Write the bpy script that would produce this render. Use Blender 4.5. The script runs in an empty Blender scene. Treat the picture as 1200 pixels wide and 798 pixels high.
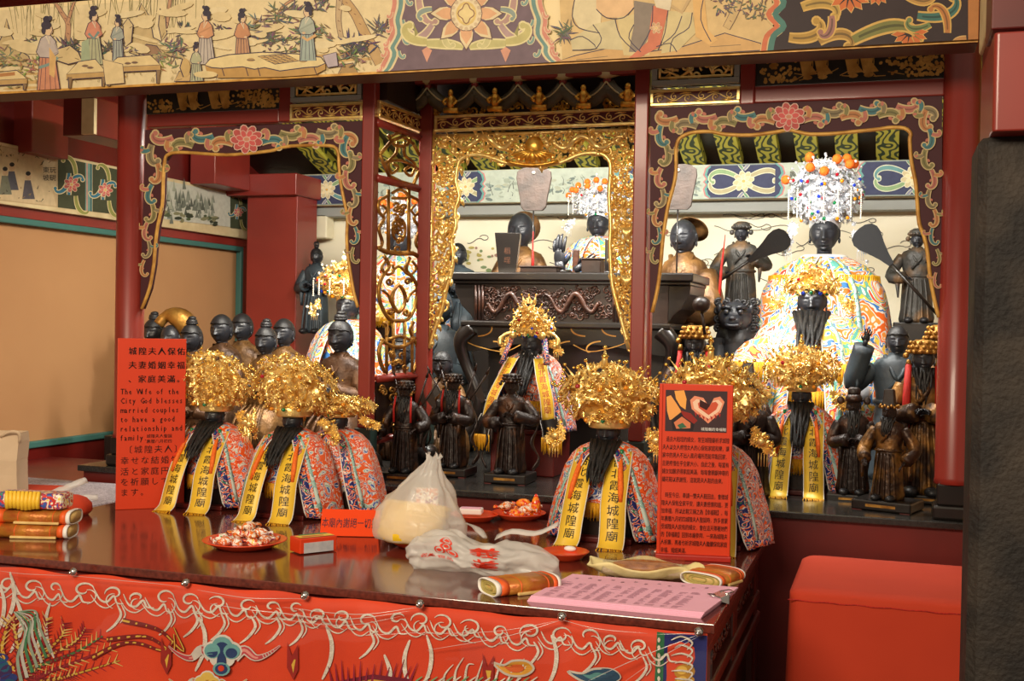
import bpy, bmesh, math, random
from mathutils import Vector, Matrix
from mathutils.geometry import tessellate_polygon
random.seed(7)
SC = bpy.context.scene
COL = SC.collection
PI = math.pi
sin, cos, pi = math.sin, math.cos, math.pi

# ------------------------------------------------------------------ camera
FPX = 1366.0                       # focal length in pixels of the 1200 px frame
YAW, PITCH, ROLL = math.radians(18.0), math.radians(0.80), math.radians(1.07)
CAM = Vector((0, 0, 1.5))
F0 = Vector((-sin(YAW) * cos(PITCH), cos(YAW) * cos(PITCH), -sin(PITCH)))
R0 = Vector((cos(YAW), sin(YAW), 0))
U0 = R0.cross(F0)
RC = R0 * cos(ROLL) + U0 * sin(ROLL)
UC = U0 * cos(ROLL) - R0 * sin(ROLL)
cd = bpy.data.cameras.new('camera'); cd.sensor_width = 36; cd.lens = 36 * FPX / 1200
cd.clip_start = .01
cam = bpy.data.objects.new('camera', cd); COL.objects.link(cam)
cam.matrix_world = Matrix(((RC.x, UC.x, -F0.x, CAM.x), (RC.y, UC.y, -F0.y, CAM.y), (RC.z, UC.z, -F0.z, CAM.z), (0, 0, 0, 1)))
SC.camera = cam

# ------------------------------------------------------------------ light
vs = SC.view_settings
vs.view_transform = 'Standard'; vs.look = 'None'; vs.gamma = 1; vs.use_curve_mapping = False
vs.exposure = 0.3
w = bpy.data.worlds.new('world'); SC.world = w; w.use_nodes = True
w.node_tree.nodes['Background'].inputs[0].default_value = (1.0, .80, .60, 1)
w.node_tree.nodes['Background'].inputs[1].default_value = .30
def area(name, loc, target, sx, sy, power, col):
    l = bpy.data.lights.new(name, 'AREA'); l.shape = 'RECTANGLE'; l.size = sx; l.size_y = sy
    l.energy = power; l.color = col
    o = bpy.data.objects.new(name, l); COL.objects.link(o); o.location = loc
    o.rotation_euler = (Vector(target) - Vector(loc)).to_track_quat('-Z', 'Y').to_euler()
    return o
# ceiling lamps of the hall, in front of the altar
area('hall_lamp', (-1.1, -.9, 2.75), (-1.1, 2.8, 1.5), 1.8, .6, 95, (1, .85, .64))
area('hall_lamp_side', (.9, 1.0, 3.0), (-.3, 2.6, 1.1), .8, .4, 3, (1, .80, .58))

# ------------------------------------------------------------------ pixel -> world
def ray(px, py): return F0 + RC * ((px - 600) / FPX) + UC * ((399 - py) / FPX)
def P(px, py, Y): r = ray(px, py); return CAM + r * (Y / r.y)
def PZ(px, py, z): r = ray(px, py); return CAM + r * ((z - CAM.z) / r.z)
def PX(px, py, X): r = ray(px, py); return CAM + r * (X / r.x)
def PP(px, py, o, n): r = ray(px, py); return CAM + r * ((o - CAM).dot(n) / r.dot(n))
def m_per_px(p): return (Vector(p) - CAM).dot(F0) / FPX

# ------------------------------------------------------------------ materials
def lin(c): return tuple((x / 255 / 12.92 if x / 255 <= .04045 else ((x / 255 + .055) / 1.055) ** 2.4) for x in c)
MATS = {}
def newmat(name):
    m = bpy.data.materials.new(name); m.use_nodes = True
    nt = m.node_tree; b = nt.nodes['Principled BSDF']
    MATS[name] = m
    return m, nt, b
def mat(name, col, rough=.5, metal=0, col2=None, nscale=8, bump=0, bscale=60, coat=0, spec=.5, ndetail=3, stretch=None, lo=.35, hi=.7):
    m, nt, b = newmat(name); N = nt.nodes; L = nt.links
    b.inputs['Roughness'].default_value = rough; b.inputs['Metallic'].default_value = metal
    b.inputs['Coat Weight'].default_value = coat; b.inputs['Coat Roughness'].default_value = .08
    b.inputs['Specular IOR Level'].default_value = spec
    c1 = lin(col); b.inputs['Base Color'].default_value = (*c1, 1)
    tc = N.new('ShaderNodeTexCoord'); src = tc.outputs['Object']
    if stretch:
        mp = N.new('ShaderNodeMapping'); mp.inputs['Scale'].default_value = stretch
        L.new(src, mp.inputs[0]); src = mp.outputs[0]
    if col2:
        n = N.new('ShaderNodeTexNoise'); n.inputs['Scale'].default_value = nscale; n.inputs['Detail'].default_value = ndetail
        L.new(src, n.inputs['Vector'])
        r = N.new('ShaderNodeValToRGB'); r.color_ramp.elements[0].position = lo; r.color_ramp.elements[1].position = hi
        r.color_ramp.elements[0].color = (*c1, 1); r.color_ramp.elements[1].color = (*lin(col2), 1)
        L.new(n.outputs['Fac'], r.inputs[0]); L.new(r.outputs[0], b.inputs['Base Color'])
    if bump:
        n = N.new('ShaderNodeTexNoise'); n.inputs['Scale'].default_value = bscale; n.inputs['Detail'].default_value = 3
        L.new(src, n.inputs['Vector'])
        bp = N.new('ShaderNodeBump'); bp.inputs['Strength'].default_value = bump; bp.inputs['Distance'].default_value = .004
        L.new(n.outputs['Fac'], bp.inputs['Height']); L.new(bp.outputs[0], b.inputs['Normal'])
    return m
def paintmat(name, rough=.6, metal=0, wear=.12, coat=0):
    # flat colours of a painted or printed surface, stored per face, with slight uneven pigment
    m, nt, b = newmat(name); N = nt.nodes; L = nt.links
    a = N.new('ShaderNodeAttribute'); a.attribute_name = 'Col'
    tc = N.new('ShaderNodeTexCoord'); n = N.new('ShaderNodeTexNoise'); n.inputs['Scale'].default_value = 45; n.inputs['Detail'].default_value = 4
    L.new(tc.outputs['Object'], n.inputs['Vector'])
    mx = N.new('ShaderNodeMix'); mx.data_type = 'RGBA'; mx.blend_type = 'MULTIPLY'; mx.inputs[0].default_value = wear * 3
    L.new(a.outputs['Color'], mx.inputs[6]); L.new(n.outputs['Fac'], mx.inputs[7])
    L.new(mx.outputs[2], b.inputs['Base Color'])
    b.inputs['Roughness'].default_value = rough; b.inputs['Metallic'].default_value = metal
    b.inputs['Coat Weight'].default_value = coat; b.inputs['Specular IOR Level'].default_value = .3
    return m
def rampmat(name, stops, scale=30, dist=1.5, detail=1.5, rough=.55, sparkle=None, bump=.3, metal=0, fine=None):
    # embroidery: contour bands of a warped noise in flat thread colours, plus sequins
    m, nt, b = newmat(name); N = nt.nodes; L = nt.links
    tc = N.new('ShaderNodeTexCoord')
    n = N.new('ShaderNodeTexNoise'); n.inputs['Scale'].default_value = scale; n.inputs['Detail'].default_value = detail; n.inputs['Distortion'].default_value = dist
    L.new(tc.outputs['Object'], n.inputs['Vector'])
    r = N.new('ShaderNodeValToRGB'); r.color_ramp.interpolation = 'CONSTANT'
    el = r.color_ramp.elements
    while len(el) < len(stops): el.new(.5)
    for e, (p, c) in zip(el, stops): e.position = p; e.color = (*lin(c), 1)
    for e, (p, c) in zip(el, stops): e.position = p; e.color = (*lin(c), 1)
    L.new(n.outputs['Fac'], r.inputs[0]); out = r.outputs[0]
    if fine:
        n2 = N.new('ShaderNodeTexNoise'); n2.inputs['Scale'].default_value = scale * 2.2; n2.inputs['Detail'].default_value = 1; n2.inputs['Distortion'].default_value = 2.5
        L.new(tc.outputs['Object'], n2.inputs['Vector'])
        r2 = N.new('ShaderNodeValToRGB'); r2.color_ramp.interpolation = 'CONSTANT'
        r2.color_ramp.elements[0].color = (0, 0, 0, 1); r2.color_ramp.elements[1].position = .64; r2.color_ramp.elements[1].color = (1, 1, 1, 1)
        L.new(n2.outputs['Fac'], r2.inputs[0])
        mx = N.new('ShaderNodeMix'); mx.data_type = 'RGBA'; mx.inputs[7].default_value = (*lin(fine), 1)
        L.new(r2.outputs[0], mx.inputs[0]); L.new(out, mx.inputs[6]); out = mx.outputs[2]
    if sparkle:
        v = N.new('ShaderNodeTexVoronoi'); v.inputs['Scale'].default_value = sparkle
        L.new(tc.outputs['Object'], v.inputs['Vector'])
        lt = N.new('ShaderNodeMath'); lt.operation = 'LESS_THAN'; lt.inputs[1].default_value = .26
        L.new(v.outputs['Distance'], lt.inputs[0])
        n3 = N.new('ShaderNodeTexNoise'); n3.inputs['Scale'].default_value = scale * .8
        L.new(tc.outputs['Object'], n3.inputs['Vector'])
        gt = N.new('ShaderNodeMath'); gt.operation = 'GREATER_THAN'; gt.inputs[1].default_value = .52
        L.new(n3.outputs['Fac'], gt.inputs[0])
        ml = N.new('ShaderNodeMath'); ml.operation = 'MULTIPLY'; L.new(lt.outputs[0], ml.inputs[0]); L.new(gt.outputs[0], ml.inputs[1])
        mx = N.new('ShaderNodeMix'); mx.data_type = 'RGBA'; mx.inputs[7].default_value = (.75, .78, .8, 1)
        L.new(ml.outputs[0], mx.inputs[0]); L.new(out, mx.inputs[6]); out = mx.outputs[2]
        L.new(ml.outputs[0], b.inputs['Metallic'])
    L.new(out, b.inputs['Base Color']); b.inputs['Roughness'].default_value = rough
    if bump:
        bp = N.new('ShaderNodeBump'); bp.inputs['Strength'].default_value = bump; bp.inputs['Distance'].default_value = .003
        L.new(n.outputs['Fac'], bp.inputs['Height']); L.new(bp.outputs[0], b.inputs['Normal'])
    return m

mat('red_lacquer', (140, 46, 36), .38, col2=(122, 38, 30), nscale=3, coat=.15)
mat('red_lacquer_dark', (104, 22, 16), .4, col2=(84, 18, 14), nscale=5, coat=.1)
mat('maroon', (76, 42, 46), .6, spec=.2, col2=(72, 40, 44), nscale=4)
mat('plaster', (186, 138, 92), .8, col2=(176, 128, 84), nscale=2, bump=.08, bscale=30)
mat('teal_paint', (64, 112, 104), .55)
mat('gold', (240, 190, 88), .32, .8, col2=(206, 140, 40), nscale=25, bump=.25, bscale=160)
mat('gold_bright', (255, 226, 150), .3, .72, col2=(244, 202, 112), nscale=40, bump=.15, bscale=200)
mat('gold_old', (190, 142, 66), .42, .7, col2=(120, 74, 28), nscale=22, bump=.3, bscale=120)
mat('gold_paint', (222, 172, 84), .5, .15, col2=(170, 116, 44), nscale=30)
mat('silver', (236, 238, 242), .3, .45, col2=(206, 212, 222), nscale=50)
mat('black_wood', (22, 18, 17), .32, coat=.2, col2=(30, 24, 20), nscale=12)
mat('dark_wood', (44, 26, 18), .4, col2=(28, 17, 13), nscale=18, bump=.15, bscale=60)
mat('carved_brown', (72, 38, 22), .42, col2=(42, 22, 14), nscale=26, bump=.5, bscale=70)
mat('soot_black', (34, 33, 36), .48, col2=(24, 23, 25), nscale=30, bump=.12, bscale=120)
mat('face_black', (42, 44, 50), .36, col2=(34, 35, 40), nscale=14)
mat('beard_black', (12, 11, 11), .55, stretch=(1, 1, .12), col2=(34, 31, 30), nscale=220, bump=.6, bscale=260)
mat('bronze_robe', (98, 66, 40), .45, .35, col2=(54, 34, 21), nscale=18, bump=.7, bscale=60)
mat('old_gilt_robe', (136, 98, 54), .45, .35, col2=(72, 48, 28), nscale=18, bump=.8, bscale=60)
mat('dark_statue', (34, 20, 15), .45, .2, col2=(104, 62, 28), nscale=22, bump=1.0, bscale=55, lo=.52, hi=.78)
mat('slate_robe', (64, 62, 58), .5, .15, col2=(122, 88, 50), nscale=12, bump=.7, bscale=80, lo=.5, hi=.7)
mat('blue_slate', (66, 78, 86), .5, .1, col2=(40, 46, 52), nscale=14, bump=.3, bscale=60)
mat('dim_gilt', (50, 30, 16), .45, .4, col2=(150, 104, 44), nscale=20, bump=.9, bscale=55, lo=.45, hi=.68)
mat('red_cloth', (196, 58, 24), .85, col2=(186, 52, 22), nscale=4, bump=.05, bscale=400)
mat('red_tassel', (196, 30, 18), .7, stretch=(1, 1, .1), col2=(150, 20, 14), nscale=260, bump=.5, bscale=260)
mat('orange_tassel', (250, 120, 24), .65, stretch=(1, 1, .1), col2=(225, 92, 14), nscale=260, bump=.5, bscale=260)
mat('yellow_fringe', (236, 176, 22), .6, stretch=(1, 1, .1), col2=(200, 136, 10), nscale=260, bump=.5, bscale=260)
mat('yellow_satin', (246, 204, 66), .42, col2=(238, 190, 50), nscale=10)
mat('white_trim', (226, 222, 214), .6)
mat('ink', (16, 13, 12), .6)
mat('ink_red', (176, 44, 22), .6)
mat('stone_dark', (26, 22, 20), .75, col2=(70, 60, 50), nscale=9, ndetail=10, bump=1.0, bscale=110, lo=.42, hi=.85)
mat('granite_top', (108, 50, 40), .14, col2=(78, 36, 30), nscale=120, ndetail=6, coat=.5)
mat('black_slab', (44, 42, 40), .22, col2=(30, 29, 28), nscale=90, ndetail=6, coat=.2)
mat('green_stone', (40, 60, 54), .5, col2=(30, 46, 42), nscale=30)
mat('sign_red', (216, 60, 20), .4, coat=.15)
mat('sign_side', (176, 34, 20), .4)
mat('wall_cream', (246, 238, 212), .8, col2=(236, 226, 196), nscale=3, bump=.06, bscale=20)
mat('grey_paint', (150, 152, 146), .7)
mat('pink_paper', (240, 180, 204), .8)
mat('steel', (200, 200, 200), .2, 1)
paintmat('paint', .65)
paintmat('paint_gloss', .55)
paintmat('print', .5, wear=.02)

# ------------------------------------------------------------------ mesh builder
class MB:
    def __init__(s): s.v = []; s.f = []; s.c = []; s.sm = []
    def add(s, vs, fs, col=None, smooth=True):
        o = len(s.v); s.v += [tuple(p) for p in vs]
        for f in fs: s.f.append(tuple(i + o for i in f)); s.c.append(col); s.sm.append(smooth)
        return s
    def box(s, c, d, rz=0, col=None, taper=1.0):
        x, y, z = d[0] / 2, d[1] / 2, d[2] / 2; vs = []
        for k, (a, b, e) in enumerate([(-1, -1, -1), (1, -1, -1), (1, 1, -1), (-1, 1, -1), (-1, -1, 1), (1, -1, 1), (1, 1, 1), (-1, 1, 1)]):
            t = taper if e > 0 else 1
            X, Y_ = a * x * t, b * y * t
            vs.append((c[0] + X * cos(rz) - Y_ * sin(rz), c[1] + X * sin(rz) + Y_ * cos(rz), c[2] + e * z))
        return s.add(vs, [(0, 3, 2, 1), (4, 5, 6, 7), (0, 1, 5, 4), (1, 2, 6, 5), (2, 3, 7, 6), (3, 0, 4, 7)], col, False)
    def bb(s, a, b, col=None):
        return s.box([(a[i] + b[i]) / 2 for i in range(3)], [abs(b[i] - a[i]) for i in range(3)], 0, col)
    def ell(s, c, r, nu=12, nv=8, col=None, M=None):
        if not hasattr(r, '__len__'): r = (r, r, r)
        vs = [Vector((0, 0, -r[2]))]
        for j in range(1, nv):
            t = -PI / 2 + PI * j / nv
            for i in range(nu): vs.append(Vector((r[0] * cos(t) * cos(2 * PI * i / nu), r[1] * cos(t) * sin(2 * PI * i / nu), r[2] * sin(t))))
        vs.append(Vector((0, 0, r[2])))
        if M is not None: vs = [M @ p for p in vs]
        vs = [p + Vector(c) for p in vs]
        fs = [(0, 1 + (i + 1) % nu, 1 + i) for i in range(nu)]
        for j in range(nv - 2):
            for i in range(nu):
                a = 1 + j * nu; fs.append((a + i, a + (i + 1) % nu, a + nu + (i + 1) % nu, a + nu + i))
        a = 1 + (nv - 2) * nu
        fs += [(a + i, a + (i + 1) % nu, len(vs) - 1) for i in range(nu)]
        return s.add(vs, fs, col)
    def loft(s, rings, closed=True, cap=True, col=None, smooth=True):
        n = len(rings[0]); vs = [p for r in rings for p in r]; fs = []
        for j in range(len(rings) - 1):
            for i in range(n if closed else n - 1):
                k = (i + 1) % n; fs.append((j * n + i, j * n + k, (j + 1) * n + k, (j + 1) * n + i))
        if cap and closed: fs += [tuple(range(n - 1, -1, -1)), tuple(range((len(rings) - 1) * n, len(rings) * n))]
        return s.add(vs, fs, col, smooth)
    def tube(s, path, rad, n=6, col=None, flat=1.0, up=None, cap=True, closed=False):
        path = [Vector(p) for p in path]; k = len(path)
        if not hasattr(rad, '__len__'): rad = [rad] * k
        rings = []; prev = None
        for i in range(k):
            t = (path[(i + 1) % k] - path[i - 1]) if closed else (path[min(i + 1, k - 1)] - path[max(i - 1, 0)])
            if t.length < 1e-9: t = Vector((0, 0, 1))
            t.normalize()
            ref = Vector(up) if up else (prev if prev is not None else (Vector((0, 0, 1)) if abs(t.z) < .9 else Vector((0, 1, 0))))
            a = ref - t * ref.dot(t)
            if a.length < 1e-6: a = t.orthogonal()
            a.normalize(); prev = a; b = t.cross(a)
            rings.append([path[i] + (a * cos(2 * PI * q / n) * flat + b * sin(2 * PI * q / n)) * rad[i] for q in range(n)])
        if closed: rings.append(rings[0])
        return s.loft(rings, True, cap and not closed, col)
    def lathe(s, prof, c=(0, 0, 0), n=20, col=None, sx=1, sy=1, smooth=True):
        rings = [[(c[0] + r * sx * cos(2 * PI * i / n), c[1] + r * sy * sin(2 * PI * i / n), c[2] + z) for i in range(n)] for r, z in prof]
        return s.loft(rings, True, True, col, smooth)
    def prism(s, pts, fn, d0, d1, col=None, side=True):
        # polygon pts (2-D) mapped with fn(u, v, depth); d0 = front depth, d1 = back depth
        n = len(pts); A = [fn(u, v, d0) for u, v in pts]; B = [fn(u, v, d1) for u, v in pts]
        tri = tessellate_polygon([[Vector((u, v, 0)) for u, v in pts]])
        fs = [tuple(t) for t in tri] + [tuple(i + n for i in reversed(t)) for t in tri]
        if side: fs += [(i, (i + 1) % n, n + (i + 1) % n, n + i) for i in range(n)]
        return s.add(A + B, fs, col, False)
    def build(s, name, m, parent=None, world=False, bevel=0, kind=None, label=None, loc=None, subd=0, solid=0):
        me = bpy.data.meshes.new(name)
        v = s.v
        if world and parent is not None: L = parent_loc(parent); v = [(p[0] - L.x, p[1] - L.y, p[2] - L.z) for p in v]
        elif world == 'c' : pass
        me.from_pydata(v, [], s.f); me.polygons.foreach_set('use_smooth', s.sm)
        if any(c is not None for c in s.c):
            at = me.color_attributes.new('Col', 'FLOAT_COLOR', 'CORNER'); buf = []
            for p, c in zip(me.polygons, s.c):
                q = (*lin(c), 1.0) if c is not None else (.5, .5, .5, 1); buf.extend(q * p.loop_total)
            at.data.foreach_set('color', buf)
        bm = bmesh.new(); bm.from_mesh(me); bmesh.ops.recalc_face_normals(bm, faces=bm.faces); bm.to_mesh(me); bm.free()
        me.materials.append(MATS[m] if isinstance(m, str) else m); me.update()
        o = bpy.data.objects.new(name, me); COL.objects.link(o)
        if parent: o.parent = parent
        if loc is not None: o.location = loc
        if bevel:
            b = o.modifiers.new('bevel', 'BEVEL'); b.width = bevel; b.segments = 2; b.limit_method = 'ANGLE'; b.angle_limit = .6
        if subd:
            b = o.modifiers.new('sub', 'SUBSURF'); b.levels = b.render_levels = subd
        if solid:
            b = o.modifiers.new('solid', 'SOLIDIFY'); b.thickness = solid; b.offset = 0
        if kind: o['kind'] = kind
        if label: o['label'] = label
        return o
def parent_loc(o):
    L = Vector((0, 0, 0))
    while o: L = L + o.location; o = o.parent
    return L
def thing(name, label, cat, loc=(0, 0, 0), rz=0, group=None):
    o = bpy.data.objects.new(name, None); COL.objects.link(o); o.empty_display_size = .05
    o.location = loc; o.rotation_euler = (0, 0, rz); tag(o, label, cat, group); return o
def tag(o, label, cat, group=None):
    o['label'] = label; o['category'] = cat
    if group: o['group'] = group
    return o
def struct(o): o['kind'] = 'structure'; return o
def inst(src, name, parent, loc=(0, 0, 0), rot=(0, 0, 0), scale=(1, 1, 1), m=None):
    o = bpy.data.objects.new(name, src.data if hasattr(src, 'data') else src); COL.objects.link(o); o.parent = parent
    o.location = loc; o.rotation_euler = rot; o.scale = scale if hasattr(scale, '__len__') else (scale,) * 3
    return o
def ring(c, rx, ry, n=24, fold=0, k=9, ph=0, front=None):
    return [Vector((c[0] + rx * (1 + fold * sin(k * a + ph)) * sin(a), c[1] - ry * (1 + fold * sin(k * a + ph)) * cos(a), c[2])) for a in (2 * PI * i / n for i in range(n))]
def bez(p0, p1, p2, p3, n=12):
    p0, p1, p2, p3 = map(Vector, (p0, p1, p2, p3)); out = []
    for i in range(n + 1):
        t = i / n; out.append(p0 * (1 - t) ** 3 + p1 * 3 * t * (1 - t) ** 2 + p2 * 3 * t * t * (1 - t) + p3 * t ** 3)
    return out
def smooth2(pts, n=4, closed=False):
    # Catmull-Rom through 2-D or 3-D points
    pts = [Vector(p) for p in pts]; k = len(pts); out = []
    for i in range(k if closed else k - 1):
        p0 = pts[i - 1] if (closed or i > 0) else pts[0]; p1 = pts[i]; p2 = pts[(i + 1) % k]
        p3 = pts[(i + 2) % k] if (closed or i + 2 < k) else pts[-1]
        for j in range(n):
            t = j / n; out.append(.5 * ((2 * p1) + (p2 - p0) * t + (2 * p0 - 5 * p1 + 4 * p2 - p3) * t * t + (3 * p1 - p0 - 3 * p2 + p3) * t ** 3))
    if not closed: out.append(pts[-1])
    return out

# ------------------------------------------------------------------ lettering
_ch = {}
def glyph(ch):
    if ch not in _ch:
        cu = bpy.data.curves.new('glyph', 'FONT'); cu.body = ch; cu.resolution_u = 1; cu.size = 1
        ob = bpy.data.objects.new('glyph', cu); COL.objects.link(ob)
        dg = bpy.context.evaluated_depsgraph_get(); me = ob.evaluated_get(dg).to_mesh()
        vs = [(p.co.x, p.co.y) for p in me.vertices]; fs = [tuple(p.vertices) for p in me.polygons]
        ob.evaluated_get(dg).to_mesh_clear()
        bpy.data.objects.remove(ob); bpy.data.curves.remove(cu)
        w_ = max([p[0] for p in vs], default=.3)
        _ch[ch] = (vs, fs, w_)
    return _ch[ch]

# ------------------------------------------------------------------ flat painting
class Paint(MB):
    """flat paint layers on a surface: fn(u, v, lift) -> 3-D point"""
    def __init__(s, fn, step=2e-5, base=.0006): super().__init__(); s.fn = fn; s.l = base; s.step = step
    def up(s): s.l += s.step
    def poly(s, pts, col):
        s.up(); pts = [Vector((p[0], p[1], 0)) for p in pts]
        tri = tessellate_polygon([pts]); return s.add([s.fn(p.x, p.y, s.l) for p in pts], [tuple(t) for t in tri], col, False)
    def blob(s, c, rx, ry, col, n=14, rot=0):
        return s.poly([(c[0] + rx * cos(t) * cos(rot) - ry * sin(t) * sin(rot), c[1] + rx * cos(t) * sin(rot) + ry * sin(t) * cos(rot)) for t in (2 * PI * i / n for i in range(n))], col)
    def stroke(s, pts, w, col, w1=None, closed=False):
        s.up(); pts = [Vector((p[0], p[1])) for p in pts]; k = len(pts)
        if k < 2: return
        if not hasattr(w, '__len__'): w1 = w if w1 is None else w1; w = [w + (w1 - w) * i / (k - 1) for i in range(k)]
        A = []; B = []
        for i in range(k):
            t = (pts[(i + 1) % k] - pts[i - 1]) if closed else (pts[min(i + 1, k - 1)] - pts[max(i - 1, 0)])
            if t.length < 1e-9: t = Vector((1, 0))
            t.normalize(); n = Vector((-t.y, t.x)) * w[i] / 2
            A.append(s.fn(*(pts[i] + n), s.l)); B.append(s.fn(*(pts[i] - n), s.l))
        m = k if closed else k - 1
        return s.add(A + B, [(i, (i + 1) % k, k + (i + 1) % k, k + i) for i in range(m)], col, False)
    def scroll(s, p, ang, L, w, turn, col, line=(236, 214, 160), dark=None, n=16, ball=True):
        # a tapering leaf that rolls up at its tip
        x, y = p; pts = []; a = ang; ws = []
        for i in range(n + 1):
            t = i / n; pts.append((x, y)); a += turn * (.06 + .55 * t * t) * 16 / n
            st = L / n * (1.25 - .75 * t); x += cos(a) * st; y += sin(a) * st
            ws.append(w * (1 - t) ** .7 * (.45 + 1.2 * t if t < .45 else 1) + w * .16)
        e = pts[-1]
        s.stroke(pts, [q + w * .36 for q in ws], line)
        if ball: s.blob(e, w * .52, w * .52, line, 10)
        s.stroke(pts, ws, col)
        if ball: s.blob(e, w * .34, w * .34, col, 8)
        if dark: s.stroke(pts[1:-2], [q * .28 for q in ws[1:-2]], dark)
        return e
    def flower(s, c, r, col, n=8, line=(240, 222, 176), core=(232, 190, 110), rot=0, sq=1.0):
        for lay, k in ((1.0, n), (.66, max(5, n - 2))):
            for i in range(k):
                a = rot + 2 * PI * i / k + lay
                q = (c[0] + cos(a) * r * .62 * lay, c[1] + sin(a) * r * .62 * lay * sq)
                s.blob(q, r * .42 * lay, r * .29 * lay, line, 10, a)
                s.blob(q, r * .36 * lay, r * .23 * lay, col if lay > .9 else tuple(min(255, int(x * 1.12)) for x in col), 10, a)
        s.blob(c, r * .24, r * .22 * sq, line, 10); s.blob(c, r * .17, r * .15 * sq, core, 10)
    def text(s, txt, x, y, size, col, dx=None, vertical=False, sx=1.0, flip=-1, bold=0):
        # x, y: lower left of the first letter, size = em in the units of fn; flip -1 when v runs downwards
        for ch in txt:
            if ch == ' ': x += (dx or size * .6); continue
            vs, fs, w_ = glyph(ch); s.up()
            for off in ((0, 0), (bold, 0)) if bold else ((0, 0),):
                s.add([s.fn(x + q[0] * size * sx + off[0], y + q[1] * size * flip, s.l) for q in vs], fs, col, False)
            if vertical: y -= flip * (dx or size * 1.05)
            else: x += dx or (w_ + .08) * size * sx
        return x

def rect(tl, br, Y):
    a, b = P(*tl, Y), P(*br, Y); return a.x, b.x, b.z, a.z        # x0, x1, z0, z1
def bar(mb, tl, br, Y, th, col=None):
    x0, x1, z0, z1 = rect(tl, br, Y); mb.bb((x0, Y, z0), (x1, Y + th, z1), col); return x0, x1, z0, z1
# ================================================================== THE ROOM
ZT = 1.0                      # offering table top
ZP = 1.0465                   # platform top
YF = 3.04                     # plane of the shrine front
YB = 5.3                      # back wall
XL = -3.1                     # left wall
def inpoly(x, y, poly):
    c = False; j = len(poly) - 1
    for i in range(len(poly)):
        a, b = poly[i], poly[j]
        if (a[1] > y) != (b[1] > y) and x < (b[0] - a[0]) * (y - a[1]) / (b[1] - a[1]) + a[0]: c = not c
        j = i
    return c
def structbox(name, a, b, m, bevel=0):
    return struct(MB().bb(a, b).build(name, m, bevel=bevel))
mat('floor_tile', (96, 60, 44), .35, col2=(80, 48, 36), nscale=6)
structbox('floor', (-4.5, -2.5, -.1), (2.6, YB + .1, 0), 'floor_tile')
wl = structbox('wall_left', (XL - .1, 1.2, 0), (XL, YB + .1, 3.6), 'plaster')
wb = structbox('wall_back', (XL - .1, YB, 0), (2.6, YB + .1, 3.6), 'wall_cream')
structbox('wall_right', (1.3, 3.2, 0), (1.4, YB, 3.6), 'plaster')
# red timbering of the left wall: rail above the plaster panel, dado, teal mouldings
def wallbar(name, y0l, y0r, y1, m, th=.02, kind=True, a=0, b=1):
    pass
zt_hi = PX(150, 276, XL).z; zt_lo = PX(78, 515, XL).z
z_pb = PX(150, 262, XL).z      # bottom of the painted beam
z_pt = PX(150, 201, XL).z
Yend = PX(278, 292, XL).y
struct(MB().bb((XL, 1.2, zt_hi + .012), (XL + .025, 5.3, z_pb + .002)).build('trim_1', 'red_lacquer', bevel=.003))
struct(MB().bb((XL, 1.2, zt_hi - .012), (XL + .03, Yend, zt_hi + .012)).build('trim_2', 'teal_paint', bevel=.004))
struct(MB().bb((XL, 1.2, zt_lo - .012), (XL + .03, Yend, zt_lo + .012)).build('trim_3', 'teal_paint', bevel=.004))
struct(MB().bb((XL, Yend - .012, zt_lo), (XL + .03, Yend + .012, zt_hi + .012)).build('trim_4', 'teal_paint', bevel=.004))
struct(MB().bb((XL, Yend + .012, 0), (XL + .02, 5.3, zt_hi + .012)).build('trim_5', 'red_lacquer', bevel=.003))
struct(MB().bb((XL, 1.2, 0), (XL + .02, 5.3, zt_lo - .012)).build('baseboard_left', 'red_lacquer_dark', bevel=.003))
struct(MB().bb((XL, 1.2, z_pt), (XL + .03, 5.3, 3.5)).build('trim_6', 'red_lacquer_dark', bevel=.003))

# painted beam along the left wall
mat('paper_cream', (232, 222, 190), .5)
mat('cream_board', (216, 196, 152), .55, col2=(196, 174, 130), nscale=14)
lb = thing('painted_wall_beam', 'painted beam along the tan left wall with small ink scenes', 'beam', (XL + .03, 4.0, z_pb))
MB().bb((XL, 1.4, z_pb), (XL + .05, 5.15, z_pt)).build('timber', 'cream_board', lb, True, bevel=.003)
pl = Paint(lambda u, v, l: PX(u, v, XL + .05 + l))
def flank(p, x0, x1, ytop, ybot, vert=True):
    # green ground with a rose and blue scrolls, between two stripes
    def q(x, t): return (x, ytop(x) + (ybot(x) - ytop(x)) * t)
    p.poly([q(x0, 0), q(x1, 0), q(x1, 1), q(x0, 1)], (74, 78, 56))
    xm = (x0 + x1) / 2; h = ybot(xm) - ytop(xm)
    for sy, a in ((.28, 1), (.72, -1)):
        p.scroll(q(xm - (x1 - x0) * .1, sy), PI / 2 * a, (x1 - x0) * 1.2, (x1 - x0) * .18, .9, (64, 126, 150))
        p.scroll(q(xm + (x1 - x0) * .15, sy), -PI / 2 * a, (x1 - x0) * 1.1, (x1 - x0) * .16, -.9, (150, 150, 80))
    p.flower(q(xm, .5), (x1 - x0) * .3, (206, 104, 100), 7)
t1 = lambda x: 170 + .205 * x + (x * x) * .00002; b1 = lambda x: 235 + .118 * x
def q1(x, t): return (x, t1(x) + (b1(x) - t1(x)) * t)
pl.poly([q1(-40, .0), q1(137, .0), q1(137, 1), q1(-40, 1)], (200, 172, 130))
pl.poly([q1(-40, .02), q1(66, .02), q1(62, .3), q1(68, .5), q1(62, .7), q1(66, .98), q1(-40, .98)], (214, 188, 146))
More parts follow.
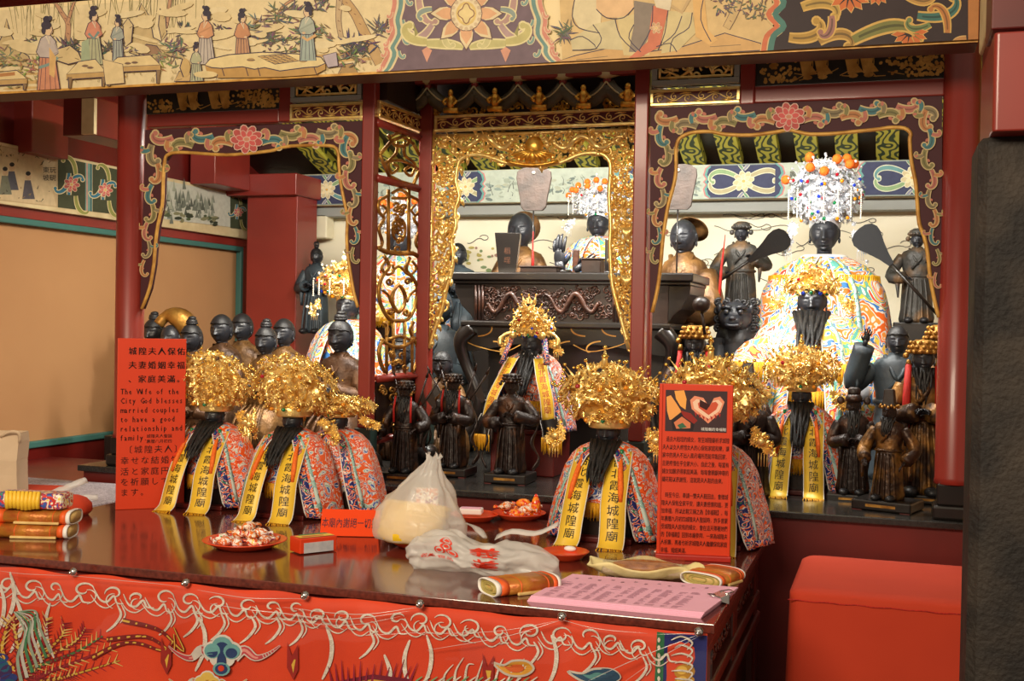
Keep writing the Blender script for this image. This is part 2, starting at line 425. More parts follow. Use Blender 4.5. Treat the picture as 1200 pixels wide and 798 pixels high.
for fx, ft, c in ((14, .5, (86, 84, 92)), (33, .62, (90, 84, 90)), (6, .6, (120, 120, 100))):
    p0 = q1(fx, ft); pl.poly([(p0[0] - 7, p0[1] + 18), (p0[0] - 4, p0[1] - 4), (p0[0] + 3, p0[1] - 4), (p0[0] + 8, p0[1] + 18)], c)
    pl.blob((p0[0], p0[1] - 8), 3.2, 4, (206, 170, 130)); pl.blob((p0[0], p0[1] - 12), 3, 2.6, (40, 34, 34))
for k in range(60):
    x = random.uniform(-30, 60); a, b_ = q1(x, random.choice((random.uniform(.03, .2), random.uniform(.65, .95))))
    pl.stroke([(a, b_), (a + random.uniform(-4, 4), b_ + random.uniform(-5, 5))], 1.4, random.choice(((70, 62, 50), (110, 104, 76), (150, 120, 80))), .4)
for k, ch in enumerate('東坡'): pl.text(ch, 50, q1(50, .36)[1] + k * 9, 8, (40, 34, 30))
for k, ch in enumerate('玩硯'): pl.text(ch, 58, q1(58, .34)[1] + k * 9, 8, (40, 34, 30))
flank(pl, 68, 100, t1, b1); pl.poly([q1(100, 0), q1(108, 0), q1(108, 1), q1(100, 1)], (120, 160, 150)); pl.stroke([q1(102, 0), q1(102, 1)], 1.5, (214, 150, 130)); pl.stroke([q1(106.5, 0), q1(106.5, 1)], 1.5, (70, 100, 100))
flank(pl, 109, 138, t1, b1)
pl.poly([q1(192, .02), q1(270, .02), q1(270, .98), q1(192, .98)], (206, 204, 186))
for k in range(70):
    x = random.uniform(193, 250); t = random.gauss(.5, .18); a, b_ = q1(x, t); h = random.uniform(3, 12)
    pl.poly([(a - 2, b_ + 3), (a, b_ - h), (a + 2.4, b_ + 3)], random.choice(((120, 124, 110), (146, 150, 134), (92, 96, 84), (170, 172, 150))))
for k in range(25):
    x = random.uniform(193, 255); a, b_ = q1(x, random.uniform(.75, .97)); pl.blob((a, b_), random.uniform(2, 5), random.uniform(1.5, 3), random.choice(((84, 96, 66), (60, 66, 50), (140, 136, 100))), 8)
flank(pl, 270, 289, t1, b1); pl.poly([q1(289, 0), q1(294, 0), q1(294, 1), q1(289, 1)], (150, 176, 160))
pl.build('painting', 'paint', lb, True)

# red corner column, cross beams and stub blocks at the far left
def column_box(name, label, tl, br, Y, th, m='red_lacquer', z0=None):
    x0, x1, zz0, z1 = rect(tl, br, Y); t = thing(name, label, 'beam' if 'beam' in name else 'column', ((x0 + x1) / 2, Y + th / 2, zz0 if z0 is None else z0))
    MB().bb((x0, Y, zz0 if z0 is None else z0), (x1, Y + th, z1)).build('shaft' if 'column' in name else 'timber', m, t, True, bevel=.004); return t
cc = column_box('corner_column', 'square red column in the back left corner of the shrine', (290, 228), (345, 470), 4.95, .2, z0=0)
x0, x1, _, _ = rect((286, 228), (330, 470), 5.0)
tag(MB().bb((P(362, 252, 5.2).x, 5.2, P(362, 279, 5.2).z), (P(383, 252, 5.2).x, 5.28, P(362, 251, 5.2).z)).build('switch_box', 'paper_cream', bevel=.006), 'small cream electrical box on the back wall of the left bay', 'switch box')
column_box('corner_beam', 'short red cross beam above the back left corner column', (250, 205), (347, 228), 4.9, .3)
column_box('roof_beam', 'red roof beam at the far upper left of the shrine', (224, 110), (252, 215), 4.6, .3, 'red_lacquer')
column_box('beam_stub', 'pale ended red beam stub at the upper left behind the painted beam', (74, 115), (111, 158), 3.3, .3, 'red_lacquer_dark')
x0, x1, z0, z1 = rect((97, 116), (111, 157), 3.29); 
tag(MB().bb((x0, 3.285, z0), (x1, 3.30, z1)).build('beam_end_cap', 'cream_board'), 'small beige end face of a beam stub left of the round column', 'beam end')
column_box('tie_beam', 'dark red upright timber at the far upper left edge', (-20, 118), (37, 178), 3.5, .2, 'red_lacquer')

# roof over the shrine: dark boards carried on green and yellow swirled rafters
m, nt, b = newmat('rafter_paint'); N = nt.nodes; L = nt.links
tc = N.new('ShaderNodeTexCoord'); wv = N.new('ShaderNodeTexWave'); wv.inputs['Scale'].default_value = 9.0; wv.inputs['Distortion'].default_value = 16; wv.inputs['Detail Scale'].default_value = 1.2; wv.inputs['Detail'].default_value = 1
L.new(tc.outputs['Object'], wv.inputs['Vector']); r = N.new('ShaderNodeValToRGB'); r.color_ramp.elements[0].position = .30; r.color_ramp.elements[1].position = .42
r.color_ramp.elements[0].color = (*lin((44, 58, 30)), 1); r.color_ramp.elements[1].color = (*lin((186, 178, 62)), 1)
L.new(wv.outputs['Fac'], r.inputs[0]); L.new(r.outputs[0], b.inputs['Base Color']); b.inputs['Roughness'].default_value = .6
ZB1 = P(930, 188, 5.2).z
SL = .34
roof = struct(MB().add([(XL, 3.06, ZB1 + .02 + SL * 2.14), (1.35, 3.06, ZB1 + .02 + SL * 2.14), (1.35, 5.3, ZB1 - .014), (XL, 5.3, ZB1 - .014), (XL, 3.06, ZB1 + .1 + SL * 2.14), (1.35, 3.06, ZB1 + .1 + SL * 2.14), (1.35, 5.3, ZB1 + .07), (XL, 5.3, ZB1 + .07)],
      [(0, 1, 2, 3), (4, 5, 6, 7), (0, 1, 5, 4), (1, 2, 6, 5), (2, 3, 7, 6), (3, 0, 4, 7)], None, False).build('ceiling', 'dark_wood'))
raf = None
xr = P(1040, 180, 5.2).x
for k in range(-16, 9):
    x = xr + k * .162
    if x < XL + .1: continue
    if raf is None:
        mb = MB(); mb.add([(-.045, 0, SL * 2.1), (.045, 0, SL * 2.1), (.045, 2.1, 0), (-.045, 2.1, 0), (-.045, 0, SL * 2.1 - .05), (.045, 0, SL * 2.1 - .05), (.045, 2.1, -.05), (-.045, 2.1, -.05)], [(0, 1, 2, 3), (7, 6, 5, 4), (0, 4, 5, 1), (1, 5, 6, 2), (2, 6, 7, 3), (3, 7, 4, 0)], None, False)
        raf = mb.build('rafter', 'rafter_paint', roof, loc=(x, 3.1, ZB1 + .02))
    else: inst(raf, 'rafter', roof, (x, 3.1, ZB1 + .02))

# painted beam along the back wall
bbm = thing('painted_back_beam', 'navy and cream painted beam across the back wall under the rafters', 'beam', (-1, 5.2, 2))
x0, x1, z0, z1 = rect((347, 203), (1110, 229), 5.15)
z0 = P(700, 236, 5.15).z; z1 = P(700, 196, 5.15).z
MB().bb((x0, 5.15, z0), (x1 + .3, 5.28, z1)).build('timber', 'cream_board', bbm, True, bevel=.003)
pb = Paint(lambda u, v, l: Vector((u, 5.15 - l, v)))
hb = z1 - z0
def navy(p, xa, xb):
    p.poly([(xa, z0), (xb, z0), (xb, z1), (xa, z1)], (66, 70, 100))
    xm = (xa + xb) / 2; zm = (z0 + z1) / 2; n = max(1, int((xb - xa) / .2))
    for i in range(n):
        xc = xa + (xb - xa) * (i + .5) / n
        for sx in (-1, 1):
            for sz in (-1, 1):
                p.scroll((xc + sx * .02, zm + sz * .015), (0 if sx > 0 else PI) + sx * sz * .6, .19, .021, -sx * sz * .95, random.choice(((150, 180, 130), (110, 160, 160), (190, 180, 140))), (226, 226, 196))
        for sz in (-1, 1):
            p.scroll((xc, zm + sz * .05), sz * PI / 2 + .9, .09, .014, -1.1, (120, 160, 130), (226, 226, 196), n=12); p.scroll((xc, zm + sz * .05), sz * PI / 2 - .9, .09, .014, 1.1, (150, 150, 170), (226, 226, 196), n=12)
            p.stroke([(xa, zm + sz * hb * .47), (xb, zm + sz * hb * .47)], .006, (150, 160, 150))
        p.flower((xc, zm), .046, (222, 206, 160), 8, (240, 234, 206))
def cartouche(p, xa, xb, wet=False):
    p.poly([(xa, z0), (xb, z0), (xb, z1), (xa, z1)], (196, 206, 190))
    for s_, xx in ((1, xa), (-1, xb)):
        pts = [(xx + s_ * d, z0 + hb * t) for d, t in ((0, 0), (.022, .12), (.03, .3), (.018, .42), (.03, .5), (.018, .58), (.03, .7), (.022, .88), (0, 1))]
        p.poly([(xx - s_ * .002, z0)] + pts + [(xx - s_ * .002, z1)], (66, 70, 100)); p.stroke(pts, .012, (110, 168, 160)); p.stroke([(a + s_ * .008, b_) for a, b_ in pts], .006, (214, 130, 130))
    for k in range(int((xb - xa) * 110)):
        x = random.uniform(xa + .05, xb - .05); t = random.uniform(.1, .75); h = random.uniform(.004, .02)
        p.blob((x, z0 + hb * t), h, h * .4, random.choice(((150, 166, 158), (170, 180, 164), (120, 134, 128), (184, 188, 166))), 7, random.uniform(-.5, .5))
    for k in range(int((xb - xa) * 60)):
        x = random.uniform(xa + .06, xb - .06); t = random.uniform(.12, .5); h = random.uniform(.015, .05); p.stroke([(x, z0 + hb * t), (x + random.uniform(-.01, .01), z0 + hb * t + h * .6), (x + random.uniform(-.02, .02), z0 + hb * t + h)], .004, random.choice(((110, 118, 110), (136, 142, 128), (96, 100, 96))), .001)
pxs = lambda px: P(px, 215, 5.15).x
navy(pb, pxs(347), pxs(420)); cartouche(pb, pxs(420), pxs(530)); navy(pb, pxs(530), pxs(562)); cartouche(pb, pxs(560), pxs(735)); navy(pb, pxs(735), pxs(770)); cartouche(pb, pxs(772), pxs(835)); navy(pb, pxs(833), pxs(911)); cartouche(pb, pxs(909), pxs(1016)); navy(pb, pxs(1014), pxs(1125))
for k, ch in enumerate('興義'): pb.text(ch, pxs(925), P(925, 208, 5.15).z - k * .033, .03, (50, 46, 44), flip=1)
pb.v = [(a, b_, min(max(c, z0 + .002), z1 - .002)) for a, b_, c in pb.v]
pb.build('painting', 'paint', bbm, True)
# grey lintel under it and ink clouds on the cream wall
struct(MB().bb((x0, 5.2, P(700, 250, 5.2).z), (1.3, 5.3, z0 + .01)).build('trim_7', 'grey_paint', bevel=.003))
pc = Paint(lambda u, v, l: P(u, v, YB - .002 - l))
for k in range(46):
    x = random.uniform(540, 1100); y = random.uniform(248, 345) - (x - 600) * .02; L_ = random.uniform(14, 50)
    pts = [(x + L_ * t, y + 3 * sin(t * 5 + k)) for t in (i / 10 for i in range(11))]
    r_ = random.uniform(3, 7); sgn = random.choice((-1, 1))
    pts += [(pts[-1][0] + r_ * sin(a), pts[-1][1] + sgn * r_ * .6 * (1 - cos(a))) for a in (i * .5 for i in range(1, 10))]
    pc.stroke(pts, .9, random.choice(((96, 92, 84), (130, 124, 110), (110, 104, 96))))
for k in range(30):
    pc.blob((random.uniform(545, 600), random.uniform(290, 320)), random.uniform(1.5, 4), random.uniform(1, 2.5), random.choice(((150, 170, 120), (206, 190, 110), (190, 150, 130))), 7)
tag(pc.build('cloud_painting', 'paint'), 'thin ink clouds painted on the cream back wall', 'wall painting')

# ================================================================== PLATFORM
plat = thing('altar_platform', 'dark stone topped red platform that the shrine front stands on', 'platform', (-1.1, 3.4, 0))
MB().bb((-2.35, 2.966, ZP - .018), (.45, 4.35, ZP)).build('stone_top', 'black_slab', plat, True, bevel=.003)
MB().bb((-2.34, 2.985, 0), (.44, 4.33, ZP - .018)).build('front_board', 'red_lacquer_dark', plat, True)
# black stepped plinth behind, carrying the rear figures
pt2 = thing('stepped_plinth', 'black stepped plinth inside the shrine below the rear figures', 'plinth', (-1.1, 4.4, ZP))
MB().bb((-2.3, 4.35, .4), (.44, 4.84, 1.20)).build('lower_step', 'black_wood', pt2, True, bevel=.004)
MB().bb((-2.3, 4.84, .4), (.44, 5.15, 1.44)).build('upper_step', 'black_wood', pt2, True, bevel=.004)
sp_ = thing('side_plinth', 'black plinth left of the platform carrying the leftmost statues', 'plinth', (-2.6, 4.1, 0)); MB().bb((-2.85, 3.75, 0), (-2.36, 4.34, ZP)).build('block', 'black_wood', sp_, True, bevel=.004)
# low red step and grey table at the far left
ls = thing('red_step', 'low dark red step along the foot of the left wall', 'step', (-2.7, 3.4, 0))
MB().bb((-3.08, 3.1, 0), (-2.36, 3.74, PX(100, 548, -2.75).z)).build('step_board', 'red_lacquer_dark', ls, True, bevel=.004)
# ================================================================== SHRINE FRONT
def round_column(px, label):
    c = P(px, 300, YF); t = thing('round_column', label, 'column', (c.x, YF, ZP))
    MB().lathe([(.046, .085), (.043, .1), (.043, 1.6)], n=28).build('shaft', 'red_lacquer', t)
    MB().box((0, 0, .06), (.074, .074, .052)).build('plinth', 'black_wood', t, bevel=.004)
    MB().box((0, 0, .017), (.094, .094, .034)).build('foot_block', 'black_wood', t, bevel=.006)
    return t
round_column(153, 'round red column beside the tan wall, left end of the shrine front')
round_column(1123, 'round red column at the right end of the shrine front beside the stone pillar')
def post(px, Y, label, w_=.038, top=2.5):
    c = P(px, 300, Y); t = thing('square_post', label, 'post', (c.x, Y, ZP))
    MB().box((0, 0, .15 + (top - ZP - .15) / 2), (w_, w_, top - ZP - .15)).build('shaft', 'red_lacquer', t, bevel=.004)
    MB().box((0, 0, .115), (w_ * 1.35, w_ * 1.35, .07)).build('stone_block', 'green_stone', t, bevel=.004)
    MB().lathe([(.02, 0), (.034, .004), (.046, .03), (.05, .05), (.044, .07), (.03, .082)], n=22).build('stone_drum', 'black_wood', t)
    return t
post(432, YF, 'slim red post left of the central bay with green stone block')
post(750, YF, 'slim red post right of the central bay')
YG = 3.326
pgL = post(499, YG, 'recessed red post between gold lattice and gold frame', .042)
pgR = post(757, YG, 'recessed red post hidden at the right end of the gold frame')

upper = lambda n, l: thing(n, l, 'panel', (0, YF, 2.1))
# rails and stiles above the bays
def rails(name, label, bars):
    t = None
    for i, (tl, br, y, th) in enumerate(bars):
        x0, x1, z0, z1 = rect(tl, br, y)
        if t is None: t = thing(name, label, 'rail', ((x0 + x1) / 2, y, z0))
        MB().bb((x0, y, z0), (x1, y + th, z1)).build('rail' if x1 - x0 > z1 - z0 else 'stile', 'red_lacquer', t, True, bevel=.004)
    return t
rails('red_rail', 'red rails framing the gold panels over the right bay', [((884, 101), (1107, 112), YF - .012, .03), ((868, 60), (884, 122), YF - .014, .03), ((757, 20), (1130, 62), YF - .0, .03)])
rails('red_rail', 'red rails framing the gold panels over the left bay', [((172, 134), (327, 143), YF - .012, .03), ((327, 98), (341, 142), YF - .014, .03), ((170, 60), (436, 98), YF, .03)])
rails('red_rail', 'red head rail across the top of the central bay', [((440, 60), (745, 86), YF + .22, .03)])

# black panels with gold landscapes
mat('black_lacquer', (34, 32, 30), .4, col2=(58, 50, 38), nscale=10)
def gold_on_black(label, tl, br, seed):
    random.seed(seed)
    x0, x1, z0, z1 = rect(tl, br, YF); t = thing('lacquer_panel', label, 'panel', ((x0 + x1) / 2, YF, z0))
    MB().bb((x0, YF, z0), (x1, YF + .012, z1)).build('board', 'black_lacquer', t, True)
    p = Paint(lambda u, v, l: Vector((x0 + u, YF - l, z0 + v))); W = x1 - x0; H = z1 - z0
    g = lambda: random.choice(((206, 158, 62), (186, 136, 46), (222, 178, 84)))
    for c in ((.12, .3), (.86, .5), (.75, .7), (.93, .3)):
        for k in range(60):
            p.blob((W * c[0] + random.gauss(0, .05 * W), H * min(.92, max(.1, c[1] + random.gauss(0, .22)))), .005, .004, g(), 7, random.random() * 3)
    for fx in (.28, .36, .52, .6):
        bx = W * fx
        p.poly([(bx - .02, H * .95), (bx + .022, H * .95), (bx + .014, H * .5), (bx + .03, H * .25), (bx - .006, H * .2), (bx - .012, H * .5)], g())
        for k in range(5): p.stroke([(bx - .016 + .008 * k, H * .9), (bx - .01 + .007 * k, H * .5), (bx + .004 * k, H * .3)], .002, (60, 44, 20))
        p.blob((bx + .006, H * .16), .012, .006, g(), 8)
    for k in range(16):
        x = random.uniform(.15, .85) * W; p.stroke([(x, H * random.uniform(.08, .4)), (x + random.uniform(.01, .04), H * random.uniform(.08, .4))], .0022, g())
    p.build('gold_painting', 'gold_paint', t, True)
    return t
gold_on_black('black lacquer panel with bright gold figures above the right bay', (884, 60), (1107, 91), 3)
gold_on_black('black lacquer panel with dull gold trees above the left bay', (172, 108), (327, 127), 4)

def spiral(mb, fn, c, r, turns, a0, sgn, rad, n=14, bulge=.004, k=5):
    pts = []
    for i in range(n + 1):
        t = i / n; rr = r * (1 - .86 * t); a = a0 + sgn * turns * 2 * PI * t
        pts.append(fn(c[0] + rr * cos(a), c[1] + rr * sin(a), bulge * t))
    mb.tube(pts, [rad * (1 - .35 * i / n) for i in range(n + 1)], k)
def openwork(label, tl, br, Y, seed):
    random.seed(seed)
    x0, x1, z0, z1 = rect(tl, br, Y); t = thing('gold_openwork_panel', label, 'panel', ((x0 + x1) / 2, Y, z0)); W = x1 - x0; H = z1 - z0
    f = MB()
    for a, b_ in (((x0, z0), (x1, z0 + .014)), ((x0, z1 - .014), (x1, z1)), ((x0, z0 + .014), (x0 + .014, z1 - .014)), ((x1 - .014, z0 + .014), (x1, z1 - .014))): f.bb((a[0], Y - .01, a[1]), (b_[0], Y + .01, b_[1]))
    f.build('grey_frame', 'grey_paint', t, True, bevel=.002)
    MB().bb((x0, Y + .02, z0), (x1, Y + .026, z1)).build('dark_backing', 'black_lacquer', t, True)
    fn = lambda u, v, d: Vector((x0 + u, Y - d, z0 + v)); g = MB()
    for a, b_ in (((.02, .02), (W - .02, .02)), ((W - .02, .02), (W - .02, H - .02)), ((W - .02, H - .02), (.02, H - .02)), ((.02, H - .02), (.02, .02))): g.tube([fn(*a, .004), fn(*b_, .004)], .004, 6)
    for i in range(7):
        u = W * (.14 + .12 * i); g.tube([fn(u + .02 * sin(i * 2), .02, 0), fn(u + .03 * sin(i * 3 + 1), H * .5, .006), fn(u - .03 * cos(i * 2), H - .02, 0)], [.004, .005, .003], 6)
        spiral(g, fn, (u, H * (.3 if i % 2 else .62)), .018, 1.1, i, 1 if i % 2 else -1, .004)
    g.build('gold_tracery', 'gold_bright', t, True)
openwork('gold openwork panel in grey frame above the right bay, beside post', (765, 66), (867, 97), YF - .004, 5)
openwork('gold openwork panel in grey frame above the left bay, beside post', (342, 86), (425, 117), YF - .004, 6)
def plaque(label, tl, br, Y, seed, parent=None, fnp=None, cat='plaque'):
    x0, x1, z0, z1 = rect(tl, br, Y); W = x1 - x0; H = z1 - z0
    t = thing('gold_plaque', label, cat, ((x0 + x1) / 2, Y, z0))
    fill_plaque(t, lambda u, v, d: Vector((x0 + u, Y - d, z0 + v)), W, H); return t
def fill_plaque(t, fn, W, H):
    b_ = .13 * H + .002
    g = MB()
    for a, c in (((0, 0), (W, b_)), ((0, H - b_), (W, H)), ((0, b_), (b_, H - b_)), ((W - b_, b_), (W, H - b_))):
        g.prism([(a[0], a[1]), (c[0], a[1]), (c[0], c[1]), (a[0], c[1])], fn, .008, -.012)
    g.build('gold_border', 'gold_bright', t, True, bevel=.0015)
    MB().prism([(b_, b_), (W - b_, b_), (W - b_, H - b_), (b_, H - b_)], fn, 0, -.01).build('red_ground', 'red_lacquer_dark', t, True)
    g = MB(); n = max(4, int(W / (H * .8)))
    for i in range(n):
        u = b_ + (W - 2 * b_) * (i + .5) / n; up = 1 if i % 2 else -1
        spiral(g, fn, (u, H * .5 + up * H * .05), H * .24, 1.2, up * PI / 2, up, H * .045, bulge=.003)
        g.tube([fn(u - H * .5, H * .5 - up * H * .2, .001), fn(u - H * .2, H * .5 - up * H * .26, .003), fn(u + H * .2, H * .5 - up * .26 * H, .002)], [H * .03, H * .06, H * .02], 5)
    g.tube([fn(b_ + (W - 2 * b_) * i / 40, H * (.5 + .18 * sin(i * PI * n / 40)), .001) for i in range(41)], H * .04, 5)
    g.build('gold_vine', 'gold_bright', t, True)
plaque('red and gold vine plaque over the right bay, next to the slim post', (763, 106), (867, 121), YF - .006, 1)
plaque('red and gold vine plaque over the left bay, next to the slim post', (341, 123), (426, 139), YF - .006, 2)
plaque('long red and gold vine plaque above the gold carved frame', (510, 136), (757, 146), YG - .03, 3)

# ------------------------------------------------------------ painted aprons of the side bays
VCOL = [(204, 140, 92), (86, 136, 140), (148, 140, 92), (200, 126, 110), (150, 136, 104)]
def apron(label, outer, inner, flower_at, vine, Y, seed):
    random.seed(seed)
    poly = outer + inner
    c = P(*flower_at, Y); t = thing('painted_apron', label, 'carved frame', (c.x, Y, c.z))
    fn = lambda u, v, d: P(u, v, Y) + Vector((0, -d, 0))
    MB().prism(poly, fn, .008, -.012).build('board', 'maroon', t, True)
    MB().tube([fn(u, v, .008) for u, v in smooth2(inner, 3)], .0052, 6).build('gold_edge', 'gold_paint', t, True)
    p = Paint(lambda u, v, l: P(u, v, Y) + Vector((0, -.008 - l, 0)))
    for i, (x, y, ang, L_, w_, turn) in enumerate(vine):
        col = VCOL[i % 5]; p.scroll((x, y), ang, L_, w_, turn, col, (218, 194, 142), tuple(int(q * .8) for q in col))
        # side leaf
        p.scroll((x + cos(ang) * L_ * .2, y + sin(ang) * L_ * .2), ang - .7 * (1 if turn > 0 else -1), L_ * .45, w_ * .7, -turn, VCOL[(i + 2) % 5], (214, 186, 128))
        for s_ in (-1, 1):
            bx, by = x + cos(ang) * L_ * .32 - sin(ang) * s_ * w_ * 1.1, y + sin(ang) * L_ * .32 + cos(ang) * s_ * w_ * 1.1
            p.blob((bx, by), w_ * .32, w_ * .22, (206, 130, 110), 8, ang + s_)
    p.flower(flower_at, 19, (204, 96, 92), 9, (236, 196, 176), (220, 150, 120), sq=.82)
    p.build('painted_vine', 'paint', t, True)
    return t
def vines(fl, xl, xr, yl, yr, side_l, side_r):
    V = []; slope = (yr - yl) / (xr - xl); yy = lambda x: yl + (x - xl) * slope
    for s_ in (-1, 1):
        xe = xl if s_ < 0 else xr; span = abs(xe - fl[0]) - 14; n = max(4, round(span / 23))
        for k in range(n):
            up = 1 if k % 2 else -1; x = fl[0] + s_ * (14 + span * (k + .1) / n); a = 0 if s_ > 0 else PI
            V.append((x, yy(x) - up * 5, a + s_ * up * .5, 36, 9.0, -s_ * up * .95))
        pts = [Vector((*q, 0)) for q in (side_l if s_ < 0 else side_r)]; q = smooth2(pts, 6); n = len(q) - 1; k = 0; i = 0
        while i < n - 3:
            t = i / n; up = 1 if k % 2 else -1; d = q[min(n, i + 3)] - q[i]; a = math.atan2(d.y, d.x); wd = 8.2 * (1 - t) + 2.6 * t
            V.append((q[i].x + up * wd * .35, q[i].y, a - up * .45, 34 - 8 * t, wd, up * .95)); i += 4; k += 1
    return V
innerR = [(1100, 372), (1095, 352), (1090, 325), (1087, 298), (1083, 278), (1077, 262), (1075, 240), (1073, 215), (1068, 190), (1066, 165), (1067, 157), (1060, 151), (1045, 150), (1030, 152), (1010, 154), (980, 157), (950, 158), (935, 155), (925, 153), (905, 156), (880, 159), (850, 158), (835, 155), (820, 155), (808, 157), (797, 163), (793, 175), (793, 200), (790, 218), (784, 240), (780, 262), (777, 285), (775, 310), (771, 340), (765, 366)]
vr = vines((925, 138), 775, 1092, 146, 128, [(778, 148), (779, 185), (775, 222), (772, 256), (769, 290), (766, 330)], [(1088, 130), (1086, 165), (1089, 200), (1092, 235), (1094, 268), (1097, 305), (1099, 345)])
apron('painted apron with peony and scrolling vines framing the right bay', [(762, 366), (763, 127), (1104, 113), (1103, 372)], innerR, (925, 138), vr, YF - .005, 11)
innerL = [(421, 360), (416, 342), (412, 318), (409, 298), (408, 275), (409, 255), (405, 236), (401, 215), (399, 195), (398, 180), (394, 173), (383, 171), (353, 171), (333, 173), (320, 177), (295, 180), (267, 182), (233, 180), (213, 179), (200, 181), (195, 188), (193, 213), (192, 240), (187, 263), (184, 285), (182, 310), (177, 338), (168, 362)]
vl = vines((292, 164), 184, 414, 168, 158, [(183, 170), (184, 205), (179, 240), (176, 272), (173, 305), (170, 340)], [(412, 160), (409, 190), (414, 222), (416, 255), (418, 290), (420, 325)])
apron('painted apron with peony and scrolling vines framing the left bay', [(166, 362), (172, 153), (426, 142), (422, 360)], innerL, (292, 164), vl, YF - .005, 12)

# ------------------------------------------------------------ carved gold frame of the central bay
gf = thing('gold_carved_frame', 'openwork gold frame with dragons and feather scrolls around the central opening', 'carved frame', P(625, 300, YG))
gin = [(505, 408), (512, 384), (520, 362), (525, 338), (531, 318), (533, 300), (531, 282), (536, 265), (535, 247), (540, 230), (536, 213), (539, 192), (545, 185), (557, 182), (569, 183), (582, 187), (597, 192), (627, 195), (655, 192), (668, 187), (680, 182), (693, 180), (706, 181), (714, 187), (717, 198), (715, 230), (717, 263), (716, 285), (717, 309), (719, 335), (727, 366), (738, 408)]
gpoly = [(757, 408), (757, 152), (509, 160), (503, 408)] + gin
gfn = lambda u, v, d: P(u, v, YG) + Vector((0, -d, 0))
g = MB()
g.tube([gfn(u, v, .012) for u, v in smooth2(gin, 3)], .0065, 7)
for a, b_ in (((509, 160), (757, 152)), ((509, 160), (504, 404)), ((509, 206), (538, 205))): g.tube([gfn(*a, .008), gfn(*b_, .008)], .006, 6)
g.build('gold_moulding', 'gold_bright', gf, True)
random.seed(21); g = MB(); pts = []
tries = 0
while len(pts) < 560 and tries < 24000:
    tries += 1; x = random.uniform(503, 750); y = random.uniform(153, 408)
    if not inpoly(x, y, gpoly): continue
    if any((x - a) ** 2 + (y - b_) ** 2 < 20 for a, b_ in pts): continue
    pts.append((x, y))
for x, y in pts:
    r_ = random.uniform(3.4, 6.5); k = random.random()
    if k < .55: spiral(g, gfn, (x, y), r_, random.uniform(.8, 1.5), random.random() * 6.3, random.choice((-1, 1)), .0048, 12, .016)
    elif k < .85:
        a = random.random() * 6.3 if y < 200 else random.choice((PI / 2, PI / 2 + .5, PI / 2 - .5)); L_ = random.uniform(8, 15)
        q = [gfn(x + cos(a) * L_ * t + sin(a) * 3 * sin(t * 3), y + sin(a) * L_ * t - cos(a) * 3 * sin(t * 3), .016 * sin(PI * t)) for t in (0, .25, .5, .75, 1)]
        g.tube(q, [.002, .006, .007, .005, .001], 6)
    else: g.ell(gfn(x, y, .008), random.uniform(.006, .011), 7, 5)
# feather rows down both jambs
for jx, s_ in ((520, 1), (738, -1)):
    for j, y0 in enumerate((262, 318)):
        for k in range(5):
            a = PI / 2 + s_ * (-.5 + .25 * k); q = [gfn(jx - s_ * 6 + s_ * 4 * k + cos(a) * 22 * t, y0 + sin(a) * 26 * t, .02 * sin(PI * t)) for t in (0, .3, .6, 1)]
            g.tube(q, [.004, .007, .006, .001], 6)
g.build('gold_scrollwork', 'gold_bright', gf, True, kind='stuff')
# lotus boss hanging at the middle of the frame
g = MB()
for k in range(9):
    a = -1.2 + .3 * k; q = [gfn(627 + sin(a) * r_, 178 + cos(a) * r_ * .5, .03 - .0004 * r_) for r_ in (2, 12, 22, 28)]
    g.tube(q, [.005, .012, .012, .003], 6, flat=.5)
g.ell(gfn(627, 172, .01), (.03, .02, .03), 12, 8); g.tube([gfn(597 + k * 6, 190 + 5 * (1 - ((k - 5) / 5) ** 2), .03) for k in range(11)], .005, 6)
g.build('lotus_boss', 'gold', gf, True)
# twin dragons on the lintel
for s_ in (-1, 1):
    g = MB()
    pth = [gfn(627 + s_ * (24 + 8.2 * k), 168 + 7 * sin(k * 1.15), .02 + .006 * cos(k * 2)) for k in range(11)]
    g.tube(smooth2(pth, 4), [.005 + .0045 * sin(PI * min(1, i / 40 + .15)) for i in range(41)], 7)
    for k in range(1, 10): g.tube([pth[k], pth[k] + Vector((.004 * s_, -.012, .016))], [.004, .0008], 5)
    g.build('gold_dragon', 'gold_bright', gf, True)

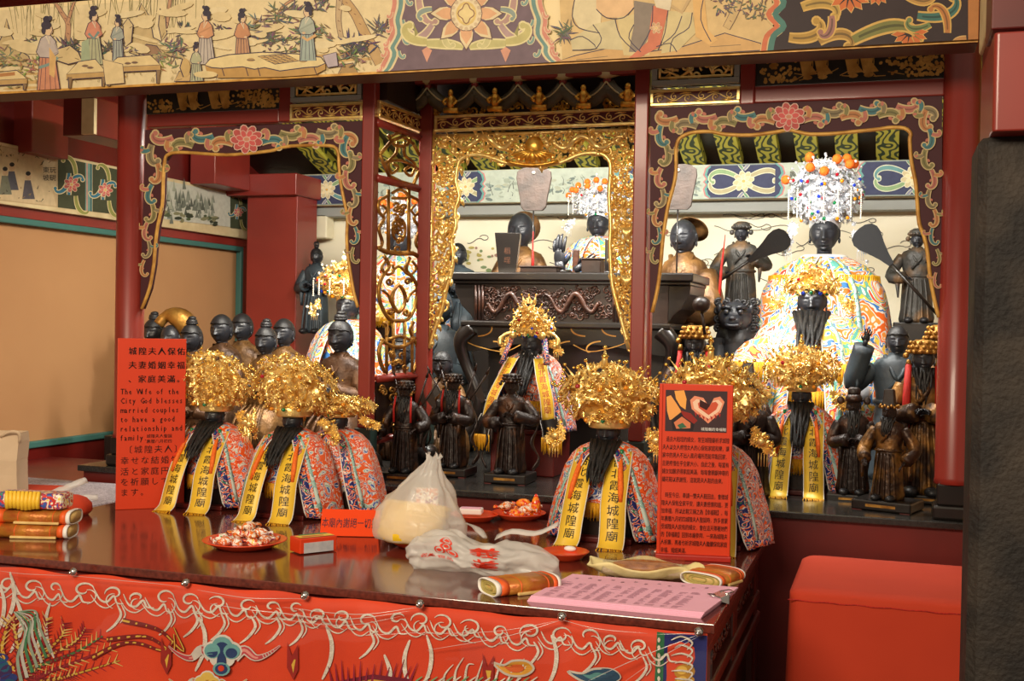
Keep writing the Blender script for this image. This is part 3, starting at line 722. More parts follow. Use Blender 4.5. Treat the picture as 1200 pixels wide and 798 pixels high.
# ------------------------------------------------------------ bracket tier above the gold frame
bt = thing('bracket_tier', 'green edged bracket arms with small gold figures above the gold frame', 'brackets', P(625, 120, YG))
mat('bracket_paint', (66, 58, 44), .5, col2=(90, 82, 60), nscale=30); mat('bracket_edge', (190, 176, 130), .5)
bfn = lambda u, v, d: P(u, v, YG) + Vector((0, -d, 0))
slope = -.034
for i in range(-2, 6):
    xk = 563 + 51 * i - (3 if i < 0 else 0)
    yk = 104 + (xk - 600) * slope
    if xk > 775: break
    MB().ell(bfn(xk, yk - 2, .05), (.012, .012, .016), 10, 8).build('red_knob', 'red_lacquer', bt, True)
    for s_ in (-1, 1):
        q = [bfn(xk + s_ * 25 * t, yk + 4 + 17 * (1 - (1 - t) ** 2), .05 - .015 * t) for t in (0, .2, .4, .6, .8, 1)]
        MB().tube(q, [.014, .013, .013, .013, .012, .010], 6, flat=1.8).build('bracket_arm', 'bracket_paint', bt, True)
        MB().tube([p_ + Vector((0, -.011, .009)) for p_ in q], .0028, 5).build('arm_edge', 'bracket_edge', bt, True)
    # gold figure between the arms
    xg, yg = xk - 25, yk + 12 + .9
    f = MB(); f.ell(bfn(xg, yg + 6, .07), (.014, .012, .022), 10, 8); f.ell(bfn(xg, yg - 4, .072), (.0085, .009, .011), 9, 7)
    for s_ in (-1, 1): f.tube([bfn(xg + s_ * 4, yg + 3, .075), bfn(xg + s_ * 8, yg + 7, .08), bfn(xg + s_ * 4, yg + 10, .085)], [.006, .005, .004], 6)
    f.tube([bfn(xg - 8, yg + 16, .07), bfn(xg + 8, yg + 16, .07)], .009, 6)
    f.build('gold_figure', 'gold', bt, True)
    # upper cup and block
    MB().lathe([(.012, 0), (.02, .012), (.024, .02)], bfn(xk, yk - 9, .05), 8).build('bracket_cup', 'gold_old', bt, True)
    MB().tube([bfn(xk - 24, yk - 13, .04), bfn(xk, yk - 7, .06), bfn(xk + 24, yk - 13, .04)], [.006, .012, .006], 6).build('upper_arm', 'bracket_edge', bt, True)
random.seed(5); g = MB()
for k in range(70):
    x = random.uniform(508, 750); y = 127 + (x - 600) * slope + random.uniform(-4, 5)
    spiral(g, bfn, (x, y), random.uniform(3, 5.5), 1.1, random.random() * 6, random.choice((-1, 1)), .0042, 9, .012)
g.build('gold_carved_band', 'gold', bt, True, kind='stuff')
x0, x1, z0, z1 = rect((505, 88), (760, 152), YG + .04)
MB().bb((x0, YG + .03, z0), (x1, YG + .04, z1 + .1)).build('dark_backing', 'dark_wood', bt, True)

# ------------------------------------------------------------ gold lattice screen joining both planes at the left of the bay
A = P(432, 300, YF) + Vector((.02, 0, 0)); B = P(499, 300, YG) + Vector((-.02, 0, 0))
A.z = B.z = 0; dn = (B - A).normalized(); nn = Vector((dn.y, -dn.x, 0))
lat = thing('lattice_screen', 'tall gold tracery lattice screen in red frame, left side of central bay', 'screen', ((A.x + B.x) / 2, (A.y + B.y) / 2, ZP))
lfn = lambda u, v, d: PP(u, v, A, nn) + nn * d * (1 if nn.x > 0 else -1)
def lbar(a, b_, th=.012):
    a3, b3 = lfn(*a, 0), lfn(*b_, 0); zz = (a3.z + b3.z) / 2; a3.z = b3.z = zz
    MB().tube([a3, b3], th, 4).build('red_rail', 'red_lacquer', lat, True)
for ya, yb in ((146, 161), (211, 221), (443, 440), (512, 509)): lbar((442, ya), (499, yb))
T = []; 
def lt(pts, r_=.0052, n=3, closed=False):
    q = smooth2([Vector((x, y, 0)) for x, y in pts], n, closed); lat_mb.tube([lfn(p_.x, p_.y, 0) for p_ in q], r_, 6, closed=closed)
lat_mb = MB()
# upper diamond with fret
for pts in ([(445, 181), (459, 165), (472, 160), (484, 168), (496, 190)], [(445, 181), (456, 206), (470, 213), (484, 217), (496, 190)]):
    for i in range(len(pts) - 1): lat_mb.tube([lfn(*pts[i], 0), lfn(*pts[i + 1], 0)], .0056, 6)
for pts in ([(466, 166), (464, 180), (455, 190), (459, 203), (467, 196), (461, 192)], [(474, 166), (474, 182), (486, 192), (482, 206), (474, 200), (480, 195)], [(452, 190), (470, 188), (490, 198)], [(458, 160), (470, 155), (482, 160)], [(455, 158), (462, 170), (477, 170), (482, 158)]): lt(pts, .0048)
# middle panel: vertical bars, loops at both sides, bird medallion
for x in (455, 479): lat_mb.tube([lfn(x, 222, 0), lfn(x, 296, 0)], .0056, 6)
for x0_, s_ in ((446, 1), (489, -1)):
    lt([(x0_ + s_ * 8, 230), (x0_ - s_ * 2, 236), (x0_ - s_ * 2, 248), (x0_ + s_ * 4, 256), (x0_ - s_ * 2, 268), (x0_ + s_ * 2, 284), (x0_ - s_ * 2, 292)], .0052)
lt([(443, 290), (452, 295), (468, 297), (484, 297), (492, 303)], .0075)
lt([(460, 226), (468, 222), (476, 226), (476, 232), (460, 232)], .005)
# lower medallion: pointed bow shape with ring
lt([(450, 300), (456, 312), (448, 324), (444, 338), (446, 356), (456, 374), (468, 376), (478, 374), (486, 360), (489, 338), (484, 326), (476, 316), (480, 302)], .0058)
lt([(467, 334 + 0), (460, 344), (460, 356), (467, 366), (474, 356), (474, 344)], .0062, 3, True)
for c, s_ in (((456, 330), 1), ((478, 330), -1), ((458, 366), -1), ((476, 366), 1)):
    q = [(c[0] + 4.5 * (1 - .8 * t) * cos(s_ * t * 7), c[1] + 4.5 * (1 - .8 * t) * sin(s_ * t * 7)) for t in (i / 10 for i in range(11))]; lt(q, .0042, 1)
for x in (453, 461, 474, 483): lat_mb.tube([lfn(x, 376, 0), lfn(x, 438, 0)], .0048, 6)
lt([(447, 398), (455, 404), (468, 407), (480, 402), (486, 396)], .0062); lt([(455, 398), (468, 394), (480, 398)], .005)
for x0_, s_ in ((449, -1), (485, 1)): lt([(x0_, 398), (x0_ + s_ * 5, 410), (x0_ + s_ * 3, 425), (x0_ - s_ * 2, 436)], .006)
for x0_, s_ in ((452, 1), (483, -1)):
    lt([(x0_, 306), (x0_ - s_ * 5, 314), (x0_ + s_ * 2, 322), (x0_ + s_ * 9, 318), (x0_ + s_ * 8, 310)], .0045); lt([(x0_ - s_ * 4, 340), (x0_ + s_ * 3, 346), (x0_ + s_ * 6, 354)], .0045)
    lt([(x0_ - s_ * 2, 378), (x0_ + s_ * 3, 386), (x0_, 394)], .0045); lt([(x0_ - s_ * 4, 240), (x0_ + s_ * 1, 246), (x0_ - s_ * 3, 252)], .004)
lt([(460, 318), (467, 312), (474, 318)], .0045); lt([(461, 262), (467, 256), (474, 262), (474, 276), (467, 282), (461, 276)], .0045, 3, True)
lat_mb.build('gold_tracery', 'gold_old', lat, True)
g = MB(); random.seed(9)
for k in range(18): spiral(g, lfn, (random.uniform(462, 474), random.uniform(240, 292)), random.uniform(3, 5), 1, random.random() * 6, 1, .0045, 9, .006)
for k in range(22): spiral(g, lfn, (random.uniform(446, 490), random.uniform(448, 505)), random.uniform(4, 7), 1.1, random.random() * 6, random.choice((-1, 1)), .0045, 9, .006)
for k in range(8): spiral(g, lfn, (random.uniform(458, 476), random.uniform(414, 436)), random.uniform(3, 5), 1, random.random() * 6, 1, .004, 9, .004)
g.build('gold_carving', 'gold_old', lat, True, kind='stuff')
q = [lfn(442, 514, -.006), lfn(499, 511, -.006), lfn(499, 444, -.006), lfn(442, 447, -.006)]
MB().add(q, [(0, 1, 2, 3)], None, False).build('lower_board', 'dark_wood', lat, True, solid=.004)
# plaque band over the lattice
pq = thing('gold_plaque', 'angled red and gold vine plaque above the lattice screen', 'plaque', ((A.x + B.x) / 2, (A.y + B.y) / 2, P(470, 146, 3.2).z))
z0_ = lfn(470, 147, 0).z; z1_ = lfn(470, 128, 0).z; WW = (B - A).length
fill_plaque(pq, lambda u, v, d: A + dn * u + nn * d * (1 if nn.x > 0 else -1) + Vector((0, 0, z0_ + v)), WW, z1_ - z0_)
tag(MB().bb((A.x - .02, YF + .02, z1_ + .004), (A.x + .02, YG, 2.5)).build('side_board', 'dark_wood'), 'dark board closing the left side above the lattice screen', 'board')
# ================================================================== FRONT PAINTED BEAM
YBm = 2.75
fbm = thing('painted_beam', 'long cream beam painted with court ladies crossing above the altar', 'beam', (-1.0, YBm, 2.14))
zb0 = P(600, 77, YBm).z; zb1 = P(0, 9, YBm).z
xb0 = P(-260, 100, YBm).x; xb1 = P(1146, 50, YBm).x
mat('beam_ground', (240, 220, 172), .55, col2=(232, 208, 156), nscale=6, spec=.3)
mat('beam_under', (74, 30, 22), .5)
MB().bb((xb0, YBm, zb0), (xb1, YBm + .03, zb1)).build('painted_board', 'beam_ground', fbm, True)
MB().bb((xb0, YBm + .001, zb0 - .004), (xb1, YBm + .10, zb0 + .05)).build('underside', 'beam_under', fbm, True, bevel=.002)
MB().bb((xb0, YBm + .03, zb0 + .05), (xb1, YBm + .10, zb1)).build('core', 'beam_under', fbm, True)
p = Paint(lambda u, v, l: P(u, v, YBm) + Vector((0, -l, 0)), step=6e-6, base=.0005)
ybot = lambda x: 109 - .0535 * x + .3
OUT = (74, 66, 86)
random.seed(33)
def lady(x, yt, yb, top, skirt, face=1, w_=1.0, seated=False):
    top = tuple(int(c * .72 + d * .28) for c, d in zip(top, (230, 210, 170))); skirt = tuple(int(c * .72 + d * .28) for c, d in zip(skirt, (230, 210, 170)))
    h = yb - yt; s_ = h / 85
    # hair bun, head, torso with sleeves, skirt
    sk = [(x - 12 * s_ * w_, yb), (x - 9 * s_, yt + h * .52), (x + 8 * s_, yt + h * .5), (x + 14 * s_ * w_, yb)]
    p.poly(sk, skirt); p.stroke(sk, .9, OUT)
    for k in range(4): p.stroke([(x - 6 * s_ + 4 * k * s_, yt + h * .56), (x - 9 * s_ + 6.2 * k * s_, yb - 1)], .6, OUT)
    to = [(x - 9 * s_, yt + h * .55), (x - 13 * s_, yt + h * .48), (x - 8 * s_, yt + h * .3), (x - 2 * s_, yt + h * .25), (x + 4 * s_, yt + h * .26), (x + 9 * s_, yt + h * .33), (x + 12 * s_, yt + h * .5), (x + 4 * s_, yt + h * .56)]
    p.poly(to, top); p.stroke(to, .9, OUT, closed=True)
    p.stroke([(x - 2 * s_, yt + h * .26), (x + face * 3 * s_, yt + h * .38), (x + 2 * s_, yt + h * .27)], 1.6 * s_, (236, 220, 190))
    p.stroke([(x + 8 * s_, yt + h * .36), (x + face * 12 * s_, yt + h * .48), (x + face * 4 * s_, yt + h * .52)], 2.2 * s_, tuple(int(c * .9) for c in top))
    p.blob((x + face * 5 * s_, yt + h * .53), 2.4 * s_, 1.8 * s_, (236, 200, 160))
    p.blob((x + face * 1 * s_, yt + h * .185), 5 * s_, 6.2 * s_, (238, 206, 166)); p.stroke([(x + face * 5 * s_, yt + h * .14), (x + face * 5.6 * s_, yt + h * .19), (x + face * 3 * s_, yt + h * .25)], .7, OUT)
    p.stroke([(x + face * 1.5 * s_, yt + h * .165), (x + face * 3.6 * s_, yt + h * .17)], .7, OUT)
    p.blob((x - face * 1.5 * s_, yt + h * .12), 6 * s_, 5 * s_, (76, 70, 82)); p.blob((x - face * 4.5 * s_, yt + h * .19), 2.6 * s_, 4.4 * s_, (76, 70, 82))
    p.blob((x - face * 1 * s_, yt + h * .04), 4.4 * s_, 4 * s_, (70, 64, 78)); p.blob((x + face * 3 * s_, yt + h * .02), 2.2 * s_, 2.6 * s_, (84, 78, 90))
def willow(x0, x1, n, y0=-6):
    for k in range(n):
        x = random.uniform(x0, x1); L_ = random.uniform(20, 62); d = random.uniform(-8, 8)
        p.stroke([(x, y0), (x + d * .3, y0 + L_ * .5), (x + d, y0 + L_)], .9, random.choice(((150, 142, 100), (134, 124, 92), (168, 156, 108))), .4)
def bush(x, y, n, r_, col=(92, 88, 84), L_=9, spread=2.2):
    for k in range(n):
        a = -PI / 2 + random.uniform(-spread, spread); bx = x + random.uniform(-r_, r_); by = y + random.uniform(-r_ * .7, r_ * .7)
        c = tuple(min(255, int(q * random.uniform(.8, 1.25))) for q in col)
        p.stroke([(bx, by), (bx + cos(a) * L_ * .5, by + sin(a) * L_ * .5), (bx + cos(a) * L_, by + sin(a) * L_)], [.5, 1.9, .3], c)
def rock(pts, col=(214, 190, 140)):
    p.poly(pts, col); p.stroke(pts, 1.1, OUT, closed=True)
    cx = sum(a for a, _ in pts) / len(pts); cy = sum(b_ for _, b_ in pts) / len(pts)
    for a, b_ in pts[::2]: p.stroke([(a * .8 + cx * .2, b_ * .8 + cy * .2), ((a + cx) / 2 + random.uniform(-3, 3), (b_ + cy) / 2)], .8, (140, 120, 90))
def trunk(pts, w0, w1, col=(206, 160, 124)):
    q = smooth2([Vector((a, b_, 0)) for a, b_ in pts], 4); p.stroke(q, w0 + 1.6, (120, 98, 90), w1 + 1.2); p.stroke(q, w0, col, w1)
    for k in range(0, len(q) - 1, 2): p.stroke([(q[k].x - 1, q[k].y), (q[k].x + 1.5, q[k].y + 1.5)], .8, (140, 100, 84))
def table(x0, x1, y0, y1, h):
    p.poly([(x0, y1), (x0 + 14, y0), (x1 - 12, y0 - 3), (x1, y1 - 3)], (238, 214, 158)); p.stroke([(x0, y1), (x0 + 14, y0), (x1 - 12, y0 - 3), (x1, y1 - 3)], 1, OUT, closed=True)
    p.poly([(x0, y1), (x1, y1 - 3), (x1, y1 + 3), (x0, y1 + 6)], (206, 170, 112)); p.stroke([(x0, y1 + 6), (x1, y1 + 3)], 1, OUT)
    for xx in (x0 + 2, x1 - 5):
        p.poly([(xx, y1 + 3), (xx + 5, y1 + 3), (xx + 3, y1 + h), (xx, y1 + h)], (150, 124, 92)); p.stroke([(xx, y1 + 3), (xx + 1, y1 + h), (xx + 4, y1 + h)], .9, OUT)
# far scenery
p.poly([(-260, -20), (462, -20), (456, 86), (-260, 124)], (242, 222, 174))
for (x0, x1, n) in ((10, 90, 34), (100, 190, 26), (190, 240, 14), (-200, -10, 20)): willow(x0, x1, n)
for k in range(26):
    x = random.uniform(-60, 450); y = ybot(x) - random.uniform(4, 26); p.blob((x, y), random.uniform(10, 24), random.uniform(1, 2.4), random.choice(((222, 186, 124), (214, 176, 116), (228, 196, 140))), 10, -.05)
trunk([(60, -6), (72, 14), (80, 28), (79, 48)], 3, 6); trunk([(90, -6), (84, 12), (80, 26)], 2, 3.4); trunk([(200, -4), (196, 26), (191, 44)], 3, 4)
trunk([(398, -8), (416, 16), (428, 40), (446, 74)], 8, 13, (208, 172, 120)); trunk([(398, 0), (397, 24), (400, 44)], 6, 5, (206, 180, 140)); trunk([(354, -6), (330, 10), (320, 40)], 2, 2)
rock([(-6, 60), (4, 40), (8, 22), (14, 42), (22, 58), (34, 66), (38, 80), (20, 76), (0, 78)]); rock([(152, 62), (156, 34), (166, 4), (176, 20), (180, 44), (196, 52), (212, 62), (218, 70), (198, 66), (176, 70)])
rock([(186, 30), (188, 10), (194, 16), (196, 40), (190, 48)]); rock([(160, 62), (172, 52), (184, 54), (190, 62), (176, 66)], (170, 136, 108)); rock([(396, 88), (402, 76), (414, 74), (420, 86)], (190, 156, 106))
for (x, y, n, r_, c, L_) in ((80, 56, 46, 9, (98, 94, 92), 10), (128, 58, 24, 6, (96, 94, 92), 9), (10, 66, 40, 18, (140, 130, 100), 10), (38, 52, 24, 8, (120, 112, 96), 10), (196, 72, 36, 12, (150, 140, 100), 9), (218, 36, 26, 8, (92, 90, 90), 7), (262, 36, 26, 8, (88, 86, 90), 6), (312, 44, 50, 10, (110, 104, 98), 13), (334, 20, 50, 16, (116, 110, 104), 14), (325, 54, 60, 14, (112, 108, 96), 5), (352, 38, 24, 8, (128, 120, 100), 12), (420, 58, 50, 14, (90, 86, 96), 16), (446, 36, 26, 7, (110, 106, 104), 16), (376, 6, 24, 10, (112, 108, 104), 10), (-60, 60, 60, 40, (120, 112, 90), 12)): bush(x, y, n, r_, c, L_)
for k in range(60):
    x = random.uniform(-40, 450); y = random.uniform(8, 60); p.blob((x, y), random.uniform(6, 20), random.uniform(2, 6), random.choice(((239, 219, 170), (236, 215, 165), (242, 224, 178))), 10, random.uniform(-.3, .3))
for (x, y, n, r_, c, L_) in ((80, 58, 30, 9, (112, 106, 104), 9), (40, 80, 40, 16, (160, 148, 108), 8), (150, 66, 26, 14, (126, 118, 104), 6), (205, 58, 40, 12, (118, 112, 106), 9), (300, 30, 26, 12, (130, 124, 110), 10), (346, 52, 46, 16, (120, 114, 100), 6), (410, 70, 30, 14, (136, 126, 98), 8), (380, 40, 24, 10, (128, 120, 104), 9), (0, 90, 40, 30, (170, 150, 104), 7)): bush(x, y, n, r_, c, L_)
for k in range(90):
    x = random.uniform(-60, 450); y = ybot(x) - random.uniform(2, 20); p.stroke([(x, y), (x + random.uniform(-2, 2), y - random.uniform(3, 6))], .8, (170, 150, 100), .3)
rock([(64, 70), (70, 58), (84, 54), (94, 62), (98, 72), (82, 76)], (226, 202, 150)); rock([(206, 96), (212, 84), (226, 86), (230, 96)], (216, 184, 128)); rock([(146, 30), (152, 22), (158, 30), (156, 50), (148, 56)], (226, 204, 156))
# figures and furniture
lady(58, 20, 107, (196, 186, 190), (214, 130, 100), 1); p.stroke([(48, 80), (60, 76), (70, 68)], 3.4, (140, 168, 160)); p.poly([(60, 56), (68, 68), (66, 92), (60, 88)], (232, 190, 126))
lady(112, 8, 76, (222, 130, 110), (176, 186, 150), 1); p.stroke([(106, 40), (112, 46), (118, 38)], 3, (128, 156, 150)); p.poly([(98, 50), (106, 46), (108, 72), (97, 74)], (176, 190, 156))
lady(140, 18, 72, (150, 166, 168), (156, 172, 174), -1, .8)
table(80, 126, 73, 88, 18); table(126, 190, 68, 80, 22); p.poly([(122, 70), (146, 76), (148, 98), (126, 100)], (236, 212, 160)); p.stroke([(122, 70), (146, 76), (148, 98), (126, 100)], .8, OUT, closed=True)
for x, y in ((102, 78), (108, 80), (152, 75), (160, 74)): p.blob((x, y), 3.5, 1.6, (160, 130, 100)); p.stroke([(x - 4, y), (x + 4, y)], .6, OUT)
table(-20, 34, 86, 96, 10); p.stroke([(-10, 90), (20, 87)], 4, (196, 140, 90))
lady(243, 8, 76, (222, 150, 106), (196, 188, 186), -1); lady(286, 11, 74, (210, 136, 96), (200, 140, 104), 1)
lady(232, 50, 96, (176, 184, 150), (180, 190, 156), 1, 1.1); p.blob((219, 80), 6, 11, (214, 182, 122)); p.stroke([(216, 70), (213, 80), (217, 91)], 1.2, OUT)
for k in range(3): pass
rp = [(242, 77), (248, 70), (270, 65), (310, 62), (350, 64), (378, 68), (383, 75), (374, 79), (360, 80), (330, 84), (312, 80), (300, 82), (286, 79), (262, 81), (250, 80)]
p.poly([(242, 77)] + [(244, 84), (258, 92), (330, 94), (372, 88), (383, 82), (383, 75)] + rp[7:], (202, 160, 96)); p.poly(rp, (242, 220, 162)); p.stroke(rp, 1.2, OUT, closed=True)
for x in (262, 290, 304, 370): p.stroke([(x, 80), (x + 3, 90)], 1.2, (110, 86, 80))
p.poly([(304, 67), (336, 64), (352, 72), (324, 76)], (222, 186, 120)); p.stroke([(304, 67), (336, 64), (352, 72), (324, 76)], 1, OUT, closed=True)
for k in range(1, 5): p.stroke([(304 + 6.4 * k, 67 - .6 * k), (324 + 5.6 * k, 76 - .8 * k)], .5, OUT); p.stroke([(304 + 4 * k, 67 + 1.8 * k), (336 + 3.2 * k, 64 + 1.6 * k)], .5, OUT)
for x, y in ((296, 71), (357, 72)): p.blob((x, y), 4.5, 2.2, (196, 164, 112)); p.stroke([(x - 5, y), (x + 5, y + .4)], .7, OUT)
p.blob((243, 88), 14, 4, (238, 216, 160)); p.stroke([(229, 88), (231, 96), (255, 96), (257, 88)], 1, OUT)
lady(362, 3, 72, (166, 184, 176), (150, 178, 178), -1, .9); p.stroke([(356, 44), (362, 48), (372, 42)], 3.2, (230, 186, 130)); p.poly([(380, 66), (396, 62), (398, 78), (386, 80)], (196, 182, 188)); p.stroke([(380, 66), (396, 62), (398, 78), (386, 80)], .9, OUT, closed=True)
# purple centre with open flower, framed by wavy coloured borders
Lb = [(470, -20), (472, 5), (468, 24), (470, 40), (462, 56), (464, 66), (452, 90)]; Rb = [(626, -20), (626, 5), (632, 24), (631, 40), (640, 54), (641, 64), (656, 80)]
Ls = smooth2([Vector((*q, 0)) for q in Lb], 4); Rs = smooth2([Vector((*q, 0)) for q in Rb], 4)
p.poly([(656, -20), (905, -20), (905, 70), (660, 80)], (228, 196, 138))
p.poly([(q.x, q.y) for q in Ls] + [(q.x, q.y) for q in reversed(Rs)], (126, 106, 116))
for S_, s_ in ((Ls, -1), (Rs, 1)):
    p.stroke(S_, 9, (236, 216, 168)); p.stroke([(q.x + s_ * 1, q.y) for q in S_], 6, (122, 160, 152)); p.stroke([(q.x + s_ * 7, q.y) for q in S_], 8, (240, 222, 180)); p.stroke([(q.x + s_ * 8, q.y) for q in S_], 5, (222, 150, 130))
    for k in range(2, len(S_), 4): p.scroll((S_[k].x + s_ * 9, S_[k].y), PI / 2 if s_ < 0 else PI / 2, 12, 3.6, s_ * -1.1, (226, 160, 136), (240, 222, 180), n=8)
    for k in range(3, len(S_), 5): p.scroll((S_[k].x - s_ * 6, S_[k].y), PI / 2, 15, 4, s_ * 1.1, (140, 170, 160), (240, 226, 180), n=8)
cx, cy = 548, 17
for s_ in (-1, 1):
    p.scroll((cx + s_ * 56, -6), PI / 2, 50, 9, s_ * .6, (196, 160, 150), (238, 222, 176)); p.scroll((cx + s_ * 40, 30), PI / 2 + s_ * -.5, 40, 9, s_ * -.8, (190, 160, 158), (238, 222, 176))
    p.scroll((cx + s_ * 46, 50), PI if s_ < 0 else 0, 46, 11, s_ * -.95, (206, 196, 130), (238, 226, 170)); p.scroll((cx + s_ * 46, 52), 0 if s_ < 0 else PI, 48, 11, s_ * -.12, (206, 198, 136), (238, 226, 170), ball=False)
    p.scroll((cx + s_ * 26, 40), PI / 2, 24, 7, s_ * .7, (214, 206, 150), (238, 226, 170), n=10); p.scroll((cx + s_ * 40, 12), 0 if s_ > 0 else PI, 26, 7, s_ * .8, (150, 166, 158), (238, 226, 170), n=10)
    p.poly([(cx + s_ * 46 - 6, 60), (cx + s_ * 46, 56), (cx + s_ * 46 + 6, 60), (cx + s_ * 46, 74)], (228, 166, 140)); p.poly([(cx + s_ * 62, 28), (cx + s_ * 56, 40), (cx + s_ * 60, 44)], (166, 160, 100))
for k in range(8):
    a = k * PI / 4; q = (cx + cos(a) * 24, cy + sin(a) * 24)
    def petal(sc): return [(cx + cos(a + da) * r_ * sc, cy + sin(a + da) * r_ * sc) for da, r_ in ((-.16, 12), (-.34, 24), (-.22, 32), (0, 42), (.22, 32), (.34, 24), (.16, 12))]
    p.poly(petal(1.04), (120, 96, 90)); p.poly(petal(.99), (242, 222, 178)); p.poly(petal(.86), (236, 184, 140))
p.blob((cx, cy), 19, 21, (120, 96, 90)); p.blob((cx, cy), 18, 20, (244, 226, 184)); 
for k in range(16): a = k * PI / 8; p.blob((cx + cos(a) * 16, cy + sin(a) * 18), 2.2, 2.2, (220, 196, 160))
p.blob((cx, cy), 12, 14, (236, 206, 130)); p.blob((cx, cy), 9, 11, (244, 222, 160)); p.stroke([(cx + 8 * cos(t) * (1 + .2 * cos(4 * t)), cy + 10 * sin(t) * (1 + .2 * cos(4 * t))) for t in (i * .26 for i in range(24))], 1.2, (150, 110, 90), closed=True)
# elder's robes on the right
rock([(652, 74), (676, 66), (712, 58), (760, 62), (800, 56), (850, 40), (892, 52), (894, 60), (740, 72)], (222, 178, 116))
bush(663, 40, 40, 8, (110, 104, 100), 12, 3)
p.poly([(676, -5), (700, -8), (706, 20), (704, 40), (680, 34), (672, 20)], (236, 220, 176)); p.poly([(700, -10), (742, -10), (744, 10), (732, 22), (712, 22), (700, 12)], (240, 200, 150))
p.poly([(696, 30), (722, 24), (732, 60), (700, 58), (672, 60), (670, 48)], (220, 206, 160)); p.poly([(724, 22), (744, 18), (764, 30), (762, 66), (732, 66)], (226, 206, 150))
p.poly([(744, 2), (768, 6), (764, 40), (752, 62), (738, 62), (744, 30)], (150, 136, 122)); p.poly([(766, 8), (784, 12), (774, 56), (752, 68), (738, 70), (760, 50)], (218, 128, 96))
p.poly([(784, 14), (812, 16), (816, 40), (796, 60), (776, 64), (778, 40)], (222, 204, 150)); p.poly([(812, -6), (826, -4), (830, 36), (842, 48), (832, 54), (816, 44)], (236, 190, 120))
for pts in ([(700, 12), (712, 22), (732, 22), (744, 10)], [(696, 30), (706, 46), (700, 58)], [(722, 24), (728, 44), (746, 62)], [(744, 30), (738, 46), (752, 62)], [(766, 8), (764, 34), (750, 60)], [(784, 12), (780, 40), (772, 60)], [(812, 16), (808, 34), (790, 46), (786, 62)], [(826, -4), (822, 24), (834, 50)], [(670, 48), (684, 44), (700, 58), (672, 60)], [(676, -5), (672, 20), (680, 34), (704, 40)], [(770, 56), (786, 52), (794, 62)], [(800, 20), (792, 40), (778, 52)]): p.stroke(smooth2([Vector((*q, 0)) for q in pts], 3), 1.1, OUT)
p.flower((770, 34), 7, (206, 160, 120), 6); p.stroke([(778, 2), (800, 16), (812, -6)], 4, (210, 180, 130)); p.poly([(764, -10), (790, -10), (786, 14), (770, 10)], (236, 222, 190))
trunk([(868, -8), (862, 14), (852, 34)], 10, 8, (214, 184, 130)); bush(850, 6, 40, 14, (104, 100, 92), 6, 3); bush(884, 14, 50, 14, (112, 104, 90), 6, 3)
# dark right end with orange blooms and curling leaves
E = [(898, -20), (914, 4), (904, 18), (914, 32), (902, 44), (898, 64)]; Es = smooth2([Vector((*q, 0)) for q in E], 4)
p.poly([(q.x, q.y) for q in Es] + [(1134, 50), (1134, -60), (900, -60)], (54, 38, 40))
p.stroke(Es, 14, (224, 196, 140)); p.stroke([(q.x - 3, q.y) for q in Es], 6, (216, 120, 80)); p.stroke([(q.x + 5, q.y) for q in Es], 7, (80, 130, 120))
for (x, y, a, L_, w_, t_, c) in ((925, 45, .2, 60, 12, -.9, (190, 150, 70)), (960, 50, -.6, 60, 12, 1.0, (180, 140, 70)), (1000, 48, -.5, 95, 15, .5, (130, 130, 70)), (1075, 20, .2, 70, 12, -.8, (70, 120, 110)), (1060, -5, .6, 50, 10, -.9, (196, 150, 80)), (940, 10, -.4, 60, 12, .8, (196, 160, 80)), (975, 20, 1.4, 40, 10, 1, (170, 120, 110)), (1110, 40, -1.5, 50, 9, -.8, (196, 130, 70)), (1090, 30, 2.6, 40, 9, .9, (120, 140, 90))): p.scroll((x, y), a, L_, w_, t_, c, (222, 180, 96), tuple(int(q * .7) for q in c))
for fx, fy, r_ in ((995, -4, 24), (1066, 40, 20), (1028, -6, 16)):
    for k in range(7):
        a = k * .52 - .1; q = [(fx + cos(a + da) * rr * r_, fy + sin(a + da) * rr * r_ * .8) for da, rr in ((-.1, .3), (-.24, .75), (0, 1.05), (.24, .75), (.1, .3))]
        p.poly([(fx + (u - fx) * 1.06, fy + (v - fy) * 1.06) for u, v in q], (236, 196, 120)); p.poly(q, (216, 118, 58))
p.poly([(1134, 55), (1134, -60), (1150, -60), (1150, 52)], (196, 130, 70)); p.scroll((1132, 46), PI, 26, 6, -1, (206, 150, 90), (232, 190, 120))
# keep the painting inside the board
X0, X1, Z0, Z1 = xb0 + .001, xb1 - .0005, zb0 + .001, zb1 - .001
p.v = [(min(max(a, X0), X1), b_, min(max(c, Z0), Z1)) for a, b_, c in p.v]
p.build('painting', 'paint_gloss', fbm, True)
# gilt edge strip along the foot of the board
MB().bb((xb0, YBm - .002, zb0 - .003), (xb1, YBm + .002, zb0 + .003)).build('gilt_edge', 'gold_paint', fbm, True)

# ================================================================== STONE PILLAR AND BEAM HEAD AT THE RIGHT
sp = thing('stone_pillar', 'dark weathered stone pillar at the right edge of the picture', 'pillar', (.35, 2.4, 0))
xs0 = P(1139, 500, 2.12).x; zs1 = P(1150, 160, 2.12).z
mb = MB(); cpts = [(xs0, 2.135), (xs0 + .015, 2.12), (xs0 + .4, 2.12), (xs0 + .4, 2.3), (xs0, 2.3)]
mb.loft([[(a, b_, z) for a, b_ in cpts] for z in (0, zs1 - .01)] + [[(a + (.008 if a < xs0 + .2 else -.008), b_ + .008, zs1) for a, b_ in cpts]], True, True, None, False)
mb.build('shaft', 'stone_dark', sp, True)
bh = thing('red_beam_head', 'chamfered red block resting on top of the stone pillar', 'beam', (.35, 2.4, zs1))
zb2 = P(1160, 38, 2.07).z; xa = P(1148, 140, 2.11).x; xc = P(1163, 140, 2.07).x
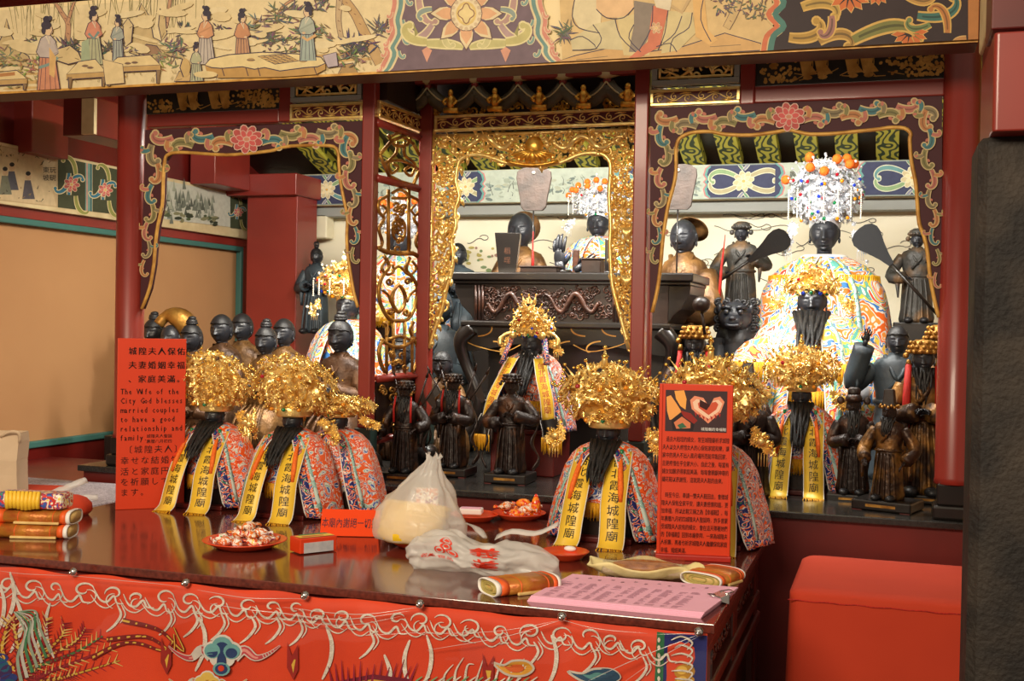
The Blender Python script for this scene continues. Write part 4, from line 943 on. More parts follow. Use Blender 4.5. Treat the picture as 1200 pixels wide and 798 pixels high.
mb = MB(); o8 = [(xc, 2.075), (xc + .005, 2.07), (xc + .4, 2.07), (xc + .4, 2.36), (xc, 2.36)]
mb.loft([[(a, b_, z) for a, b_ in o8] for z in (zs1, zb2)], True, True, None, False); mb.build('lower_block', 'red_lacquer', bh, True, bevel=.003)
mb = MB(); o8 = [(xa + .004, 2.27), (xc + .002, 2.25), (xc + .4, 2.25), (xc + .4, 2.66), (xa + .004, 2.66)]
MB().bb((xc + .02, 2.36, zs1), (xc + .4, 2.66, P(1168, 38, 2.45).z)).build('back_block', 'red_lacquer_dark', bh, True)
mb.loft([[(a, b_, z) for a, b_ in o8] for z in (zb2, 2.45)], True, True, None, False); 
yc = thing('cream_post', 'short cream painted post above the red block at upper right', 'post', P(1168, 30, 2.5))
MB().bb((P(1156, 20, 2.45).x, 2.45, P(1168, 38, 2.45).z), (P(1186, 20, 2.45).x, 2.65, 2.5)).build('shaft', 'cream_board', yc, True, bevel=.006)
tag(MB().bb((P(1162, 20, 2.3).x, 2.3, P(1175, 34, 2.3).z), (1.2, 2.44, 2.4)).build('dark_beam', 'red_lacquer_dark', bevel=.003), 'dark beam crossing the upper right corner', 'beam')
# ================================================================== FIGURES: shared pieces
def proto(mb, name, m='face_black', subd=0):
    o = mb.build(name, m); me = o.data; bpy.data.objects.remove(o); return me
def put(me, name, parent, loc=(0, 0, 0), rot=(0, 0, 0), scale=1, m=None):
    o = inst(me, name, parent, loc, rot, scale)
    if m: o.material_slots[0].link = 'OBJECT'; o.material_slots[0].material = MATS[m]
    return o
def gs(x, w_): return math.exp(-(x / w_) ** 2)
def head_mb():
    # face looks along -Y, height 1, chin at -.5
    mb = MB(); nu, nv = 60, 48; rings = []
    for j in range(nv + 1):
        t = -PI / 2 + PI * j / nv; ct, z = cos(t), sin(t) * .5; rg = []
        for i in range(nu):
            a = 2 * PI * i / nu; a = a - .6 * sin(a); s_, c = sin(a), cos(a)       # a = 0 is the front, sampled finer there
            jaw = 1 - .28 * max(0, -z / .5) ** 1.6
            x = .375 * ct * s_ * jaw; fr = max(0, c)
            y = -(.39 if c > 0 else .46) * ct * c * (1 - .10 * max(0, -z / .5))
            if c > 0:
                d = 0
                nz = max(0, min(1, (.14 - z) / .27)) * (1 if z > -.13 else max(0, 1 - (-.13 - z) / .03))
                d += .15 * gs(x, .055 + .025 * nz) * nz + .045 * (gs(x - .06, .035) + gs(x + .06, .035)) * gs(z + .115, .035)
                for e in (-1, 1):
                    d += -.06 * gs(x - e * .15, .075) * gs(z - .055, .055) + .06 * gs(x - e * .15, .07) * gs(z - .04, .034) - .03 * gs(x - e * .15, .08) * gs(z - .012, .010)
                    d += .03 * gs(x - e * .15, .085) * gs(z - .13, .024) + .03 * gs(x - e * .2, .09) * gs(z + .12, .1)
                d += .075 * gs(x, .095) * gs(z + .228, .022) + .07 * gs(x, .08) * gs(z + .292, .024) - .05 * gs(x, .11) * gs(z + .26, .010)
                d += .06 * gs(x, .1) * gs(z + .42, .06) - .04 * gs(x, .12) * gs(z + .345, .025)
                y -= d * fr ** .5
            rg.append(Vector((x, y, z)))
        rings.append(rg)
    mb.loft(rings, True, True)
    for e in (-1, 1):
        mb.ell((e * .365, .04, -.02), (.04, .085, .16), 8, 8); mb.ell((e * .375, .02, -.18), (.035, .045, .08), 8, 6)
    mb.tube([(0, .03, -.62), (0, .02, -.3)], [.2, .19], 12)
    return mb
HEAD = proto(head_mb(), 'head')
def hair_mb(kind):
    mb = MB()
    nu, nv = 30, 16; rings = []
    for j in range(nv + 1):
        t = PI / 2 * j / nv * 1.55 - .55 * PI / 2; rg = []
        for i in range(nu):
            a = 2 * PI * i / nu; f = cos(a); ct = cos(t)
            rr = 1 + .018 * sin(16 * a) * (.4 + .6 * ct)
            zmin = .235 if f > .35 else (.235 - (.35 - f) * .48)
            z = max(sin(t) * .545 + .01, zmin)
            ctz = math.sqrt(max(0, 1 - ((z - .01) / .545) ** 2))
            rg.append(Vector((.39 * ctz * sin(a) * rr, -(.415 if f > 0 else .49) * ctz * f * rr, z)))
        rings.append(rg)
    mb.loft(rings, True, True)
    # forehead wave
    mb.tube([(.35 * sin(a), -.385 * cos(a), .25 + .03 * cos(2 * a) + .012 * sin(9 * a)) for a in (-1.9 + 3.8 * k / 26 for k in range(27))], [.02 for k in range(27)], 7)
    if kind == 'bun':
        mb.ell((0, .06, .62), (.2, .2, .13), 12, 8); mb.tube([(.17 * sin(a), .06 + .17 * cos(a), .56) for a in (2 * PI * k / 14 for k in range(14))], .05, 6, closed=True)
        mb.ell((.02, .06, .74), (.15, .15, .08), 10, 6)
    if kind == 'loops':
        for e in (-1, 1): mb.tube([(e * (.05 + .12 * sin(a)), .06, .66 + .13 * (1 - cos(a))) for a in (k * .5 for k in range(13))], .04, 6)
        mb.ell((0, .06, .62), (.16, .16, .12), 10, 8)
    return mb
HAIR = {k: proto(hair_mb(k), 'hair', 'soot_black') for k in ('cap', 'bun', 'loops')}
def hand_mb():
    # palm up the +Z axis, fingers slightly curled towards -Y; length about 1
    mb = MB(); mb.ell((0, 0, .28), (.2, .09, .3), 10, 8); mb.tube([(0, 0, -.15), (0, 0, .2)], [.14, .16], 8)
    for k, (x, L_) in enumerate(((-.15, .40), (-.05, .48), (.05, .46), (.15, .34))):
        mb.tube([(x * .9, 0, .48), (x * 1.15, -.03, .48 + L_ * .45), (x * 1.2, -.1, .48 + L_ * .8), (x * 1.2, -.17, .48 + L_)], [.055, .052, .046, .03], 6)
    mb.tube([(-.14, -.02, .12), (-.27, -.06, .3), (-.29, -.12, .44)], [.06, .055, .035], 6)
    return mb
HAND = proto(hand_mb(), 'hand')
def aim(v):   # rotation taking +Z to v
    return Vector((0, 0, 1)).rotation_difference(Vector(v).normalized()).to_euler()
def flower3(mb, c, n, r_, k=5, col=None):
    n = Vector(n).normalized(); a = n.orthogonal().normalized(); b_ = n.cross(a); c = Vector(c); vs = [c + n * r_ * .35]; fs = []
    for i in range(k):
        t = 2 * PI * i / k; d = a * cos(t) + b_ * sin(t); e = a * cos(t + PI / k) + b_ * sin(t + PI / k); d2 = a * cos(t - PI / k) + b_ * sin(t - PI / k)
        o = len(vs); vs += [c + d2 * r_ * .5 + n * r_ * .1, c + d * r_ + n * r_ * .3, c + e * r_ * .5 + n * r_ * .1, c - n * r_ * .2]
        fs += [(0, o, o + 1, o + 2), (o, o + 3, o + 2, o + 1)]
    mb.add(vs, fs, col, False)
def bead(mb, c, r_, col=None): mb.ell(c, r_, 8, 6, col)
mat('pearl_gold', (246, 206, 110), .16, .9); mat('pearl_white', (244, 236, 220), .18, 0, coat=.5)
mat('jewel_green', (12, 120, 70), .12, coat=.6); mat('jewel_red', (170, 16, 40), .12, coat=.6); mat('jewel_blue', (30, 60, 190), .12, coat=.6); mat('jewel_amber', (230, 140, 20), .12, coat=.6)
mat('pompom', (250, 110, 20), .8, bump=.8, bscale=300)
def crown(parent, z, rx, ry, H, seed, shape='fan', m='gold_bright', wings=True, pearls=60, flowers=120, fs_=.0125, jewels=True, pm='pearl_gold', pompoms=0, strands=0, spike=.7, br=0, gems=0, colored=0):
    """openwork crown standing on a band at height z; local front is -Y"""
    random.seed(seed)
    br = max(rx * .44, br); band = MB(); band.lathe([(br * .93, 0), (br * .98, H * .03), (br, H * .14), (br * .96, H * .16)], (0, 0, z), 24, sy=1.08); c0 = band.build('crown', m, parent)
    g = MB(); pp = MB(); fr = lambda a: {'fan': .78 + .22 * cos(a * .9), 'tri': .35 + .65 * max(0, cos(a)) ** 2, 'dome': .9 + .1 * cos(a)}[shape]
    def surf(a, t):
        if shape == 'tri': fl = .68 + .2 * t * (1 - t) * 2; zt = t
        else: e = 1.3 * t; fl = (.62 + .40 * min(1, t / .36) ** .8) * cos(1.2 * max(0, t - .38) / .62); zt = sin(e) / sin(1.3)
        return Vector((sin(a) * rx * fl, -cos(a) * ry * fl, z + H * .1 + zt * H * .88 * fr(a)))
    amax = 2.4
    for k in range(int(flowers * 1.7)):
        a = random.uniform(-amax, amax); t = random.random() ** .9; q = surf(a, t); n = Vector((sin(a), -cos(a), .25 + .7 * t)) + Vector((random.uniform(-.4, .4),) * 3)
        flower3(g, q + Vector((sin(a), -cos(a), 0)) * random.uniform(-.010, .010), n, fs_ * random.uniform(.7, 1.35), random.choice((5, 6)))
    for k in range(int(flowers * .5)):   # curled filigree wires
        a = random.uniform(-amax, amax); t = random.random(); q = surf(a, t); s_ = random.choice((-1, 1)); r_ = fs_ * random.uniform(.6, 1.1); T_ = Vector((cos(a), sin(a), 0)); nn_ = Vector((sin(a), -cos(a), 0))
        g.tube([q + T_ * r_ * cos(s_ * u) * (1 - u / 7) + Vector((0, 0, r_ * sin(s_ * u) * (1 - u / 7))) + nn_ * .003 for u in (i * .9 for i in range(7))], fs_ * .13, 4)
    nsp = 13
    for k in range(nsp if spike else 0):                 # flame points over the top, each ending in a bead
        a = -2.0 + 4.0 * k / (nsp - 1); q = surf(a, 1 if shape == 'tri' else (.72 if k % 2 else .9)); L_ = H * spike * (.13 + .1 * (k % 2)); d = Vector((sin(a) * .75, -cos(a) * .3, .9)).normalized()
        g.tube([q - d * L_ * .6, q - d * .1 * L_ + Vector((0, 0, 0)), q + d * L_], [fs_ * .5, fs_ * .75, fs_ * .06], 5, flat=.5)
        bead(pp, q + d * (L_ + fs_ * .3), fs_ * .42)
    if spike > .5 and shape == 'fan':
        q = surf(0, .85); g.tube([q, q + Vector((0, 0, H * .16)), q + Vector((0, 0, H * .3))], [fs_ * .9, fs_ * .6, fs_ * .1], 8); bead(pp, q + Vector((0, 0, H * .18)), fs_ * .8); bead(pp, q + Vector((0, 0, H * .32)), fs_ * .5)
    for k in range(pearls):
        a = random.uniform(-amax, amax); t = random.random(); q = surf(a, t); n = Vector((sin(a), -cos(a), .2)); e = q + n * random.uniform(.006, .03) * rx / .13 + Vector((0, 0, random.uniform(0, .012)))
        bead(pp, e, fs_ * random.uniform(.26, .46))
    # a hollow inner shell so that the mesh of flowers has a back
    rings = [[surf(-PI + 2 * PI * i / 48, t) * 1 for i in range(48)] for t in (i / 14 for i in range(15))]
    for R_ in rings:
        for q in R_: k_ = .74 + .16 * sin(q.x * 240) * sin(q.z * 260) + .06 * sin(q.x * 610 + q.z * 530); q.x *= k_; q.y *= k_; q.z = z + H * .06 + (q.z - z - H * .06) * (.86 + .06 * sin(q.x * 300))
    g.loft(rings, True, True, None, False)
    if wings:
        for s_ in (-1, 1):
            for k in range(26):
                u = random.random(); q = Vector((s_ * rx * (.86 + .42 * u), -ry * (.45 - .2 * u), z - H * (.02 + .28 * u) + random.gauss(0, H * .07)))
                flower3(g, q, (s_ * .4, -1, random.uniform(-.4, .4)), fs_ * random.uniform(.8, 1.3), 6)
            for k in range(8): bead(pp, Vector((s_ * rx * random.uniform(.9, 1.35), -ry * .42, z - H * random.uniform(0, .36))), fs_ * .42)
            for k in range(4): g.tube([(s_ * rx * (1.0 + .06 * k), -ry * .4, z - H * .3), (s_ * rx * (1.0 + .06 * k), -ry * .4, z - H * .48)], fs_ * .08, 4)
            d0 = Vector((s_ * rx * 1.05, -ry * .5, z - H * .14)); g.ell(d0, (fs_ * .9, fs_ * .4, fs_ * .9), 12, 6)
    g.build('filigree', m, c0, kind='stuff'); pp.build('beads', pm, c0, kind='stuff')
    if jewels:
        for k, (a, t, jm) in enumerate(((0, .02, 'jewel_green'), (.55, .02, 'jewel_amber'), (-.55, .02, 'jewel_amber'), (0, .45, 'jewel_amber'), (.5, .5, 'jewel_amber'), (-.5, .5, 'jewel_red'))):
            q = surf(a, t) + Vector((sin(a), -cos(a), 0)) * .006; MB().ell(q, fs_ * .55, 10, 8).build('jewel', jm, c0)
    for k in range(gems):
        a = -1.1 + 2.2 * k / max(1, gems - 1); MB().ell((sin(a) * (br + .001), -cos(a) * (br * 1.08 + .001), z + H * .09), fs_ * .75, 10, 8).build('jewel', 'jewel_green' if k % 2 == 0 else 'jewel_blue', c0)
    for k in range(colored):
        a = random.uniform(-1.6, 1.6); t = random.uniform(0, .6); MB().ell(surf(a, t) + Vector((sin(a), -cos(a), 0)) * .01, fs_ * .5, 8, 6).build('jewel', ('jewel_blue', 'jewel_red', 'jewel_green', 'jewel_amber')[k % 4], c0)
    for k in range(pompoms):
        a = -1.5 + 3.0 * ((k * 7) % pompoms) / max(1, pompoms - 1); t = .55 + .5 * ((k * 5) % 7) / 6
        q = surf(a, t) + Vector((sin(a) * .02, -cos(a) * .02, .012)); MB().ell(q, fs_ * 1.3, 12, 10).build('pompom', 'pompom', c0)
    for k in range(strands):
        a = -1.0 + 2.0 * k / max(1, strands - 1); q = surf(a, .4) + Vector((sin(a), -cos(a), 0)) * .02; s_mb = MB()
        n_ = int(H * .46 / (fs_ * .55))
        for i in range(n_): bead(s_mb, q - Vector((0, 0, i * fs_ * .55)), fs_ * .26)
        s_mb.build('bead_strand', 'pearl_white', c0)
    return c0
def fringe(mb, pts, L_, w_=.0016, n=2, jit=.003, down=(0, 0, -1)):
    # hanging threads along a path of points
    d = Vector(down)
    for i in range(len(pts) - 1):
        a, b_ = Vector(pts[i]), Vector(pts[i + 1])
        for k in range(n):
            q = a.lerp(b_, (k + .5) / n); e = q + d * L_ * random.uniform(.85, 1.1) + Vector((random.uniform(-jit, jit), random.uniform(-jit, jit), 0))
            mb.tube([q, q.lerp(e, .5) + Vector((random.uniform(-jit, jit), random.uniform(-jit, jit), 0)) * .4, e], [w_, w_ * 1.1, w_ * .6], 4)
def ribbon(parent, path, width, side, text, m='yellow_satin', ink='ink', tsize=None, t0=.08, t1=.92, fr=True, edge=True, name='ribbon'):
    """flat banner along a 3-D path; side = across direction; the letters run down it"""
    path = smooth2(path, 5); side = Vector(side).normalized(); k = len(path); A = []; B = []; N_ = []
    for i in range(k):
        t = (path[min(i + 1, k - 1)] - path[max(i - 1, 0)]).normalized(); s_ = (side - t * side.dot(t)).normalized(); n = s_.cross(t)
        if n.y > 0: n = -n
        A.append(path[i] - s_ * width / 2); B.append(path[i] + s_ * width / 2); N_.append((t, s_, n))
    mb = MB(); mb.loft([[A[i], (A[i] + B[i]) / 2 + N_[i][2] * .0015, B[i]] for i in range(k)], False, False); o = mb.build(name, m, parent, solid=.0012)
    if edge:
        e = MB()
        for Q in (A, B): e.tube([Q[i] + N_[i][2] * .001 for i in range(k)], .0014, 5)
        e.build('edging', 'white_trim', o)
    if text:
        ln = [0]
        for i in range(1, k): ln.append(ln[-1] + (path[i] - path[i - 1]).length)
        tot = ln[-1]; tm = MB(); ts = tsize or width * .62
        for c, ch in enumerate(text):
            d = tot * (t0 + (t1 - t0) * (c + .5) / len(text)); i = max(j for j in range(k - 1) if ln[j] <= d); f = (d - ln[i]) / max(1e-6, ln[i + 1] - ln[i]); q = path[i].lerp(path[i + 1], f); t, s_, n = N_[i]
            vs, fs, w_ = glyph(ch)
            tm.add([q + s_ * (u - .5) * ts - t * (v - .38) * ts + n * .0032 for u, v in vs], fs, None, False)
        tm.build('lettering', ink, o)
    if fr:
        random.seed(4); f_ = MB(); t, s_, n = N_[-1]
        fringe(f_, [A[-1].lerp(B[-1], i / 8) + Vector((0, 0, .001)) for i in range(9)], .02, .0018, 2, .004, t); f_.build('fringe', 'yellow_fringe', o)
    return o
def beard_mb(w_, L_, z, y, k=7, sweep=0, fwd=0):
    mb = MB(); n = 15
    for s_ in range(-k, k + 1):
        q = []; r_ = []
        for i in range(7):
            t = i / 6; q.append(Vector((s_ / k * w_ * (.5 - .22 * t) + .004 * sin(s_ * 2 + t * 5) + sweep * t * t, y + .25 * w_ * (s_ / k) ** 2 * .8 - .010 * sin(t * 2.4) - fwd * t ** .8 + .1 * w_ * (abs(s_) % 2), z - L_ * t * (1 - .1 * abs(s_) / k)))); r_.append(w_ * (.088 * (1 - t) ** .55 + .012))
        mb.tube(q, r_, 7)
    return mb

# thread colours of the embroidered capes
OR, WH, BL, NV, GN, RD, YE, TE = (240, 96, 26), (232, 226, 216), (50, 96, 178), (30, 40, 120), (48, 140, 84), (196, 40, 30), (244, 196, 56), (150, 190, 180)
rampmat('robe_orange', [(0, NV), (.30, WH), (.325, BL), (.36, WH), (.38, OR), (.475, WH), (.495, (214, 70, 30)), (.54, OR), (.59, WH), (.61, TE), (.64, WH), (.66, BL), (.70, OR)], 19, 1.6, 1.5, sparkle=190, fine=(226, 214, 204))
rampmat('robe_mixed', [(0, BL), (.32, WH), (.35, (70, 60, 70)), (.40, OR), (.46, WH), (.49, (214, 130, 110)), (.53, (120, 130, 150)), (.56, OR), (.62, WH), (.65, NV)], 24, 1.8, 2, sparkle=150, fine=(190, 186, 186))
rampmat('robe_bright', [(0, (60, 100, 190)), (.33, WH), (.36, (244, 150, 60)), (.40, WH), (.425, (240, 110, 40)), (.47, WH), (.49, (60, 120, 190)), (.52, WH), (.535, (240, 196, 70)), (.57, (90, 160, 150)), (.60, WH), (.63, (220, 70, 50)), (.68, (240, 170, 70))], 11, 1.8, 2, sparkle=70)
rampmat('border_blue', [(0, (24, 34, 110)), (.42, (24, 34, 110)), (.45, WH), (.48, (236, 110, 50)), (.54, (24, 34, 110)), (.62, GN), (.66, WH), (.69, (120, 30, 80))], 46, 1.0, 1, bump=.15)
rampmat('strip_teal', [(0, TE), (.44, TE), (.5, (90, 130, 130)), (.56, (190, 210, 200))], 60, .5, 1, bump=.1, sparkle=160)

def robed_deity(name, label, loc, s=1.0, rz=0, robe='robe_orange', crown_kw=None, beard=.125, text='台北霞海城隍廟', ink='ink', ribbons=True, tassels=True, seed=1, seat='dark_wood', border='border_blue', face='face_black', group=None, gap=.74, shoulder=1.0, collar=False, face_z=.322, face_h=.085, seat_h=.075, sleeves=False, wide_shoulders=False):
    t = thing(name, label, 'deity figure', loc, rz, group); t.scale = s if hasattr(s, '__len__') else (s, s, s)
    random.seed(seed)
    # chair-like seat block
    b = MB(); b.box((0, .0, seat_h / 2 + .006), (.17, .16, seat_h)); b.build('seat', seat, t, bevel=.004)
    b = MB(); b.box((0, -.02, .008), (.19, .19, .016)); b.build('seat_foot', 'red_lacquer_dark', t, bevel=.003)
    # inner robe
    rg = [ring((0, -.015 + .02 * (1 - u), z), rx, ry, 28, .05 * (1 - u), 8, seed) for u, z, rx, ry in ((0, .07, .09, .105), (.2, .11, .09, .1), (.5, .18, .082, .085), (.8, .25, .065, .06), (1, .29, .035, .035))]
    MB().loft(rg).build('inner_robe', robe, t)
    fm = MB(); fringe(fm, [Vector((.075 * sin(a), -.0 - .115 * cos(a), .118)) for a in (-.9 + 1.8 * i / 16 for i in range(17))], .05, .0016, 3); fm.build('skirt_fringe', 'yellow_fringe', t)
    # cape, open at the front
    prof = [(.292, .036, .034), (.285, .055, .05), (.272, .08, .065), (.25, .102, .082), (.215, .12, .1), (.17, .133, .118), (.12, .146, .132), (.07, .156, .142), (.03, .162, .148), (.012, .164, .15)]
    if wide_shoulders: prof = [(.302, .034, .034), (.294, .06, .052), (.278, .092, .07), (.255, .118, .088), (.222, .136, .104), (.18, .146, .118), (.13, .153, .132), (.08, .158, .142), (.03, .162, .148), (.012, .164, .15)]
    n = 44
    def cape_pt(j, a, lift=0):
        z, rx, ry = prof[j]; u = j / (len(prof) - 1); rx = rx * shoulder + lift; ry = ry + lift
        f = 1 + .035 * u * sin(9 * a + seed) + .02 * u * sin(17 * a + 2 * seed)
        zz = z + (.004 * sin(6 * a + seed) if u > .9 else 0)
        return Vector((rx * f * sin(a), -.005 - ry * f * cos(a), zz))
    gapf = lambda j: .12 + (gap - .12) * (j / (len(prof) - 1)) ** .7
    rows = [[cape_pt(j, gapf(j) + (2 * PI - 2 * gapf(j)) * i / n) for i in range(n + 1)] for j in range(len(prof))]
    cp = MB().loft(rows, False, False).build('cape', robe, t, solid=.003)
    for s_ in (1, -1):
        bm_ = MB(); bm_.loft([[cape_pt(j, s_ * (gapf(j) + w_), .003) for w_ in (-.01, .07, .15, .2)] for j in range(1, len(prof))], False, False); bm_.build('border', border, cp, solid=.0015)
        bm_ = MB(); bm_.loft([[cape_pt(j, s_ * (gapf(j) + w_), .0036) for w_ in (.26, .34)] for j in range(1, len(prof) - 1)], False, False); bm_.build('teal_band', 'strip_teal', cp, solid=.001)
        e = MB(); e.tube([cape_pt(j, s_ * (gapf(j) - .01), .004) for j in range(len(prof))], .002, 5); e.build('edging', 'white_trim', cp)
    e = MB(); e.loft([[cape_pt(j, gap + .02 + (2 * PI - 2 * gap - .04) * i / n, .003) for i in range(n + 1)] for j in (-1, -2)], False, False); e.build('hem', border, cp, solid=.0015)
    if collar:
        e = MB(); random.seed(seed); fringe(e, [cape_pt(3, .3 + (2 * PI - .6) * i / 60, .006) for i in range(61)], .034, .002, 2, .004); e.build('collar_fringe', 'yellow_fringe', cp)
        e = MB(); e.tube([cape_pt(1, 2 * PI * i / 24, -.014) for i in range(24)], .010, 8, closed=True); e.build('collar_roll', 'white_trim', cp)
    if sleeves:
        for s_ in (-1, 1):
            e = MB(); e.tube(bez((s_ * .1 * shoulder, -.05, .22), (s_ * .15 * shoulder, -.1, .17), (s_ * .13 * shoulder, -.15, .12), (s_ * .10 * shoulder, -.17, .10), 8), [.03, .04, .045, .05, .052, .052, .05, .046, .04], 12); e.build('sleeve', robe, t)
            e = MB(); e.ell((s_ * .115 * shoulder, -.2, .125), (.022, .01, .022), 14, 8); e.build('silver_disc', 'silver', t)
            e = MB(); random.seed(seed + s_); fringe(e, [Vector((s_ * .115 * shoulder + .05 * sin(a), -.15 - .045 * cos(a), .185)) for a in (-1.5 + 3.0 * i / 18 for i in range(19))], .045, .002, 2, .003); e.build('sleeve_fringe', 'yellow_fringe', t)
    # head, beard, crown
    put(HEAD, 'head', t, (0, -.012, face_z), (.06, 0, 0), face_h, face)
    if beard: beard_mb(.07, beard, face_z - face_h * .3, -.05, fwd=.105).build('beard', 'beard_black', t)
    ck = dict(z=face_z + face_h * .14, rx=.128, ry=.1, H=.2, seed=seed, br=face_h * .42); ck.update(crown_kw or {})
    crown(t, **ck)
    if ribbons:
        for s_ in (-1, 1):
            w0 = .066
            pth = [(s_ * .046, -.05, .27), (s_ * .05, -.105, .2), (s_ * .052, -.145, .13), (s_ * .056, -.165, .07), (s_ * .058, -.182, .022), (s_ * .06, -.206, .004)]
            ribbon(t, pth, w0, (1, .22 * s_, 0), text, ink=ink, tsize=.034)
    if tassels:
        for s_ in (-1, 1):
            o = MB(); o.tube([(s_ * .052, -.062, .262), (s_ * .058, -.098, .22), (s_ * .066, -.125, .17), (s_ * .07, -.14, .13)], [.004, .007, .008, .006], 8); tt = o.build('tassel', 'orange_tassel', t)
            o = MB(); o.tube([(s_ * .052, -.062, .276), (s_ * .052, -.062, .256)], [.0055, .005], 8); o.build('tassel_head', 'jewel_green', tt)
    return t

# ------------------------------------------------------------------ carved statues
def statue(name, label, px, ytop, ybase, Y, robe='bronze_robe', hair='cap', hairm='soot_black', face='face_black', beard=0, sit=False, arms=None, base=None, rz=0, tassel=None, hat=None, hatm='gold_old', flags=False, group=None, sash=True, z0=None, seed=0, wide=1.0, basem='black_wood', lean=0, headk=1.0, scarf=False, tr=.013):
    random.seed(seed + int(px))
    c = P(px, ybase, Y); zb = c.z if z0 is None else z0; H = P(px, ytop, Y).z - zb
    t = thing(name, label, 'statue', (c.x, Y, zb), rz, group)
    bh = 0
    if base:
        bw, bd, bh = base
        b = MB(); b.box((0, 0, bh * .62), (bw, bd, bh * .75)); bo = b.build('base', basem, t, bevel=.004)
        for sx in (-1, 1): b = MB(); b.box((sx * bw * .4, -bd * .4, bh * .13), (bw * .16, bd * .16, bh * .26)); b.build('foot', 'red_lacquer_dark', bo)
        b = MB(); b.box((0, -bd / 2 - .0006, bh * .62), (bw * .5, .001, bh * .2)); b.build('gilt_mark', 'gold_old', bo)
    H = H - bh; o = Vector((0, 0, bh)); K = H
    S = lambda x, y, z: Vector((x * K * wide, y * K, bh + z * K))
    hs = (.235 if sit else .185) * headk
    if sit: rg = [(0, .25, .22, -.06), (.05, .27, .25, -.07), (.16, .28, .26, -.07), (.26, .26, .22, -.05), (.34, .21, .15, -.02), (.45, .185, .125, 0), (.56, .195, .12, 0), (.64, .205, .115, 0), (.70, .17, .10, 0), (.735, .085, .075, 0), (.76, .06, .06, 0)]
    else: rg = [(0, .155, .13, 0), (.04, .165, .14, 0), (.14, .15, .125, 0), (.28, .145, .12, 0), (.40, .14, .115, -.005), (.50, .125, .10, -.005), (.56, .13, .10, 0), (.65, .15, .10, 0), (.72, .16, .10, 0), (.77, .13, .085, 0), (.80, .06, .06, 0), (.82, .05, .05, 0)]
    rings = []; n = 36
    for z, rx, ry, yo in rg:
        f = .06 * max(0, 1 - z / .5)
        rings.append([p_ for p_ in ring((0, 0, 0), rx, ry, n, f, 9, seed)])
        for p_ in rings[-1]: p_.x = p_.x * K * wide + lean * z * K; p_.y = (p_.y + yo) * K; p_.z = bh + (z + (.012 * sin(5 * math.atan2(p_.x, -p_.y)) if 0 < z < .1 else 0)) * K
    mb = MB(); mb.loft(rings)
    sh = .66 if sit else .72; hands = []
    A_ = arms or {}
    for s_ in (-1, 1):
        el, hd = A_.get(s_, ((.2, -.05, sh - .2), (.05, -.19, sh - .17)))
        p0 = S(s_ * .14 + lean * sh / wide, 0, sh); p1 = S(s_ * el[0] + lean * .5, el[1], el[2]); p2 = S(s_ * hd[0] + lean * .5, hd[1], hd[2])
        q = smooth2([p0, p1, p2], 5); m_ = len(q) - 1
        mb.tube(q, [K * (.052 + .014 * sin(PI * i / m_) + (.014 * (i / m_) ** 4)) for i in range(m_ + 1)], 10)
        # hanging sleeve
        mb.loft([[p1.lerp(p2, u) + Vector((s_ * K * .02, 0, -K * d * .5)) + Vector((K * .028 * cos(a) * (1.2 - d * 2), K * .028 * sin(a), 0)) for a in (2 * PI * i / 8 for i in range(8))] for u, d in ((.6, 0), (.66, .16), (.7, .34), (.72, .44))])
        hands.append((p2, (p2 - p1).normalized()))
    # collar and belt
    mb.tube([S(.075, -.035, .8 if not sit else .745), S(.03, -.108, .68 if not sit else .64), S(-.05, -.118, .58 if not sit else .52)], K * .014, 6); mb.tube([S(-.075, -.035, .8 if not sit else .745), S(-.02, -.11, .68 if not sit else .64), S(.01, -.115, .63 if not sit else .58)], K * .014, 6)
    zb_ = .5 if not sit else .42; mb.tube([S(.132 * sin(a) * (1.45 if sit else 1), -.108 * cos(a) * (1.25 if sit else 1), zb_) for a in (2 * PI * i / 20 for i in range(20))], K * .016, 6, closed=True)
    # long folds down the front
    for k in range(5):
        x = -.09 + .045 * k
        if sit: q = [S(x, -.15, .36), S(x * 1.5, -.27, .27), S(x * 1.7, -.345, .14), S(x * 1.8, -.31, .02)]
        else: q = [S(x * .8, -.112, .47), S(x, -.128, .3), S(x * 1.15, -.138, .14), S(x * 1.25, -.145, .01)]
        mb.tube(smooth2(q, 3), K * .012, 5)
    mb.build('robe', robe, t)
    for p2, d in hands: put(HAND, 'hand', t, p2 + d * K * .02, aim(d), K * .11, face)
    for s_ in (-1, 1):
        if not sit: MB().ell(S(s_ * .075, -.16, .025), (K * .05, K * .085, K * .035), 10, 8).build('shoe', 'soot_black', t)
    hz = (.80 if not sit else .745) + hs * .5; hp = S(lean * .85 / wide, -.02, hz)
    put(HEAD, 'head', t, hp, (.08, 0, 0), K * hs, face)
    if hair: put(HAIR[hair], 'hair', t, hp, (.08, 0, 0), K * hs, hairm)
    if beard: beard_mb(K * hs * .62, beard * K, hp.z - K * hs * .3, hp.y - K * hs * .36).build('beard', 'beard_black', t)
    if scarf:
        for s_ in (-1, 1): MB().tube(smooth2([S(s_ * .17, .02, .7), S(s_ * .28, 0, .5), S(s_ * .24, -.06, .32), S(s_ * .31, -.02, .16), S(s_ * .25, -.05, .04)], 4), [K * (.022 + .01 * sin(i)) for i in range(17)], 8, flat=.45).build('scarf', 'dark_wood', t)
